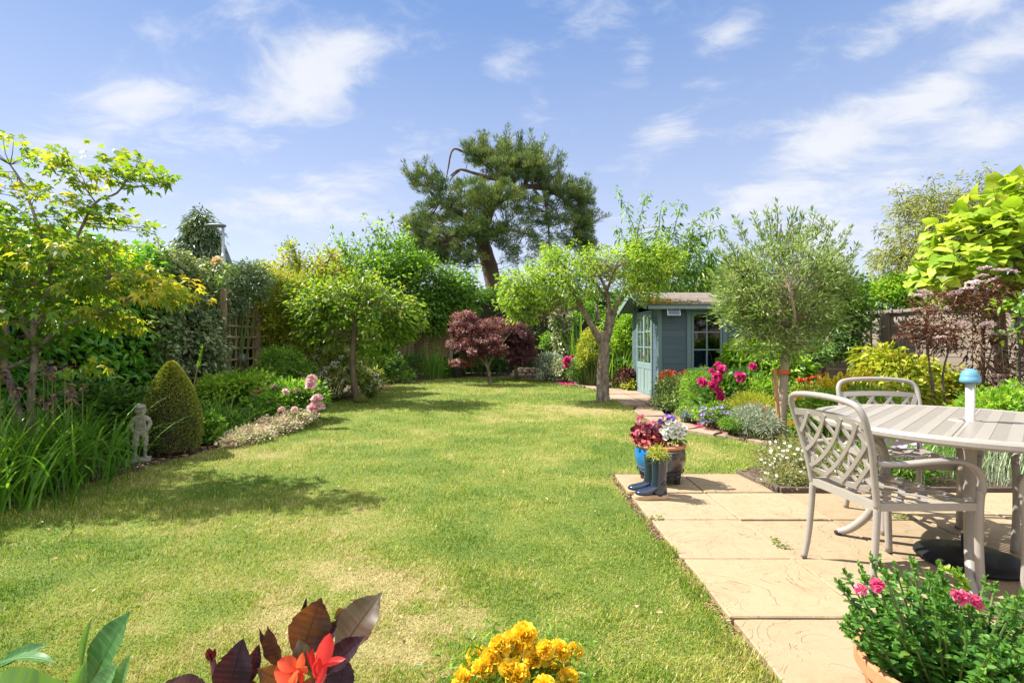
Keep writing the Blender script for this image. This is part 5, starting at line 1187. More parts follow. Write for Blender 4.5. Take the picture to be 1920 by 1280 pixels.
# ------------------------------------------------------------------ trees on the lawn
tree('young_apple_tree', 'young fruit tree with thin leaning dark trunk on the left of the lawn', 'tree', (-3.0, 10.0, 0), [(PP(10, (673, 757), (668, 740), (661, 690), (663, 640), (668, 592)), [.085, .062, .058, .055, .05]), (PP(10, (667, 600), (682, 592), (700, 591), (740, 575)), [.036, .03, .022, .01]), (PP(10, (665, 600), (650, 590), (610, 575)), [.03, .022, .01]), (PP(10, (668, 596), (672, 560), (660, 535)), [.03, .018, .008]), (PP(10, (668, 596), (690, 570, 9.5), (720, 560, 9.2)), [.025, .015, .008]), (PP(10, (667, 596), (640, 570, 10.6), (600, 560, 10.9)), [.025, .015, .008])],
     [B(665, 560, 10, 75, 34, .8, 95), B(600, 585, 10, 55, 38, .8, 70), B(735, 590, 10, 50, 42, .8, 75), B(760, 610, 10, 26, 30, .5, 26), B(600, 622, 9.9, 42, 18, .5, 26), B(738, 628, 10, 40, 20, .5, 26), B(560, 575, 10.2, 32, 26, .5, 22)], LM['young_apple_leaf'], M_BARK, 13, .19, .105, .06, 'ovate', shoots=(30, .4, 4, .1, .4), droop=.4, fold=.35, vr=(.45, .25, .25), sprigs=[(PP(10, (x0, 560), ((x0 + x1) / 2, (560 + y1) / 2 + 4), (x1, y1)), 6, .11) for x0, x1, y1 in ((640, 628, 508), (690, 700, 512), (720, 742, 530), (600, 570, 530), (760, 795, 590), (660, 662, 515), (735, 775, 560))])
g = Geo(); c = G(674, 752)
ring = []
for z, r_ in ((-.03, .13), (.0, .15), (.05, .15), (.1, .12), (.15, .08), (.17, .03)): an = np.linspace(0, 6.283, 18, endpoint=False); ring.append(np.column_stack([c[0] + .01 + np.cos(an) * r_ * (1 + .08 * rng.standard_normal(18)), c[1] + np.sin(an) * r_ * (1 + .08 * rng.standard_normal(18)), z + 0 * an]))
g.loft(ring); tag(g.build('mossy_stump', surf('moss_mound', (.05, .06, .012), (.12, .13, .02), 18, .95, bump=1.0, bscale=50), origin=c, smooth=True), 'round mossy mound at the foot of the young fruit tree', 'stump')
ZR = 10.2
tree('apple_tree', 'old apple tree with forked grey trunk and spreading pale green crown beside the summerhouse', 'tree', (1.83, 10.2, 0),
     [(PP(ZR, (1131, 752), (1130, 735), (1130, 690), (1133, 650), (1128, 622)), [.165, .128, .118, .105, .115]), (PP(ZR, (1126, 640), (1108, 608), (1088, 570), (1075, 545), (1050, 520)), [.075, .062, .05, .04, .015]), (PP(ZR, (1132, 650), (1140, 610), (1141, 575), (1137, 545), (1120, 510)), [.085, .07, .055, .04, .015]), (PP(ZR, (1136, 640), (1147, 605), (1155, 575), (1178, 545), (1215, 520)), [.075, .06, .05, .035, .012]),
      (PP(ZR, (1096, 585), (1080, 578, 10), (1066, 582, 9.8), (1048, 592, 9.7)), [.035, .032, .028, .02]), (PP(ZR, (1075, 545), (1020, 530), (970, 540)), [.03, .02, .008]), (PP(ZR, (1137, 550), (1150, 510, 9.6), (1160, 490, 9.3)), [.03, .02, .008]), (PP(ZR, (1135, 555), (1100, 510, 10.8), (1080, 490, 11)), [.03, .02, .008]), (PP(ZR, (1178, 545), (1230, 530), (1258, 500)), [.02, .014, .006]), (PP(ZR, (1124, 600), (1118, 575, 10.6), (1126, 545, 10.8)), [.04, .03, .015])],
     [B(1060, 505, ZR, 75, 32, .9, 105), B(990, 530, ZR, 55, 34, .8, 85), B(1130, 495, ZR, 65, 26, .9, 80), B(1200, 505, ZR, 60, 34, .85, 90), B(1245, 500, ZR, 32, 28, .6, 36), B(965, 560, ZR, 38, 30, .6, 44), B(1020, 555, ZR, 55, 26, .7, 50), B(1080, 535, 9.7, 60, 22, .6, 40), B(1200, 545, 9.9, 45, 18, .5, 26), B(985, 592, ZR, 32, 14, .4, 16), B(1045, 478, ZR, 30, 14, .5, 20), B(1170, 475, ZR, 40, 14, .5, 20), B(1230, 478, ZR, 30, 10, .4, 12)], LM['apple_leaf'], M_BARKG, 21, .135, .068, .034, 'oval', tw=.004, shoots=(46, .3, 5, .05, .6), sprigs=[(PP(ZR, (1060, 490), (1072, 465), (1084, 448)), 6, .07), (PP(ZR, (1100, 490), (1104, 470), (1100, 458)), 5, .07), (PP(ZR, (1190, 490), (1200, 470), (1206, 462)), 5, .07), (PP(ZR, (1030, 490), (1022, 472), (1026, 462)), 5, .07)], droop=.25)
ZM = 14.1
tree('purple_maple', 'purple and copper Japanese maple on a slender stem in the far lawn edge', 'tree', (-.61, 13.95, 0), [(PP(13.95, (919, 722), (917, 700), (914, 682)), [.05, .042, .04]), (PP(13.95, (915, 690), (900, 668), (880, 640), (862, 615)), [.03, .024, .016, .008]), (PP(13.95, (915, 686), (930, 660), (948, 635, 14.3), (960, 620, 14.5)), [.03, .024, .016, .008]), (PP(13.95, (914, 684), (905, 650), (900, 620)), [.025, .016, .008])],
     [B(880, 615, ZM, 40, 16, .6, 75), B(868, 595, ZM, 24, 14, .5, 34), B(865, 645, ZM - .2, 26, 12, .45, 36), B(910, 638, ZM - .3, 38, 16, .5, 60), B(885, 658, ZM - .4, 30, 10, .4, 30), B(866, 678, ZM - .2, 20, 7, .35, 18), B(930, 610, ZM + .3, 38, 18, .6, 56), B(930, 655, ZM - .3, 26, 10, .4, 24)], LM['purple_leaf'], M_BARKG, 24, .13, .05, .03, 'palm', flat=.5, upw=1.2, droop=.5, tw=.003)
tree('maroon_maple', 'dark maroon maple spreading behind the purple maple', 'tree', (.3, 15.4, 0), [(PP(15.4, (968, 710), (966, 670), (960, 640)), [.06, .045, .03]), (PP(15.4, (966, 670), (985, 640), (995, 630)), [.03, .02, .01])],
     [B(950, 615, 15.4, 38, 18, .7, 70), B(970, 630, 15.4, 30, 20, .7, 60), B(985, 655, 15.4, 20, 12, .5, 40), B(945, 650, 15.5, 35, 18, .6, 50), B(975, 670, 15.3, 22, 10, .5, 26)], LM['maroon_leaf'], M_BARK, 26, .16, .06, .036, 'palm', flat=.5, upw=1.0, droop=.5)

# ------------------------------------------------------------------ the pine beyond the garden
ZP = 22.5
pp = [(PP(ZP, (931, 690), (931, 590), (928, 555), (921, 510), (908, 468), (905, 430), (922, 385), (945, 335), (945, 285)), [.42, .38, .36, .36, .34, .28, .22, .16, .1]), (PP(ZP, (908, 440), (872, 405, 22), (825, 380, 21.6), (800, 350, 21.5)), [.16, .12, .08, .04]), (PP(ZP, (925, 385), (985, 350), (1045, 365, 22.8), (1080, 400, 23), (1092, 440, 23)), [.16, .12, .09, .07, .03]), (PP(ZP, (940, 340), (890, 325), (862, 318), (845, 330)), [.09, .07, .05, .03]), (PP(ZP, (945, 310), (905, 292), (872, 286), (853, 279), (845, 290), (841, 312), (836, 338)), [.09, .07, .055, .045, .04, .035, .02]),
      (PP(ZP, (862, 320), (848, 332), (842, 345)), [.04, .03, .015]), (PP(ZP, (1000, 355), (1030, 385), (1045, 400), (1052, 432)), [.05, .04, .03, .015]), (PP(ZP, (905, 445), (880, 440, 21), (850, 450, 20.5)), [.1, .06, .03]), (PP(ZP, (1040, 388), (1032, 400), (1036, 430)), [.03, .025, .01]), (PP(ZP, (910, 430), (950, 430, 21.3), (990, 440, 21)), [.08, .05, .02]), (PP(ZP, (1020, 365), (1028, 420), (1030, 470)), [.05, .04, .02])]
tree('scots_pine', 'tall old pine with leaning bare trunk and dead branches beyond the garden', 'pine', (-.7, 22.5, 0), pp,
     [B(945, 303, ZP, 22, 28, 1, 40), B(990, 308, ZP, 38, 22, 1.2, 60), B(905, 300, ZP, 30, 16, .9, 36), B(965, 325, ZP, 70, 26, 1.5, 110), B(1020, 330, ZP, 34, 26, 1.1, 50), B(808, 345, 21.5, 36, 18, .9, 46), B(1055, 365, ZP, 40, 28, 1.3, 70), B(1085, 400, 23, 26, 40, 1.1, 75), B(1093, 445, 23, 22, 34, .9, 52), B(850, 395, 21.8, 70, 28, 1.5, 110), B(800, 430, 21.6, 45, 30, 1.2, 85), B(785, 458, 21.5, 34, 24, 1.0, 50), B(880, 365, 22, 55, 24, 1.4, 85), B(940, 375, 21.5, 60, 28, 1.4, 80), B(895, 430, 21, 55, 20, 1.1, 75), B(855, 450, 21, 55, 22, 1.2, 75), B(830, 478, 21.3, 55, 16, 1.0, 50), B(1040, 415, ZP, 36, 34, 1.1, 42), B(1000, 395, 22, 40, 32, 1.2, 46), B(965, 430, 21.5, 34, 26, 1, 26), B(1005, 455, 21.5, 40, 22, 1, 22), B(975, 485, 21.5, 36, 14, .8, 14), B(1070, 450, 23, 30, 18, .8, 26), B(925, 440, 20.8, 36, 18, .6, 34), B(870, 478, 20.8, 40, 18, .9, 36), B(800, 480, 21, 40, 16, .9, 30), B(960, 462, 21, 30, 16, .6, 18), B(1100, 470, 23, 16, 22, .6, 20)],
     LM['pine_needle'], M_PINEBARK, 70, .2, .17, .024, 'diamond', out=.8, upw=.5, grav=-.5, tw=.016, twfrac=.3, shoots=(150, .75, 6, .13, .55), droop=-.05, vr=(.42, .24, .1), flat=.65, rmin=.2)
# cherry behind the summerhouse
tree('cherry_tree', 'cherry tree with long arching leafy shoots rising behind the summerhouse roof', 'tree', (4.6, 16.0, 0), [(PP(16, (1238, 720), (1238, 620), (1232, 560), (1225, 500)), [.12, .1, .06, .03]), (PP(16, (1238, 590), (1280, 510), (1310, 450)), [.06, .03, .012]), (PP(16, (1236, 570), (1200, 490), (1190, 430)), [.05, .025, .012]), (PP(16, (1238, 600), (1310, 560), (1330, 520)), [.05, .03, .012])],
     [B(1230, 495, 16, 60, 34, 1.2, 48), B(1290, 480, 16, 50, 36, 1.1, 42), B(1270, 530, 16, 75, 45, 1.2, 100), B(1330, 525, 16, 36, 45, 1, 44), B(1200, 460, 16, 26, 24, .6, 11), B(1240, 440, 16, 26, 20, .6, 11), B(1300, 440, 16, 30, 14, .6, 10)], LM['mid_leaf'], M_BARK, 15, .24, .14, .055, 'lance', shoots=(14, .8, 6, .12, .5), droop=.6, grav=.5, tw=.008,
     sprigs=[(PP(16, (1205, 470), (1180, 405), (1158, 358)), 12, .14), (PP(16, (1195, 440), (1205, 390), (1216, 362)), 9, .14), (PP(16, (1235, 440), (1238, 400), (1242, 385)), 6, .13), (PP(16, (1260, 450), (1272, 400), (1278, 384)), 8, .14), (PP(16, (1285, 440), (1315, 405), (1345, 388)), 9, .14), (PP(16, (1300, 450), (1335, 435), (1360, 428)), 7, .14), (PP(16, (1185, 480), (1170, 450), (1160, 425)), 6, .13)])
# olive
ZO = 6.2
olb = G(1463, 823)
tree('olive_tree', 'olive tree with round silvery crown on a slim pale trunk tied to a stake', 'tree', olb, [(PP(ZO, (1463, 828), (1464, 812), (1467, 760), (1470, 700), (1475, 650), (1474, 615)), [.064, .058, .052, .05, .048, .045]), (PP(ZO, (1474, 640), (1450, 600), (1410, 560), (1390, 510)), [.03, .022, .015, .008]), (PP(ZO, (1474, 630), (1500, 590), (1540, 550), (1560, 500)), [.03, .022, .015, .008]), (PP(ZO, (1474, 620), (1470, 560), (1460, 480), (1465, 420)), [.032, .025, .016, .008]), (PP(ZO, (1474, 630), (1490, 600, 5.8), (1480, 540, 5.5)), [.025, .018, .01]), (PP(ZO, (1474, 630), (1460, 590, 6.6), (1490, 530, 6.9)), [.025, .018, .01])],
     [B(1466, 535, ZO, 103, 105, .7, 410), B(1400, 560, ZO, 60, 80, .5, 120), B(1535, 555, ZO, 56, 82, .5, 120), B(1455, 635, ZO, 85, 38, .45, 85), B(1380, 530, ZO, 36, 60, .35, 50), B(1556, 520, ZO, 32, 55, .35, 50)], LM['olive_leaf'], surf('olive_bark', (.30, .23, .17), (.42, .34, .27), 16, .85, bump=.5, stretch=(1, 1, .4)), 20, .105, .064, .0155, 'lance', tw=.0035, out=.7, upw=.4, grav=-.25, droop=.02, rmin=.3, fold=.15,
     sprigs=[(PP(ZO, (x0, y0), ((x0 + x1) / 2 + 3, (y0 + y1) / 2), (x1, y1)), 9, .035) for x0, y0, x1, y1 in ((1455, 450, 1455, 382), (1475, 440, 1486, 395), (1510, 450, 1528, 400), (1430, 450, 1410, 405), (1400, 460, 1380, 415), (1540, 470, 1562, 420), (1565, 480, 1592, 432), (1490, 440, 1505, 405), (1380, 480, 1352, 440), (1370, 500, 1345, 470), (1445, 440, 1436, 398), (1580, 500, 1606, 462), (1525, 450, 1545, 415))])
g = Geo(); a_ = P(1463, 808, ZO - .06); a_[2] = 0; b_ = P(1452, 692, ZO - .1); q = nrm(b_ - a_); g.tube([a_, a_ + (b_ - a_) * .5, b_], [.024, .024, .025], 8); M_STAKE = surf('stake_wood', (.35, .17, .07), (.47, .26, .12), 5, .8, bump=.3, stretch=(5, 5, .5))
tag(g.build('tree_stake', M_STAKE, origin=a_), 'reddish wooden stake leaning beside the olive trunk', 'stake')
g = Geo(); k_ = np.linspace(0, 6.283, 17)
for z in (.0, .014, .03): c_ = P(1466, 699, ZO - .04); g.tube(np.column_stack([c_[0] + .088 * np.cos(k_) + .01, c_[1] + .07 * np.sin(k_) + .01, c_[2] + z + .004 * np.sin(k_ * 2)]), .007, 6, cap=False)
tag(g.build('tree_tie', surf('orange_twine', (.62, .11, .02), (.7, .17, .03), 30, .7), origin=c_), 'orange twine binding the olive trunk to its stake', 'tie')

# ------------------------------------------------------------------ right side, beyond and before the fence
hedge('boundary_hedge', 'dense dark hedge closing the back of the garden behind the maples', 'hedge', [(-2.0, 4.5, 18.3, 19.6, .05, 2.9, .8), (4.5, 9.0, 17.2, 18.6, .05, 3.0, .5), (-8.5, -2.0, 17.6, 18.9, .05, 2.7, .6)], LM['dark_leaf'], 1500, .13, .07, 'ovate', per=15, face=(0, -1, 0), cr=.3, depth=.3)
tree('bamboo', 'tall yellowish bamboo behind the right fence', 'bamboo', (8.4, 10.6, 0), [(PP(10.6, (1700 + i * 22, 690), (1695 + i * 24, 540), (1685 + i * 30, 400 - 14 * (i % 3))), [.016, .012, .006]) for i in range(8)],
     [B(1720, 440, 10.6, 55, 70, .8, 120), B(1790, 410, 10.6, 70, 60, .9, 140), B(1690, 500, 10.6, 50, 40, .6, 70), B(1850, 380, 10.8, 60, 40, .8, 80), B(1730, 380, 10.6, 40, 30, .6, 40), B(1890, 420, 10.8, 50, 70, .8, 70), B(1770, 490, 10.6, 70, 45, .8, 80)], LM['bamboo_leaf'], M_STEM, 17, .2, .10, .02, 'lance', droop=.5, grav=.2, tw=.003, sprigs=[(PP(10.6, (1700, 420), (1688, 380), (1680, 352)), 9, .1), (PP(10.6, (1745, 390), (1752, 355), (1748, 330)), 8, .1), (PP(10.6, (1800, 370), (1830, 335), (1860, 315)), 10, .12), (PP(10.6, (1680, 470), (1655, 440), (1645, 425)), 7, .1), (PP(10.6, (1780, 370), (1790, 345), (1800, 330)), 7, .1)])
bush('fence_climber', 'leafy bright green climber spilling over the far end of the right fence', 'climber', [B(1650, 560, 10.6, 50, 28, .5, 120), B(1690, 550, 10.4, 45, 30, .5, 110), B(1720, 565, 10.2, 40, 26, .4, 80), B(1630, 600, 10.9, 30, 60, .3, 60)], LM['bright_leaf'], 20, .16, .085, .04, 'ovate', base=(7.6, 10.5, 0), upw=.7)
tree('dark_shrub', 'dark evergreen shrub on bare grey stems behind the olive tree', 'shrub', (5.6, 9.3, 0), [(PP(9.3, (1530, 758), (1525, 720), (1535, 670), (1560, 620)), [.05, .045, .035, .02]), (PP(9.3, (1527, 730), (1505, 690), (1490, 650)), [.035, .028, .015]), (PP(9.3, (1540, 755), (1545, 700), (1552, 650), (1590, 590)), [.035, .03, .025, .015]), (PP(9.3, (1545, 700), (1520, 670), (1500, 655)), [.02, .016, .008])],
     [B(1595, 590, 9.3, 30, 50, .5, 110), B(1580, 640, 9.3, 34, 30, .5, 70), B(1560, 570, 9.4, 40, 50, .5, 70), B(1600, 540, 9.4, 26, 26, .4, 40), B(1540, 660, 9.2, 30, 20, .4, 24)], LM['dark_leaf'], M_BARKG, 20, .14, .08, .042, 'ovate')
# golden catalpa: big heart leaves
def catalpa():
    root = thing('golden_catalpa', 'golden tree with huge heart shaped leaves overhanging the right fence', 'tree', (6.5, 6.9, 0))
    g = Geo(); paths = [(PP(6.8, (1880, 800), (1876, 640), (1870, 540), (1850, 440)), [.08, .07, .05, .02]), (PP(6.8, (1873, 600), (1800, 530), (1760, 500)), [.04, .025, .012]), (PP(6.8, (1873, 560), (1920, 470), (1960, 400)), [.04, .03, .015])]
    limbs(g, paths); g.build('trunk', M_BARKG, root, smooth=True); sk = skeleton(paths)
    blobs = [B(1890, 400, 6.5, 75, 60, .7, 120), B(1830, 440, 6.5, 70, 50, .7, 110), B(1790, 490, 6.4, 60, 40, .6, 90), B(1760, 525, 6.4, 40, 26, .4, 40), B(1900, 480, 6.6, 80, 60, .7, 110), B(1850, 540, 6.5, 90, 36, .6, 80), B(1960, 440, 6.7, 70, 90, .8, 90), B(1910, 355, 6.6, 45, 26, .5, 30), B(1800, 420, 6.5, 26, 18, .3, 14)]
    pts = np.concatenate([ell(int(n * 1.5), c, r, .45) for c, r, n in blobs]); cc = P(1880, 480, 6.8); g = Geo(); tg = Geo()
    for p in pts:
        o = nrm(p - cc); d = nrm(o * .6 + rng.standard_normal(3) * .35 + [0, -.25, -.35]); L_ = .165 * rng.uniform(.6, 1.4)
        up = nrm(np.array([0, -.25, 1.]) + o * .55 + rng.standard_normal(3) * .25)
        bigleaf(g, p, p + d * L_, L_ * .88, up, sag=.12, fold=.18 * rng.uniform(-.4, 1), v=float(np.clip(.5 + .23 * rng.standard_normal() + .18 * (p[2] - 2.2), 0, 1)), prof=[(-.10, .45), (-.03, .82), (.12, 1.0), (.32, .96), (.55, .72), (.78, .36), (1, 0)])
    g.build('crown', LM['catalpa_leaf'], root, smooth=True); twigs(tg, sk, pts[::2], .006); tg.build('branches', M_STEM, root)
catalpa()
ZE = 6.0
el = tree('black_elder', 'black leaved elder with flat pink flower heads in front of the right fence', 'shrub', (5.2, 5.9, 0),
     [(PP(ZE, (1745, 800), (1748, 740), (1742, 680), (1735, 620)), [.014, .012, .01, .006]), (PP(ZE, (1760, 800), (1752, 740), (1745, 690)), [.013, .011, .008]), (PP(ZE, (1785, 805), (1775, 770), (1768, 700), (1790, 620), (1800, 560)), [.016, .014, .011, .009, .005]), (PP(ZE, (1790, 800), (1810, 770), (1850, 690), (1870, 600)), [.016, .013, .01, .006]), (PP(ZE, (1800, 800), (1870, 730), (1900, 680)), [.012, .009, .006])],
     [B(1758, 620, ZE, 46, 34, .4, 36), B(1706, 620, ZE, 24, 10, .3, 7), B(1780, 570, ZE, 60, 30, .4, 36), B(1840, 550, ZE, 60, 26, .4, 34), B(1790, 640, ZE, 45, 24, .35, 22), B(1880, 640, ZE, 45, 26, .3, 20), B(1900, 690, ZE, 40, 22, .3, 22), B(1850, 690, ZE, 35, 18, .3, 10), B(1850, 600, ZE, 50, 26, .35, 16)],
     LM['elder_leaf'], M_TWIG, 17, .12, .07, .019, 'lance', droop=.4, tw=.003)
M_UMB = leafmat('elder_flower', [(.55, .36, .40), (.72, .55, .58), (.82, .70, .70)], tfac=.2)
put_blooms(el, [bloom_mesh('umbel', M_UMB, .085, 110, 'umbel') for _ in range(3)], [P(x, y, ZE - .46 + .01 * i) for i, (x, y) in enumerate(((1768, 519), (1815, 538), (1790, 547), (1838, 516), (1860, 522), (1872, 504), (1735, 548), (1720, 552), (1845, 500), (1763, 630), (1805, 605), (1870, 620), (1850, 606), (1868, 622), (1912, 632), (1868, 702), (1790, 690), (1895, 505), (1825, 528), (1880, 712)))], 'flower_head', (.7, 1.15), .2)
# ------------------------------------------------------------------ left border
def strap_clump(name, label, cat, base, n, L, W, spread, mat, lean=(.05, .5), curve=(.6, 1.9), nseg=6, group=None, jit=.25, parent=None, az=None):
    base = np.array(base, float); root = parent or thing(name, label, cat, base, group); g = Geo()
    B_ = np.column_stack([base[0] + rng.normal(0, spread[0], n), base[1] + rng.normal(0, spread[1], n), np.full(n, -.01)])
    a = rng.random(n) * 6.283 if az is None else rng.normal(az[0], az[1], n)
    blades(g, B_, a, rng.uniform(*lean, n), L * rng.uniform(1 - jit * 1.6, 1 + jit, n), W * rng.uniform(.7, 1.2, n), rng.uniform(*curve, n), .45 + .22 * rng.standard_normal(n), nseg)
    g.build('leaves', mat, root); return root
M_IRISFL = leafmat('iris_bloom', [(.05, .03, .06), (.12, .08, .14), (.22, .13, .08), (.26, .17, .08)], tfac=.25)
ic = [((-3.95, 3.75, 0), 480, 'big clump of arching green iris leaves at the left lawn edge nearest the camera', .72), ((-4.05, 4.35, 0), 520, 'clump of arching iris leaves with faded purple flowers below the acer', .78), ((-3.98, 4.42, 0), 170, 'lower fringe of arching iris leaves spilling toward the lawn beside the statue', .52)]
for b_, n, l, L_ in ic:
    r_ = strap_clump('iris_clump', l, 'iris', b_, n, L_, .02, (.26, .24), LM['strap_leaf'], group='iris clumps in the left border', curve=(.5, 2.2))
    if n > 300:
        g = Geo(); tops = []
        src = ((-4.35, 3.75), (-3.9, 3.9), (-4.1, 3.6)) if n == 480 else ((82, 680), (90, 700), (98, 688), (122, 690), (104, 700), (128, 725), (26, 725), (30, 735), (72, 745), (88, 755), (60, 715), (155, 725), (135, 740), (100, 745))
        for s_ in src:
            t_ = np.array([s_[0], s_[1], .95]) if s_[0] < 0 else P(s_[0], s_[1], 4.3 + rng.normal(0, .12)); tops.append(t_); g.tube([(t_[0] + rng.normal(0, .06), t_[1] + rng.normal(0, .06), 0), t_ * [1, 1, .55], t_], [.006, .005, .004], 5)
        g.build('stems', M_STEM, r_); fm = []
        for _ in range(3):
            q = Geo(); m_ = 16; d = rdir(m_); d[:, 2] = -np.abs(d[:, 2]) * .6 + .1; leaves(q, d * .004 + np.column_stack([0 * d[:, 0], 0 * d[:, 0], rng.normal(-.02, .03, m_)]), d, rdir(m_), .042, .02, rng.random(m_), 'oval', .6, .3); o_ = q.build('bloom', M_IRISFL); fm.append(o_.data); bpy.data.objects.remove(o_)
        put_blooms(r_, fm, tops, 'bloom', (.8, 1.2), .3)
strap_clump('grass_tuft', 'small upright tuft of strap leaves just left of the stone boy', 'grass', G(212, 872), 40, .33, .013, (.13, .07), LM['strap_leaf'], lean=(.05, .35), curve=(.3, 1.3))
strap_clump('daylily_clump', 'fresh bright green daylily clump right of the clipped cone', 'daylily', (-3.95, 6.6, 0), 210, .52, .018, (.16, .16), LM['strap_leaf'], curve=(.5, 2.2))
strap_clump('daylily_clump', 'darker arching daylily leaves in front of the white peonies', 'daylily', (-3.62, 6.75, 0), 110, .5, .014, (.14, .12), LM['strap_leaf'], curve=(1.0, 2.4))
# stalk
st = thing('grass_stalk', 'single tall bent seed stalk between the clipped cone and the trellis', 'stalk', P(355, 830, 6.2) * [1, 1, 0])
g = Geo(); pth = smooth_path(PP(6.2, (356, 830), (358, 760), (368, 700), (378, 655)), 5); g.tube(pth, np.linspace(.008, .004, len(pth)), 6); g.build('stem', surf('dry_stalk', (.22, .2, .08), (.3, .26, .12), 9, .8), st)
g = Geo(); n = 60; t_ = rng.random(n); p_ = P(373, 690, 6.2) + (P(379, 650, 6.2) - P(373, 690, 6.2)) * t_[:, None]; leaves(g, p_ + rdir(n) * .012, rdir(n) * .5 + [0, 0, 1], rdir(n), .05, .012, .3 + .4 * rng.random(n), 'lance'); g.build('seed_head', LM['mid_leaf'], st)
# clipped cone
def cone():
    c = np.array([-3.66, 5.5, 0]); H = .95; root = thing('clipped_yew', 'clipped cone of golden green yew behind the stone boy', 'topiary', c)
    n = 17000; t = rng.random(n) ** .8; a = rng.random(n) * 6.283
    prof = lambda t: .285 * np.interp(t, [0, .12, .3, .5, .7, .85, .95, 1], [.88, .98, 1.0, .90, .66, .40, .20, .03])
    r = prof(t) * (1 - .16 * rng.random(n) ** 2.2) * (1 + .05 * (VN(a * 2, t * 9, 1.0) - .5)); pos = np.column_stack([c[0] + r * np.cos(a), c[1] + r * np.sin(a), t * H + .01])
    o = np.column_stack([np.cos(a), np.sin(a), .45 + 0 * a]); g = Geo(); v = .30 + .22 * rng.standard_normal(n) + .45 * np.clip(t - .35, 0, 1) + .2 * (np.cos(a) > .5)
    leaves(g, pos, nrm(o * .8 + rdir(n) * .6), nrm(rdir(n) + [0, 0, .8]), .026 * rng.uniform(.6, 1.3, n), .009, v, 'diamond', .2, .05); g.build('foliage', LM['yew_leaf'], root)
    g = Geo(); tt = np.linspace(0, 1, 12); g.lathe(np.column_stack([prof(tt) * .86, tt * H * .97 + .02]), c, 24); g.tube([c, c + [0, 0, .3]], .025, 8); g.build('branches', M_CORE, root)  # solid dark core stands in for the dark inside of the cone
cone()
bush('low_shrub', 'low dark green leafy plants at the foot of the laurel behind the statue', 'shrub', [B(235, 790, 5.7, 60, 50, .35, 120), B(180, 770, 5.5, 50, 60, .3, 80)], LM['dark_leaf'], 15, .13, .08, .035, 'lance', base=(-4.35, 5.7, 0))
bush('low_shrub', 'low broad leaved green plant right of the clipped cone beside the bark', 'plant', [B(375, 810, 6.0, 32, 26, .2, 50), B(400, 825, 6.0, 26, 14, .15, 26)], LM['mid_leaf'], 14, .09, .075, .034, 'ovate', base=(-3.55, 6.0, 0))
bush('border_shrub', 'bushy green leaves with yellowish tips below the square trellis', 'shrub', [B(420, 735, 7.8, 45, 30, .4, 100), B(470, 730, 7.9, 50, 26, .4, 100), B(520, 745, 8.0, 40, 26, .35, 70)], LM['bright_leaf'], 16, .12, .085, .034, 'lance', base=(-4.1, 7.9, 0), vfun=lambda p: .35 * (p[:, 2] - .35))
pe, _ = bush('peony_bush', 'leafy peony bush with pale pink blooms leaning over the lawn', 'peony', [B(545, 755, 7.6, 48, 34, .4, 120), B(580, 745, 7.8, 26, 26, .3, 50), B(500, 770, 7.4, 40, 28, .35, 60)], LM['mid_leaf'], 15, .12, .085, .03, 'lance', base=(-3.35, 7.6, 0))
M_PINK = leafmat('pink_petal', [(.70, .36, .40), (.84, .54, .57), (.90, .72, .72)], tfac=.35); M_PALEPINK = leafmat('pale_pink_petal', [(.70, .42, .42), (.82, .58, .56), (.88, .74, .70)], tfac=.35); M_SALMON = leafmat('salmon_petal', [(.65, .16, .16), (.75, .27, .26), (.8, .4, .36)], tfac=.35)
pk = [bloom_mesh('bloom', M_PINK, .085, 42, 'peony') for _ in range(3)]; pp_ = [bloom_mesh('bloom', M_PALEPINK, .075, 40, 'peony') for _ in range(3)]
put_blooms(pe, pk, [P(584, 710, 7.2), P(583, 722, 7.2), P(594, 748, 7.1), P(586, 764, 7.05), P(598, 762, 7.1)], 'bloom', (.75, 1.0), .5)
put_blooms(pe, pp_, [P(535, 735, 7.2), P(528, 768, 6.9), P(515, 726, 7.5), P(556, 732, 7.5), P(552, 768, 7.0)], 'bloom', (.5, .85), .5)
put_blooms(pe, [bloom_mesh('bloom', M_SALMON, .085, 9, 'cup')], [P(481, 737, 7.0)], 'bloom', (1.1, 1.1), .15)
bush('pink_groundcover', 'low variegated groundcover flecked pink and cream along the lawn edge', 'groundcover', [B(470, 818, 6.2, 42, 14, .25, 110), B(515, 802, 6.7, 40, 16, .3, 120), B(560, 790, 7.1, 32, 18, .3, 100), B(440, 830, 5.9, 24, 9, .2, 50)], lm('pink_variegated_leaf', [(.14, .20, .05), (.36, .38, .17), (.62, .56, .40), (.70, .36, .36)], tfac=.3), 16, .075, .034, .02, 'ovate', base=(-3.1, 6.5, 0), lo=0., nst=60, stem_r=.003)
bush('euphorbia', 'mounded mid green shrub right of the square trellis', 'shrub', [B(525, 690, 9.2, 42, 36, .45, 110), B(560, 705, 9.3, 30, 26, .4, 60), B(500, 715, 8.9, 30, 22, .35, 50)], LM['mid_leaf'], 18, .12, .075, .022, 'lance', base=(-4.0, 9.2, 0))
M_WHITE = leafmat('white_petal', [(.62, .62, .55), (.78, .77, .72), (.85, .85, .82)], tfac=.3)
wt = [bloom_mesh('bloom', M_WHITE, .085, 34, 'umbel') for _ in range(3)]
r1, c1 = bush('rhododendron', 'white flowering rhododendron behind the thin trunk of the young fruit tree', 'rhododendron', [B(625, 690, 10.5, 40, 45, .5, 120), B(655, 715, 10.4, 32, 28, .4, 60), B(610, 725, 10.3, 26, 20, .4, 36)], lm('rhodo_leaf', [(.06, .10, .015), (.12, .17, .03), (.25, .28, .06), (.36, .36, .12)], tfac=.3), 14, .15, .1, .035, 'oval', base=(-3.75, 10.5, 0))
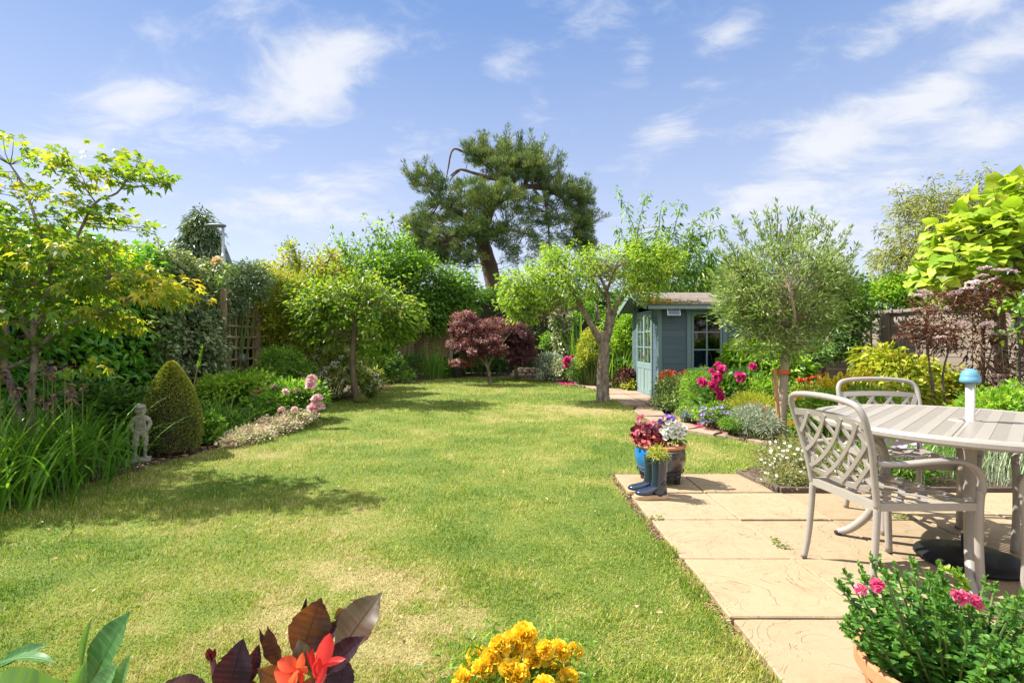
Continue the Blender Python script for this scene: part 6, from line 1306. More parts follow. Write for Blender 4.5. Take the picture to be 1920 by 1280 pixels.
r2, c2 = bush('rhododendron', 'smaller white flowering rhododendron right of the thin trunk', 'rhododendron', [B(698, 716, 10.9, 20, 22, .35, 60), B(672, 690, 11, 18, 18, .3, 30)], LM['rhodo_leaf'], 14, .13, .1, .035, 'oval', base=(-2.98, 10.9, 0))
put_blooms(r1, wt, [P(x, y, 10.05) for x, y in ((595, 648), (612, 655), (590, 668), (640, 668), (628, 680), (612, 690), (650, 690), (635, 700), (645, 712), (618, 712), (660, 705), (655, 725), (640, 728), (625, 735), (606, 700), (598, 728), (650, 655))], 'bloom', (.6, 1.05), .5, face=(0, -1, .5))
put_blooms(r2, wt, [P(x, y, 10.6) for x, y in ((690, 695), (698, 700), (706, 706), (714, 716), (700, 714), (692, 724), (708, 726), (684, 690), (674, 682))], 'bloom', (.6, 1.0), .5, face=(.1, -1, .5))

# ------------------------------------------------------------------ back border
for i, (px, py, Z, rx, ry, n, key, l, L_, W_) in enumerate([
    (720, 690, 14.6, 34, 28, 90, 'dark_leaf', 'dark rounded shrub right of the small white rhododendron', .11, .05), (770, 690, 16, 32, 26, 70, 'dark_leaf', 'dark low shrub in front of the diamond lattice', .1, .04),
    (830, 692, 16.6, 22, 18, 50, 'mid_leaf', 'low green plants at the far lawn edge left of the purple maple', .09, .04), (745, 706, 14.6, 40, 8, 50, 'mid_leaf', 'strip of low foliage along the far left lawn edge', .07, .03), (690, 660, 13, 45, 40, 80, 'mid_leaf', 'broad leaved green shrub behind the white rhododendrons', .15, .09),
    (900, 680, 17.6, 50, 26, 90, 'dark_leaf', 'dark green shrub in the shade behind the purple maple', .12, .06), (1030, 648, 17.6, 16, 22, 30, 'mid_leaf', 'blue green shrub before the dark back fence', .1, .05)]):
    bush('border_shrub', l, 'shrub', [B(px, py, Z, rx, ry, .5, n)], LM[key], 18, .16, L_, W_, 'ovate' if W_ > .035 else 'lance', group=None)
strap_clump('sword_leaf_plant', 'upright clump of pale sword leaves before the lattice trellis', 'plant', P(808, 712, 15.9) * [1, 1, 0], 60, 1.15, .03, (.18, .1), LM['strap_leaf'], lean=(.02, .3), curve=(.1, .7))
bush('variegated_ivy', 'ivy covered pillar with cream edged leaves behind the old apple tree', 'ivy', [B(1057, 640, 16, 20, 52, .35, 120), B(1050, 600, 16, 16, 20, .3, 40), B(1062, 680, 16, 18, 18, .3, 40)], LM['variegated_leaf'], 17, .13, .1, .08, 'ovate', base=P(1057, 700, 16) * [1, 1, 0], upw=.3, droop=.4)
bush('golden_shrub', 'rounded golden green shrub left of the old apple trunk', 'shrub', [B(1112, 655, 13.6, 28, 40, .42, 170), B(1105, 680, 13.6, 22, 22, .35, 60)], LM['golden_leaf'], 24, .085, .05, .028, 'oval', base=P(1112, 700, 13.6) * [1, 1, 0], rmin=.75, vfun=lambda p: .3 * (p[:, 2] - .9) - .12)
bush('golden_shrub', 'yellow green loose shrub between the old apple trunk and the summerhouse', 'shrub', [B(1165, 650, 13.8, 24, 45, .45, 110), B(1180, 620, 14, 24, 36, .4, 70)], LM['bright_leaf'], 18, .13, .085, .04, 'ovate', base=P(1165, 705, 13.8) * [1, 1, 0])
bush('leafy_shrub', 'tall loose leafed shrub left of the summerhouse gable', 'shrub', [B(1175, 590, 14.6, 34, 34, .6, 90), B(1150, 640, 14.8, 26, 55, .5, 90), B(1090, 590, 16.5, 36, 28, .6, 70)], LM['mid_leaf'], 18, .18, .12, .05, 'lance', base=(3.1, 14.7, 0))
strap_clump('cordyline', 'spiky green strap leaved plant behind the golden round shrub', 'plant', P(1090, 660, 15.4) * [1, 1, 0], 70, 1.9, .04, (.15, .12), LM['strap_leaf'], lean=(.02, .35), curve=(.2, 1.0))
strap_clump('sword_leaf_plant', 'dark tall grassy leaves left of the summerhouse post', 'plant', P(1168, 710, 12.95) * [1, 1, 0], 90, .95, .022, (.16, .12), LM['strap_leaf'], curve=(.3, 1.4))
for px, py, Z, rx, ry, n, key, l, L_, W_ in [(1030, 682, 15.6, 32, 18, 100, 'grey_leaf', 'rounded grey green shrub on top of the stone wall', .08, .03), (1062, 692, 14.6, 26, 18, 90, 'variegated_leaf', 'pale cream variegated shrub by the far path edge', .07, .035), (1098, 697, 13.9, 34, 22, 130, 'dark_leaf', 'dark green mound beside the old apple trunk', .06, .02),
                                        (1032, 704, 15.2, 26, 8, 50, 'grey_leaf', 'low silver leaves spilling to the far lawn edge', .07, .03), (1172, 706, 12.6, 12, 12, 40, 'maroon_leaf', 'small dark leaved plant beside the summerhouse post', .08, .04), (1180, 722, 12.4, 10, 8, 40, 'golden_leaf', 'small lime green clump at the summerhouse corner', .05, .035), (1155, 690, 13.2, 16, 20, 50, 'dark_leaf', 'dark shrub just right of the old apple trunk', .09, .04)]:
    bush('border_shrub', l, 'shrub', [B(px, py, Z, rx, ry, .35, n)], LM[key], 18, .12, L_, W_, 'oval')
M_MAG = leafmat('magenta_petal', [(.38, .01, .10), (.62, .025, .20), (.80, .12, .36)], trans=[(.6, .01, .15), (.8, .04, .3), (.9, .2, .45)], tfac=.35)
mg = [bloom_mesh('bloom', M_MAG, .1, 55, 'peony') for _ in range(4)]
rb = thing('rose_bush', 'single deep magenta rose on a thin stem by the far path edge', 'rose', P(1066, 712, 14.2) * [1, 1, 0]); g = Geo(); g.tube([P(1066, 712, 14.2) * [1, 1, 0], P(1064, 690, 14.2), P(1063, 680, 14.15)], .008, 5); g.tube([P(1066, 712, 14.2) * [1, 1, 0], P(1070, 690, 14.25), P(1073, 672, 14.25)], .007, 5); g.build('stem', M_STEM, rb)
put_blooms(rb, mg, [P(1063, 675, 14.1), P(1064, 683, 14.1)], 'bloom', (1.1, 1.25), .3); put_blooms(rb, mg, [P(1073, 668, 14.2)], 'bloom', (.5, .5), .3)
g = Geo(); n = 120; c = G(1062, 718); pos = c + np.column_stack([rng.normal(0, .12, n), rng.normal(0, .35, n), .004 + .01 * rng.random(n)]); leaves(g, pos, rdir(n) * [1, 1, .2], rdir(n) * .3 + [0, 0, 1], .06, .045, rng.random(n), 'round')
c = G(1335, 800); n = 220; pos = c + np.column_stack([rng.normal(0, .09, n), rng.normal(0, .14, n), .004 + .012 * rng.random(n)]); leaves(g, pos, rdir(n) * [1, 1, .2], rdir(n) * .3 + [0, 0, 1], .035, .026, rng.random(n), 'round')
tag(g.build('fallen_petals', M_MAG), 'scattered magenta petals fallen on the paths', 'petals', kind='stuff')

# ------------------------------------------------------------------ right border, before the summerhouse
M_RED = leafmat('red_petal', [(.55, .04, .015), (.72, .09, .03), (.8, .16, .06)], tfac=.3); M_VIOL = leafmat('violet_petal', [(.22, .13, .45), (.36, .25, .62), (.5, .4, .72)], tfac=.35); M_ORANGE = leafmat('orange_red_petal', [(.60, .09, .02), (.72, .15, .03), (.8, .24, .06)], tfac=.35); M_YEL = leafmat('yellow_petal', [(.72, .54, .015), (.82, .67, .03), (.87, .76, .10)], tfac=.3)
sv, _ = bush('red_salvia', 'bushy plant with small red flowers in front of the summerhouse corner', 'salvia', [B(1258, 735, 9.2, 30, 32, .4, 130), B(1285, 748, 8.8, 26, 26, .35, 80), B(1245, 760, 8.9, 18, 18, .3, 40)], lm('greyish_leaf', [(.05, .09, .03), (.10, .16, .05), (.19, .25, .09), (.28, .32, .15)], tfac=.3), 17, .11, .06, .024, 'oval', base=(2.85, 9.0, 0))
rs = [bloom_mesh('bloom', M_RED, .045, 16, 'pom') for _ in range(2)]
put_blooms(sv, rs, [P(1236 + 64 * rng.random(), 696 + 30 * rng.random() ** 1.5, 8.9 + .4 * rng.random()) for _ in range(34)], 'bloom', (.5, 1.0), .5)
bush('tall_fennel', 'tall ferny dark green plant left of the magenta peonies', 'plant', [B(1310, 730, 8.4, 26, 34, .35, 110), B(1305, 760, 8.2, 26, 20, .3, 60)], LM['mid_leaf'], 34, .12, .06, .008, 'diamond', base=(2.95, 8.3, 0), grav=.1)
mp_, _ = bush('magenta_peony', 'peony bush with large magenta blooms before the summerhouse window', 'peony', [B(1365, 745, 7.8, 42, 34, .4, 120), B(1400, 735, 8.0, 34, 34, .35, 80), B(1345, 765, 7.6, 30, 24, .3, 50)], LM['dark_leaf'], 15, .14, .105, .04, 'lance', base=(3.3, 7.8, 0))
put_blooms(mp_, mg, [P(x, y, 7.25) for x, y in ((1316, 716), (1353, 692), (1345, 706), (1337, 722), (1347, 734), (1352, 746), (1388, 706), (1342, 714))], 'bloom', (.55, .85), .4, face=(0, -1, .6))
put_blooms(mp_, mg, [P(x, y, 7.4) for x, y in ((1411, 687), (1346, 683), (1334, 695), (1352, 765))], 'bloom', (.3, .6), .4)
ca, _ = bush('campanula', 'low campanula with soft violet bells beside the path', 'campanula', [B(1330, 782, 7.0, 26, 18, .3, 60), B(1352, 772, 7.1, 22, 14, .25, 40)], LM['mid_leaf'], 14, .08, .045, .02, 'oval', base=(2.75, 7.0, 0), lo=0)
vb = [bloom_mesh('bloom', M_VIOL, .04, 6, 'cup') for _ in range(2)]
put_blooms(ca, vb, [P(1312 + 54 * rng.random(), 762 + 32 * rng.random(), 6.75 + .2 * rng.random()) for _ in range(60)], 'bloom', (.35, .75), .5, face=(-.1, -1, .8))
cb_, _ = bush('catmint', 'small blue flowered clump at the inner corner of the path', 'catmint', [B(1290, 778, 7.6, 22, 12, .2, 60)], LM['greyish_leaf'], 16, .07, .035, .014, 'oval', base=(2.65, 7.6, 0), lo=0)
put_blooms(cb_, [bloom_mesh('bloom', lm('blue_petal', [(.16, .2, .45), (.28, .32, .58)], tfac=.2), .05, 40, 'spike')], [P(1275 + 30 * rng.random(), 772 + 16 * rng.random(), 7.45) for _ in range(24)], 'bloom', (.7, 1.2), .4)
bush('hebe_mound', 'tight dark green mound at the path edge', 'shrub', [B(1374, 797, 6.45, 25, 13, .17, 110)], LM['mid_leaf'], 24, .05, .024, .008, 'oval', base=G(1374, 811), lo=0, rmin=.7)
bush('silver_santolina', 'feathery silver green mound left of the olive trunk', 'shrub', [B(1415, 790, 6.4, 34, 26, .3, 130), B(1440, 802, 6.2, 22, 16, .2, 60)], LM['grey_leaf'], 26, .08, .06, .007, 'diamond', base=G(1418, 822), lo=-.3)
bush('fennel_tuft', 'fine yellow green feathery plant behind the silver mound', 'plant', [B(1410, 765, 6.9, 36, 22, .3, 90)], LM['golden_leaf'], 30, .1, .07, .006, 'diamond', base=(3.2, 6.9, 0), grav=-.6)
bush('hydrangea', 'broad leaved green shrub against the summerhouse right of its window', 'shrub', [B(1400, 670, 9.6, 40, 30, .4, 110), B(1430, 690, 9.3, 50, 32, .4, 110), B(1375, 690, 9.7, 22, 20, .25, 40), B(1480, 700, 9.0, 40, 30, .4, 80)], LM['bright_leaf'], 14, .14, .105, .07, 'ovate', base=(4.5, 9.4, 0), droop=.4)
gu = []
for i, (px, py, Z, rx, ry, n, l) in enumerate([(1430, 740, 7.4, 40, 30, 110, 'leafy green perennials behind the olive stake'), (1520, 755, 7.0, 50, 30, 150, 'light green perennial with scattered orange red flowers right of the olive trunk'), (1560, 770, 5.9, 45, 30, 120, 'green perennials behind the nearest chair back'), (1590, 745, 6.3, 45, 24, 100, 'low green perennials under the yellow flower spikes'), (1520, 800, 6.5, 46, 22, 110, 'orange flowered perennial low beside the olive trunk'), (1640, 765, 5.6, 45, 26, 90, 'green perennials behind the far chair')]):
    r_, _ = bush('border_perennial', l, 'perennial', [B(px, py, Z, rx, ry, .4, n)], LM['bright_leaf'] if i % 2 == 0 else LM['young_apple_leaf'], 17, .10, .06, .02, 'lance', base=np.array([*P(px, py, Z)[:2], 0])); gu.append(r_)
og = [bloom_mesh('bloom', M_ORANGE, .035, 12, 'pom') for _ in range(2)]
put_blooms(gu[1], og, [P(1480 + 90 * rng.random(), 725 + 60 * rng.random(), 6.5 + .2 * rng.random()) for _ in range(30)], 'bloom', (.4, .9), .6)
put_blooms(gu[4], og, [P(x, y, 6.0) for x, y in ((1420, 758), (1432, 765), (1430, 760), (1434, 785), (1438, 770), (1487, 790), (1483, 797), (1494, 796), (1498, 800), (1480, 793), (1500, 735), (1508, 728), (1520, 760), (1517, 718), (1505, 742), (1515, 742), (1450, 742), (1538, 755), (1548, 700), (1540, 765), (1555, 770), (1412, 752))], 'bloom', (.4, .8), .6)
put_blooms(gu[0], rs, [P(1490 + 60 * rng.random(), 705 + 25 * rng.random(), 7.0) for _ in range(16)], 'bloom', (.5, .9), .6)
ys = [bloom_mesh('bloom', M_YEL, .17, 110, 'spike') for _ in range(2)]
put_blooms(gu[3], ys, [P(x, y, 6.0) for x, y in ((1537, 724), (1546, 724), (1565, 733), (1575, 727), (1590, 722), (1603, 716), (1617, 714), (1583, 735), (1555, 735), (1628, 720))], 'flower_spike', (.75, 1.25), .08)
# verbena on tall stems
vb2 = [bloom_mesh('bloom', M_VIOL, .035, 50, 'umbel')]
for (x, y, by, Z, l) in ((1443, 645, 790, 6.9, 'tall thin verbena with one violet head left of the olive trunk'), (1505, 683, 780, 6.6, 'violet verbena head on a thin stem right of the olive trunk'), (1545, 612, 800, 6.3, 'tallest verbena stem beneath the right of the olive crown'), (1683, 634, 790, 5.8, 'thin verbena stem before the grey fence panel')):
    t_ = P(x, y, Z); b_ = np.array([t_[0] + .05, t_[1], 0]); v_ = thing('verbena', l, 'verbena', b_, 'verbena stems in the right border'); g = Geo(); g.tube([b_, (b_ + t_) / 2 + [.02, 0, 0], t_], [.006, .005, .004], 5); g.build('stem', M_STEM, v_); put_blooms(v_, vb2, [t_], 'bloom', (.9, 1.1), .2)
bush('golden_aucuba', 'golden leaved shrub with pointed yellow leaves against the grey fence', 'shrub', [B(1680, 704, 6.9, 46, 32, .45, 95), B(1740, 720, 6.7, 42, 28, .4, 75), B(1650, 680, 7.1, 28, 22, .3, 40), B(1780, 740, 6.4, 34, 30, .35, 60), B(1690, 745, 6.4, 50, 24, .35, 60)], LM['golden_leaf'], 13, .15, .125, .045, 'lance', base=(5.1, 6.8, 0), droop=.5)
bush('lemon_balm', 'fresh green nettle leaved plants at the foot of the elder', 'perennial', [B(1870, 770, 4.9, 60, 30, .35, 150), B(1930, 760, 4.9, 50, 34, .35, 90), B(1830, 790, 4.8, 40, 20, .3, 60)], LM['bright_leaf'], 16, .1, .05, .028, 'ovate', base=(4.6, 4.9, 0))
strap_clump('grassy_lavender', 'upright grassy green foliage behind the table legs', 'lavender', (3.6, 4.6, 0), 520, .42, .009, (.42, .16), LM['strap_leaf'], lean=(.02, .5), curve=(.1, .8), nseg=3)
strap_clump('grassy_lavender', 'grey green grassy lavender under the right side of the table', 'lavender', (4.3, 4.35, 0), 420, .42, .008, (.4, .16), LM['grey_leaf'], lean=(.02, .5), curve=(.1, .7), nseg=3)
os_, _ = bush('osteospermum', 'daisy plant with pale violet flowers seen under the table', 'daisy', [B(1700, 870, 4.4, 45, 30, .2, 90)], LM['mid_leaf'], 15, .09, .05, .015, 'lance', base=(3.35, 4.4, 0), lo=-.8)
put_blooms(os_, [bloom_mesh('bloom', leafmat('pale_violet_petal', [(.55, .42, .62), (.72, .62, .76), (.10, .04, .14)], tfac=.3), .045, 16, 'daisy') for _ in range(2)], [P(x, y, 4.15) for x, y in ((1683, 838), (1690, 832), (1686, 843), (1708, 828), (1720, 830), (1714, 827), (1705, 848), (1716, 848), (1725, 846), (1710, 852))], 'bloom', (.9, 1.15), .3, face=(-.2, -1, .7))
# erigeron mound by the patio
er, cc_ = bush('mexican_daisy', 'airy mound of tiny white daisies spilling onto the patio edge', 'daisy', [B(1500, 870, 4.5, 62, 30, .3, 200), B(1450, 870, 4.6, 28, 26, .25, 70), B(1560, 865, 4.45, 45, 32, .28, 110), B(1510, 840, 4.9, 60, 18, .3, 80), B(1470, 898, 4.2, 45, 14, .14, 60), B(1560, 900, 4.15, 40, 14, .14, 50)], lm('erigeron_leaf', [(.045, .07, .02), (.10, .13, .04), (.19, .20, .08), (.26, .2, .11)], tfac=.3), 22, .075, .032, .007, 'lance', base=(2.55, 4.5, 0), lo=-.8, nst=160, stem_r=.002)
em = [bloom_mesh('bloom', leafmat('daisy_petal', [(.70, .68, .64), (.82, .8, .76), (.62, .40, .03)], tfac=.2), .0165, 14, 'daisy') for _ in range(2)]
sp_ = []
while len(sp_) < 98:
    q = P(1425 + 165 * rng.random(), 826 + 76 * rng.random(), 4.12 + .25 * rng.random())
    if q[2] > .04: sp_.append(q)
put_blooms(er, em, sp_, 'bloom', (.55, .95), .5, face=(-.1, -1, .7))

# ------------------------------------------------------------------ plants in the glazed pot and boot
Zp = 4.3
hb, _ = bush('heuchera', 'dark red leaved begonia with pink flowers in the left of the glazed pot', 'potted plant', [B(1215, 818, Zp, 24, 16, .09, 46)], lm('red_begonia_leaf', [(.06, .01, .012), (.16, .02, .025), (.32, .05, .06), (.42, .1, .1)], tfac=.35), 7, .045, .05, .042, 'round', base=PC + [-.07, -.02, .345], lo=-.6, stem_r=.003)
put_blooms(hb, [bloom_mesh('bloom', leafmat('begonia_petal', [(.55, .08, .16), (.75, .28, .36), (.85, .55, .58)], tfac=.35), .045, 26, 'peony') for _ in range(2)], [P(x, y, Zp - .05) for x, y in ((1196, 788), (1203, 781), (1208, 797), (1220, 796), (1226, 794), (1236, 800), (1195, 812), (1212, 808), (1230, 806))], 'bloom', (.55, .95), .5)
g = Geo(); stems(g, PC + [-.07, 0, .345], [P(1200, 785, Zp - .05), P(1208, 797, Zp - .05), P(1222, 796, Zp - .05), P(1236, 800, Zp - .05)], .004, .8); g.build('stems', surf('red_stem', (.3, .08, .06), None, 5, .6), hb)
pn, _ = bush('pansies', 'white and purple pansies filling the right of the glazed pot', 'potted plant', [B(1256, 815, Zp, 26, 22, .1, 60)], LM['mid_leaf'], 9, .045, .034, .022, 'oval', base=PC + [.07, -.02, .345], lo=-.6, stem_r=.003)
def pansy(nm, cols): return [bloom_mesh('bloom', leafmat(nm, cols, tfac=.3), .03, 6, 'cup') for _ in range(2)]
wp = pansy('white_pansy', [(.72, .72, .70), (.82, .82, .80), (.75, .55, .04)]); pv = pansy('purple_pansy', [(.05, .02, .22), (.10, .03, .36), (.5, .35, .03)]); py_ = pansy('yellow_pansy', [(.72, .48, .02), (.8, .58, .04), (.3, .12, .02)])
put_blooms(pn, wp, [P(x, y, Zp - .1) for x, y in ((1251, 792), (1262, 790), (1249, 802), (1258, 805), (1267, 799), (1270, 806), (1246, 812), (1276, 805), (1281, 813), (1266, 815), (1274, 818), (1248, 821), (1261, 817), (1253, 810), (1282, 803), (1268, 792), (1240, 808), (1276, 797), (1257, 798))], 'bloom', (.8, 1.1), .3, face=(-.1, -1, .6))
put_blooms(pn, pv, [P(x, y, Zp - .08) for x, y in ((1237, 789), (1243, 792), (1252, 782), (1258, 785), (1263, 787), (1247, 786))], 'bloom', (.85, 1.1), .3, face=(-.1, -1, .6)); put_blooms(pn, py_, [P(x, y, Zp - .08) for x, y in ((1245, 786), (1268, 788), (1273, 793), (1277, 797), (1270, 786))], 'bloom', (.75, 1.0), .3, face=(-.1, -1, .6))
bush('sedum', 'feathery yellow green plant growing out of the ceramic boot', 'potted plant', [(np.array([1.105, 3.88, .335]), (.075, .07, .045), 60)], LM['golden_leaf'], 16, .03, .024, .005, 'diamond', base=(1.115, 3.87, .27), lo=-.9, rmin=.2, stem_r=.002)

# ------------------------------------------------------------------ foreground pots
def flower_pot(label, c, r_, h, name='flower_pot'):
    t = thing(name, label, 'plant pot', c); c = np.array(c, float)
    g = Geo(); g.lathe([(.001, 0), (r_ * .68, 0), (r_ * .72, .01), (r_ * .9, h * .82), (r_ * .92, h * .86), (r_ * .985, h * .865), (r_, h * .88), (r_, h * .985), (r_ * .99, h), (r_ * .93, h), (r_ * .915, h * .985), (r_ * .87, h * .88), (.001, h * .875)], c, 48); g.build('pot', M_TERRA, t, smooth=False)
    g = Geo(); g.lathe([(.001, h * .9), (r_ * .88, h * .885)], c, 24); g.build('soil', M_SOIL, t); return t
flower_pot('terracotta pot of snapdragons at the bottom right corner of the patio', (1.165, 1.36, 0), .215, .33)
ZS = 1.36; pc_ = np.array([1.165, 1.36, .295])
sn = thing('snapdragon', 'leafy snapdragon plant with a few pink flowers in a terracotta pot', 'potted plant', pc_); g = Geo(); gs = Geo(); spikes = []
for i in range(112):
    a = rng.random() * 6.283; rr = .20 * rng.random() ** .5; b_ = pc_ + [rr * .6 * math.cos(a), rr * .6 * math.sin(a), 0]; H = rng.uniform(.10, .245) * (1.08 - rr * 1.1); top = b_ + [rr * .62 * math.cos(a) * 1.1, rr * .62 * math.sin(a), H]
    spikes.append((b_, top))
for x, y in ((1634, 1050), (1650, 1055), (1680, 1068), (1710, 1055), (1760, 1065), (1800, 1080), (1660, 1080), (1742, 1085), (1860, 1150), (1600, 1150), (1880, 1180), (1590, 1170)):
    t_ = P(x, y, ZS + rng.normal(0, .07)); spikes.append((pc_ + (t_ - pc_) * [.5, .5, 0], t_))
for b_, top in spikes:
    mid = (b_ + top) / 2 + rng.standard_normal(3) * .01; gs.tube([b_, mid, top], [.0034, .003, .002], 5, cap=False); n = 26; t_ = rng.random(n) ** .7; pos = b_ + (top - b_) * t_[:, None]; a = rng.random(n) * 6.283; ax = np.column_stack([np.cos(a), np.sin(a), .25 + .35 * t_])
    leaves(g, pos, ax, np.tile([0, 0, 1.], (n, 1)) + .4 * rdir(n), .052 * (1.1 - .62 * t_) * rng.uniform(.7, 1.2, n), .0215 * (1.1 - .5 * t_), .40 + .2 * rng.standard_normal(n) + .25 * (t_ - .5), 'lance', .3, .35)
    n = 14; t2 = .9 + .16 * rng.random(n); pos = b_ + (top - b_) * t2[:, None]; a = rng.random(n) * 6.283; leaves(g, pos, np.column_stack([np.cos(a) * .6, np.sin(a) * .6, 1 + 0 * a]), rdir(n), .014, .008, .55 + .15 * rng.standard_normal(n), 'oval', .5, 0)
g.build('foliage', lm('snapdragon_leaf', [(.02, .07, .012), (.04, .12, .02), (.075, .17, .028), (.15, .24, .045)], tfac=.35), sn); gs.build('stems', M_STEM, sn)
# curved pale seed stem
g = Geo(); q = smooth_path(PP(1.3, (1812, 1140), (1814, 1115), (1808, 1092), (1790, 1075), (1768, 1064)), 6); g.tube(q, .003, 6); n = 90; i_ = rng.integers(8, len(q), n); leaves(g, q[i_] + rdir(n) * .004, rdir(n) + [0, -.3, .6], rdir(n), .014, .008, .8 + .15 * rng.standard_normal(n), 'oval', .5, 0); g.build('seed_stem', LM['bright_leaf'], sn)
M_HOT = leafmat('hot_pink_petal', [(.62, .02, .16), (.78, .08, .28), (.88, .38, .48)], trans=[(.8, .03, .2), (.9, .15, .35), (.95, .5, .55)], tfac=.35)
hp = [bloom_mesh('bloom', M_HOT, .024, 26, 'peony') for _ in range(3)]
put_blooms(sn, hp, [P(x, y, 1.24) for x, y in ((1610, 1104), (1618, 1106), (1644, 1094), (1641, 1098), (1797, 1117), (1806, 1114), (1813, 1120), (1800, 1125), (1826, 1128), (1836, 1136), (1830, 1122), (1790, 1112))], 'bloom', (.42, .7), .5, face=(-.2, -1, .5))
# marigolds
ZG = 1.34
flower_pot('terracotta pot of marigolds below the middle of the view', (.015, 1.33, 0), .17, .26)
ma = thing('marigold', 'dense bunch of round yellow marigold heads at the bottom centre', 'potted plant', (.015, 1.33, .23)); mb = np.array([.015, 1.33, .23])
mm_ = leafmat('marigold_petal', [(.86, .50, .02), (.92, .68, .045), (.95, .80, .10)], trans=[(.9, .5, .01), (.95, .62, .02), (.95, .72, .05)], tfac=.3)
spots = [(983, 1192), (960, 1206), (938, 1212), (925, 1238), (895, 1232), (908, 1254), (936, 1250), (960, 1246), (985, 1232), (1010, 1226), (1022, 1218), (1045, 1224), (1078, 1220), (1003, 1236), (970, 1268), (955, 1258), (1036, 1262), (890, 1268), (912, 1274), (990, 1276), (868, 1276), (1065, 1276), (945, 1274), (1020, 1290), (930, 1295), (975, 1296), (878, 1255), (860, 1292), (1050, 1240)]
tops = [P(x, y, ZG + rng.normal(0, .06)) for x, y in spots]
put_blooms(ma, [bloom_mesh('bloom', mm_, .031, 110, 'pom') for _ in range(4)], tops, 'bloom', (.75, 1.12), .35)
g = Geo(); stems(g, mb, [t_ - [0, 0, .008] for t_ in tops], .0026, .6); g.build('stems', M_STEM, ma)
g = Geo(); n = 2600; pos = mb + np.column_stack([rng.normal(0, .09, n), rng.normal(0, .08, n), .0 + .14 * rng.random(n)]); leaves(g, pos, rdir(n) + [0, 0, .5], rdir(n), .026, .006, .5 + .2 * rng.standard_normal(n), 'lance', .2, .2); g.build('foliage', LM['mid_leaf'], ma)
ro = thing('climbing_rose', 'peach coloured rose bloom standing above the hedge beneath the street lamp', 'rose', P(405, 500, 8.7) * [1, 1, 0]); g = Geo(); g.tube([P(405, 500, 8.7) * [1, 1, 0], P(402, 560, 8.7), P(406, 494, 8.6)], [.012, .008, .005], 6); g.build('stem', M_STEM, ro)
put_blooms(ro, [bloom_mesh('bloom', leafmat('peach_petal', [(.80, .45, .16), (.88, .66, .38), (.90, .80, .62)], tfac=.3), .1, 60, 'peony')], [P(406, 490, 8.55)], 'bloom', (.85, .85), .1, face=(.2, -1, .4)); g = Geo(); n = 40; leaves(g, P(406, 505, 8.6) + rng.standard_normal((n, 3)) * .09, rdir(n), rdir(n) + [0, 0, 1], .07, .045, .5 + .2 * rng.standard_normal(n), 'ovate'); g.build('foliage', LM['bright_leaf'], ro)
hk = P(1908, 600, 5.4); g = Geo(); g.tube(smooth_path(PP(5.4, (1912, 900), (1912, 660), (1908, 610), (1906, 580), (1914, 566), (1928, 564)), 4), .011, 7); tag(g.build('plant_hook', M_IRON, origin=hk * [1, 1, 0]), 'black curved iron hook at the right edge before the elder', 'hook')
rr_, _ = bush('rose_shoot', 'variegated rose shoots around the iron hook at the right edge', 'rose', [B(1898, 572, 5.3, 30, 10, .12, 8), B(1892, 630, 5.3, 18, 12, .12, 5), B(1925, 610, 5.3, 16, 34, .12, 7)], LM['mid_leaf'], 6, .06, .06, .036, 'ovate', base=hk * [1, 1, 0], stem_r=.002, nst=4)
dp = P(857, 705, 16.6) * [1, 1, 0]; g = Geo(); g.lathe([(.001, 0), (.17, 0), (.23, .4), (.25, .42), (.25, .46), (.21, .46), (.2, .4), (.001, .4)], dp, 20); tag(g.build('dark_pot', surf('dark_glaze', (.02, .02, .022), (.04, .04, .04), 6, .35), origin=dp, smooth=False), 'dark empty pot in the shade left of the purple maple', 'plant pot')
# dark canna
ZC = 1.2
flower_pot('terracotta pot of dark canna below the frame', (-.50, 1.18, 0), .17, .28)
def canna_mat(name, cols, trans, vein):
    m, nt, out = newmat(name); L_ = nt.links.new; at = node(nt, 'ShaderNodeAttribute', attribute_name='v'); g_ = node(nt, 'ShaderNodeNewGeometry'); no = node(nt, 'ShaderNodeTexNoise', i_Scale=9.0, i_Detail=4.0, i_Distortion=.5); L_(g_.outputs['Position'], no.inputs['Vector'])
    wv = node(nt, 'ShaderNodeTexWave', wave_type='BANDS', bands_direction='DIAGONAL', i_Scale=60.0, i_Distortion=1.2); L_(g_.outputs['Position'], wv.inputs['Vector'])
    f = math_n(nt, 'ADD', at.outputs['Fac'], math_n(nt, 'ADD', math_n(nt, 'MULTIPLY', math_n(nt, 'SUBTRACT', no.outputs['Fac'], .5), .5), math_n(nt, 'MULTIPLY', math_n(nt, 'SUBTRACT', wv.outputs['Fac'], .5), vein)), clamp=True)
    p = node(nt, 'ShaderNodeBsdfPrincipled', i_Roughness=.42); p.inputs['Specular IOR Level'].default_value = .35; L_(ramp(nt, f, cols), p.inputs['Base Color']); tr = node(nt, 'ShaderNodeBsdfTranslucent'); L_(ramp(nt, f, trans), tr.inputs['Color']); mx = node(nt, 'ShaderNodeMixShader', n_0=.33); L_(p.outputs[0], mx.inputs[1]); L_(tr.outputs[0], mx.inputs[2]); L_(mx.outputs[0], out.inputs[0]); return m
M_CD = canna_mat('dark_canna_leaf', [(.018, .007, .014), (.036, .014, .022), (.065, .025, .016), (.06, .06, .032)], [(.04, .006, .008), (.12, .022, .008), (.30, .09, .008), (.25, .16, .02)], .07)
M_CG = canna_mat('green_canna_leaf', [(.015, .075, .018), (.04, .14, .035), (.11, .22, .085), (.15, .30, .03)], [(.03, .14, .02), (.09, .27, .03), (.25, .48, .04), (.34, .6, .03)], .05)
cd = thing('dark_canna', 'dark bronze leaved canna with red flowers at the bottom of the view', 'canna', (-.50, 1.18, .25)); stem_pt = np.array([-.50, 1.18, .25])
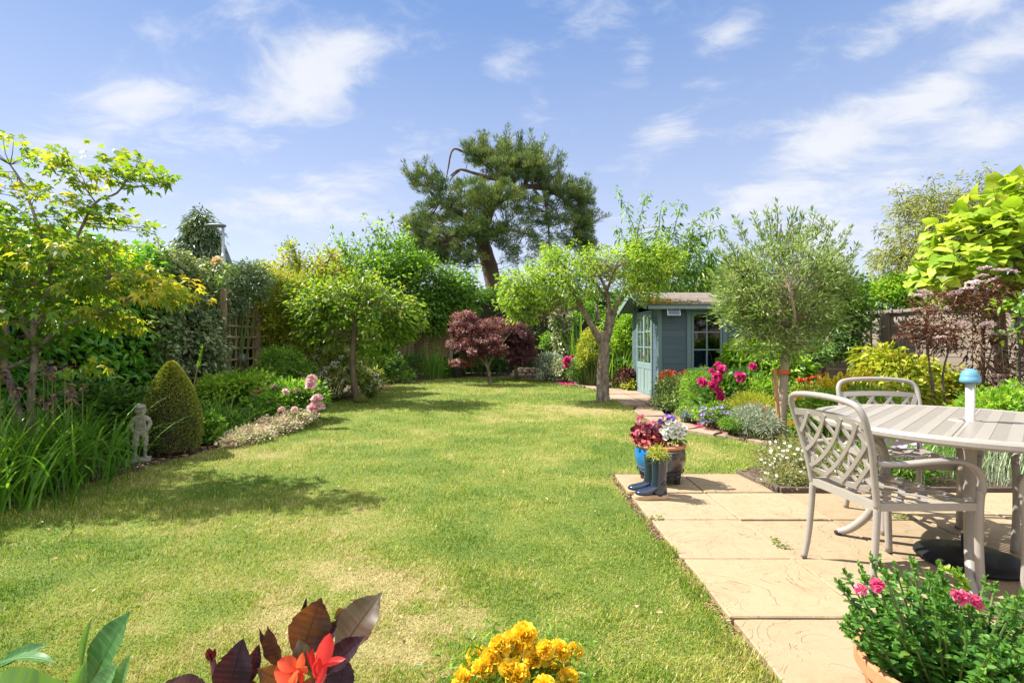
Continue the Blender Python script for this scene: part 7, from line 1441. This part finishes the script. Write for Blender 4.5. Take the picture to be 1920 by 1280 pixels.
for (b0, t0, w_, v_, fc, sg, z0, z1, fd) in [((622, 1246), (716, 1110), 74, .85, (-.5, -1, .15), .06, 1.16, 1.24, .22), ((556, 1250), (602, 1120), 76, .62, (.25, -1, .1), -.04, 1.2, 1.25, .2), ((612, 1262), (684, 1192), 46, .12, (.1, -.7, .8), .08, 1.13, 1.12, .3), ((532, 1262), (502, 1172), 40, .52, (-.3, -1, .1), .03, 1.2, 1.22, .35), ((424, 1320), (456, 1196), 66, .1, (.3, -1, .25), .1, 1.1, 1.13, .4), ((452, 1300), (486, 1206), 30, .15, (.5, -1, .1), .04, 1.12, 1.15, .3),
                                         ((545, 1280), (482, 1252), 46, .72, (0, -1, .6), .1, 1.12, 1.08, .3), ((586, 1268), (560, 1196), 36, .95, (.2, -1, .2), .12, 1.1, 1.12, .35), ((585, 1225), (640, 1158), 26, .12, (.2, -.9, .5), .05, 1.22, 1.27, .3), ((520, 1250), (486, 1176), 16, .3, (-.4, -1, .2), .02, 1.22, 1.24, .4), ((640, 1330), (640, 1225), 50, .05, (.2, -1, .2), .05, 1.15, 1.2, .2), ((400, 1300), (310, 1278), 40, .5, (0, -.6, 1), .06, 1.12, 1.1, .2), ((560, 1330), (600, 1262), 44, .6, (.1, -1, .3), .05, 1.1, 1.12, .25), ((500, 1330), (470, 1270), 40, .4, (-.2, -1, .3), .05, 1.12, 1.12, .3), ((560, 1200), (575, 1118), 12, .1, (.2, -1, .1), .02, 1.25, 1.27, .3), ((626, 1160), (648, 1142), 22, .9, (.2, -1, .3), .02, 1.24, 1.26, .3)]:
    g = Geo(); bigleaf(g, P(*b0, z0), P(*t0, z1), w_ / FPX * z1, fc, sag=sg, fold=fd, v=v_, wave=.03, rows=34, vein=.10); g.build('leaf', M_CD, cd, smooth=True)
g = Geo()
for x, y, z in ((556, 1250, 1.2), (424, 1310, 1.12), (532, 1262, 1.2), (622, 1246, 1.17), (405, 1290, 1.12), (590, 1270, 1.12), (640, 1320, 1.15)): t_ = P(x, y, z); g.tube([stem_pt + rng.normal(0, .03, 3) * [1, 1, 0], (stem_pt + t_) / 2 + [0, .02, 0], t_], [.009, .008, .006], 8)
g.tube(smooth_path(PP(1.12, (410, 1320), (404, 1270), (398, 1235)), 4), [.007] * 9, 8) if False else g.tube(PP(1.12, (410, 1320), (404, 1270), (399, 1238)), [.008, .007, .006], 8)
g.build('stems', surf('canna_stem', (.10, .02, .025), (.16, .04, .03), 8, .5), cd, smooth=True)
g = Geo(); c_ = P(396, 1224, 1.12); n = 14
for k_ in range(n): d_ = nrm(np.array([rng.normal(-.12, .3), rng.normal(0, .3), 1.])); bigleaf(g, c_ - [0, 0, .018], c_ - [0, 0, .018] + d_ * rng.uniform(.02, .036), .012, rdir(1)[0], fold=.4, v=.5)
g.build('flower_bud', surf('bud_crimson', (.12, .01, .015), (.25, .03, .03), 30, .5), cd)
M_CR = leafmat('canna_red_petal', [(.55, .012, .018), (.68, .03, .03), (.75, .09, .07)], trans=[(.7, .02, .03), (.8, .05, .05), (.88, .14, .1)], tfac=.4, rough=.5)
M_CO = leafmat('canna_orange_petal', [(.66, .05, .02), (.76, .09, .03), (.82, .22, .08)], trans=[(.8, .06, .02), (.88, .12, .04), (.9, .28, .1)], tfac=.4, rough=.5)
def petals(lst, mat, z):
    fl = Geo()
    for (b0, t0, w_, fc, sg) in lst: bigleaf(fl, P(*b0, z), P(*t0, z + rng.normal(-.01, .015)), w_ / FPX * z, fc, sag=sg, fold=.25, v=float(rng.uniform(.2, .8)), wave=.05, prof=[(0, .12), (.15, .4), (.35, .85), (.55, 1), (.75, .9), (.9, .55), (1, .05)])
    fl.build('flower', mat, cd, smooth=True)
petals([((598, 1256), (619, 1186), 30, (.3, -1, .1), .05), ((600, 1250), (648, 1234), 15, (0, -.7, .7), .12), ((590, 1262), (587, 1214), 14, (-.3, -1, .2), .05), ((596, 1262), (576, 1218), 10, (-.3, -1, .2), .05), ((592, 1290), (612, 1236), 16, (.3, -1, .2), .05), ((590, 1270), (600, 1232), 18, (.1, -1, .1), .0)], M_CR, 1.07)
petals([((566, 1262), (514, 1258), 34, (0, -1, .5), .12), ((562, 1252), (520, 1240), 28, (-.1, -.8, .8), .15), ((560, 1268), (568, 1222), 16, (.2, -1, .1), .05), ((562, 1262), (572, 1272), 20, (.2, -1, .1), .05), ((560, 1262), (540, 1276), 26, (0, -1, .2), .1), ((566, 1262), (576, 1248), 14, (.2, -1, .2), .05)], M_CO, 1.06)
# green canna
flower_pot('terracotta pot of green canna below the left corner', (-.98, 1.15, 0), .17, .28)
cg = thing('green_canna', 'broad leaved blue green canna at the bottom left corner', 'canna', (-.98, 1.15, .25)); sp0 = np.array([-.98, 1.15, .25])
for (b0, t0, w_, v_, fc, sg, z0, z1, fd) in [((160, 1310), (247, 1143), 74, .42, (-.45, -1, .2), .05, 1.12, 1.15, .22), ((152, 1262), (172, 1158), 20, .8, (-.3, -1, .1), .02, 1.13, 1.15, .5), ((-30, 1262), (92, 1207), 30, .35, (.1, -.5, 1), .05, 1.15, 1.18, .3), ((-60, 1330), (150, 1300), 110, .85, (.0, -.9, .6), .22, 1.05, 1.05, .15), ((-50, 1270), (110, 1245), 36, .5, (0, .1, 1), .12, 1.14, 1.12, .2), ((215, 1330), (246, 1224), 34, .6, (-.3, -1, .2), .05, 1.08, 1.1, .35), ((165, 1340), (222, 1240), 44, .55, (-.3, -1, .2), .06, 1.06, 1.1, .3), ((130, 1330), (160, 1240), 30, .8, (.4, -1, .1), .05, 1.07, 1.09, .3)]:
    g = Geo(); bigleaf(g, P(*b0, z0), P(*t0, z1), w_ / FPX * z1, fc, sag=sg, fold=fd, v=v_, wave=.02, rows=34, vein=.08); g.build('leaf', M_CG, cg, smooth=True)
g = Geo()
for x, y, z in ((160, 1310, 1.12), (150, 1262, 1.13), (215, 1330, 1.08), (-30, 1262, 1.15), (140, 1305, 1.05)): t_ = P(x, y, z); g.tube([sp0 + rng.normal(0, .03, 3) * [1, 1, 0], (sp0 + t_) / 2, t_], [.01, .009, .006], 8)
g.build('stems', M_STEM, cg, smooth=True)
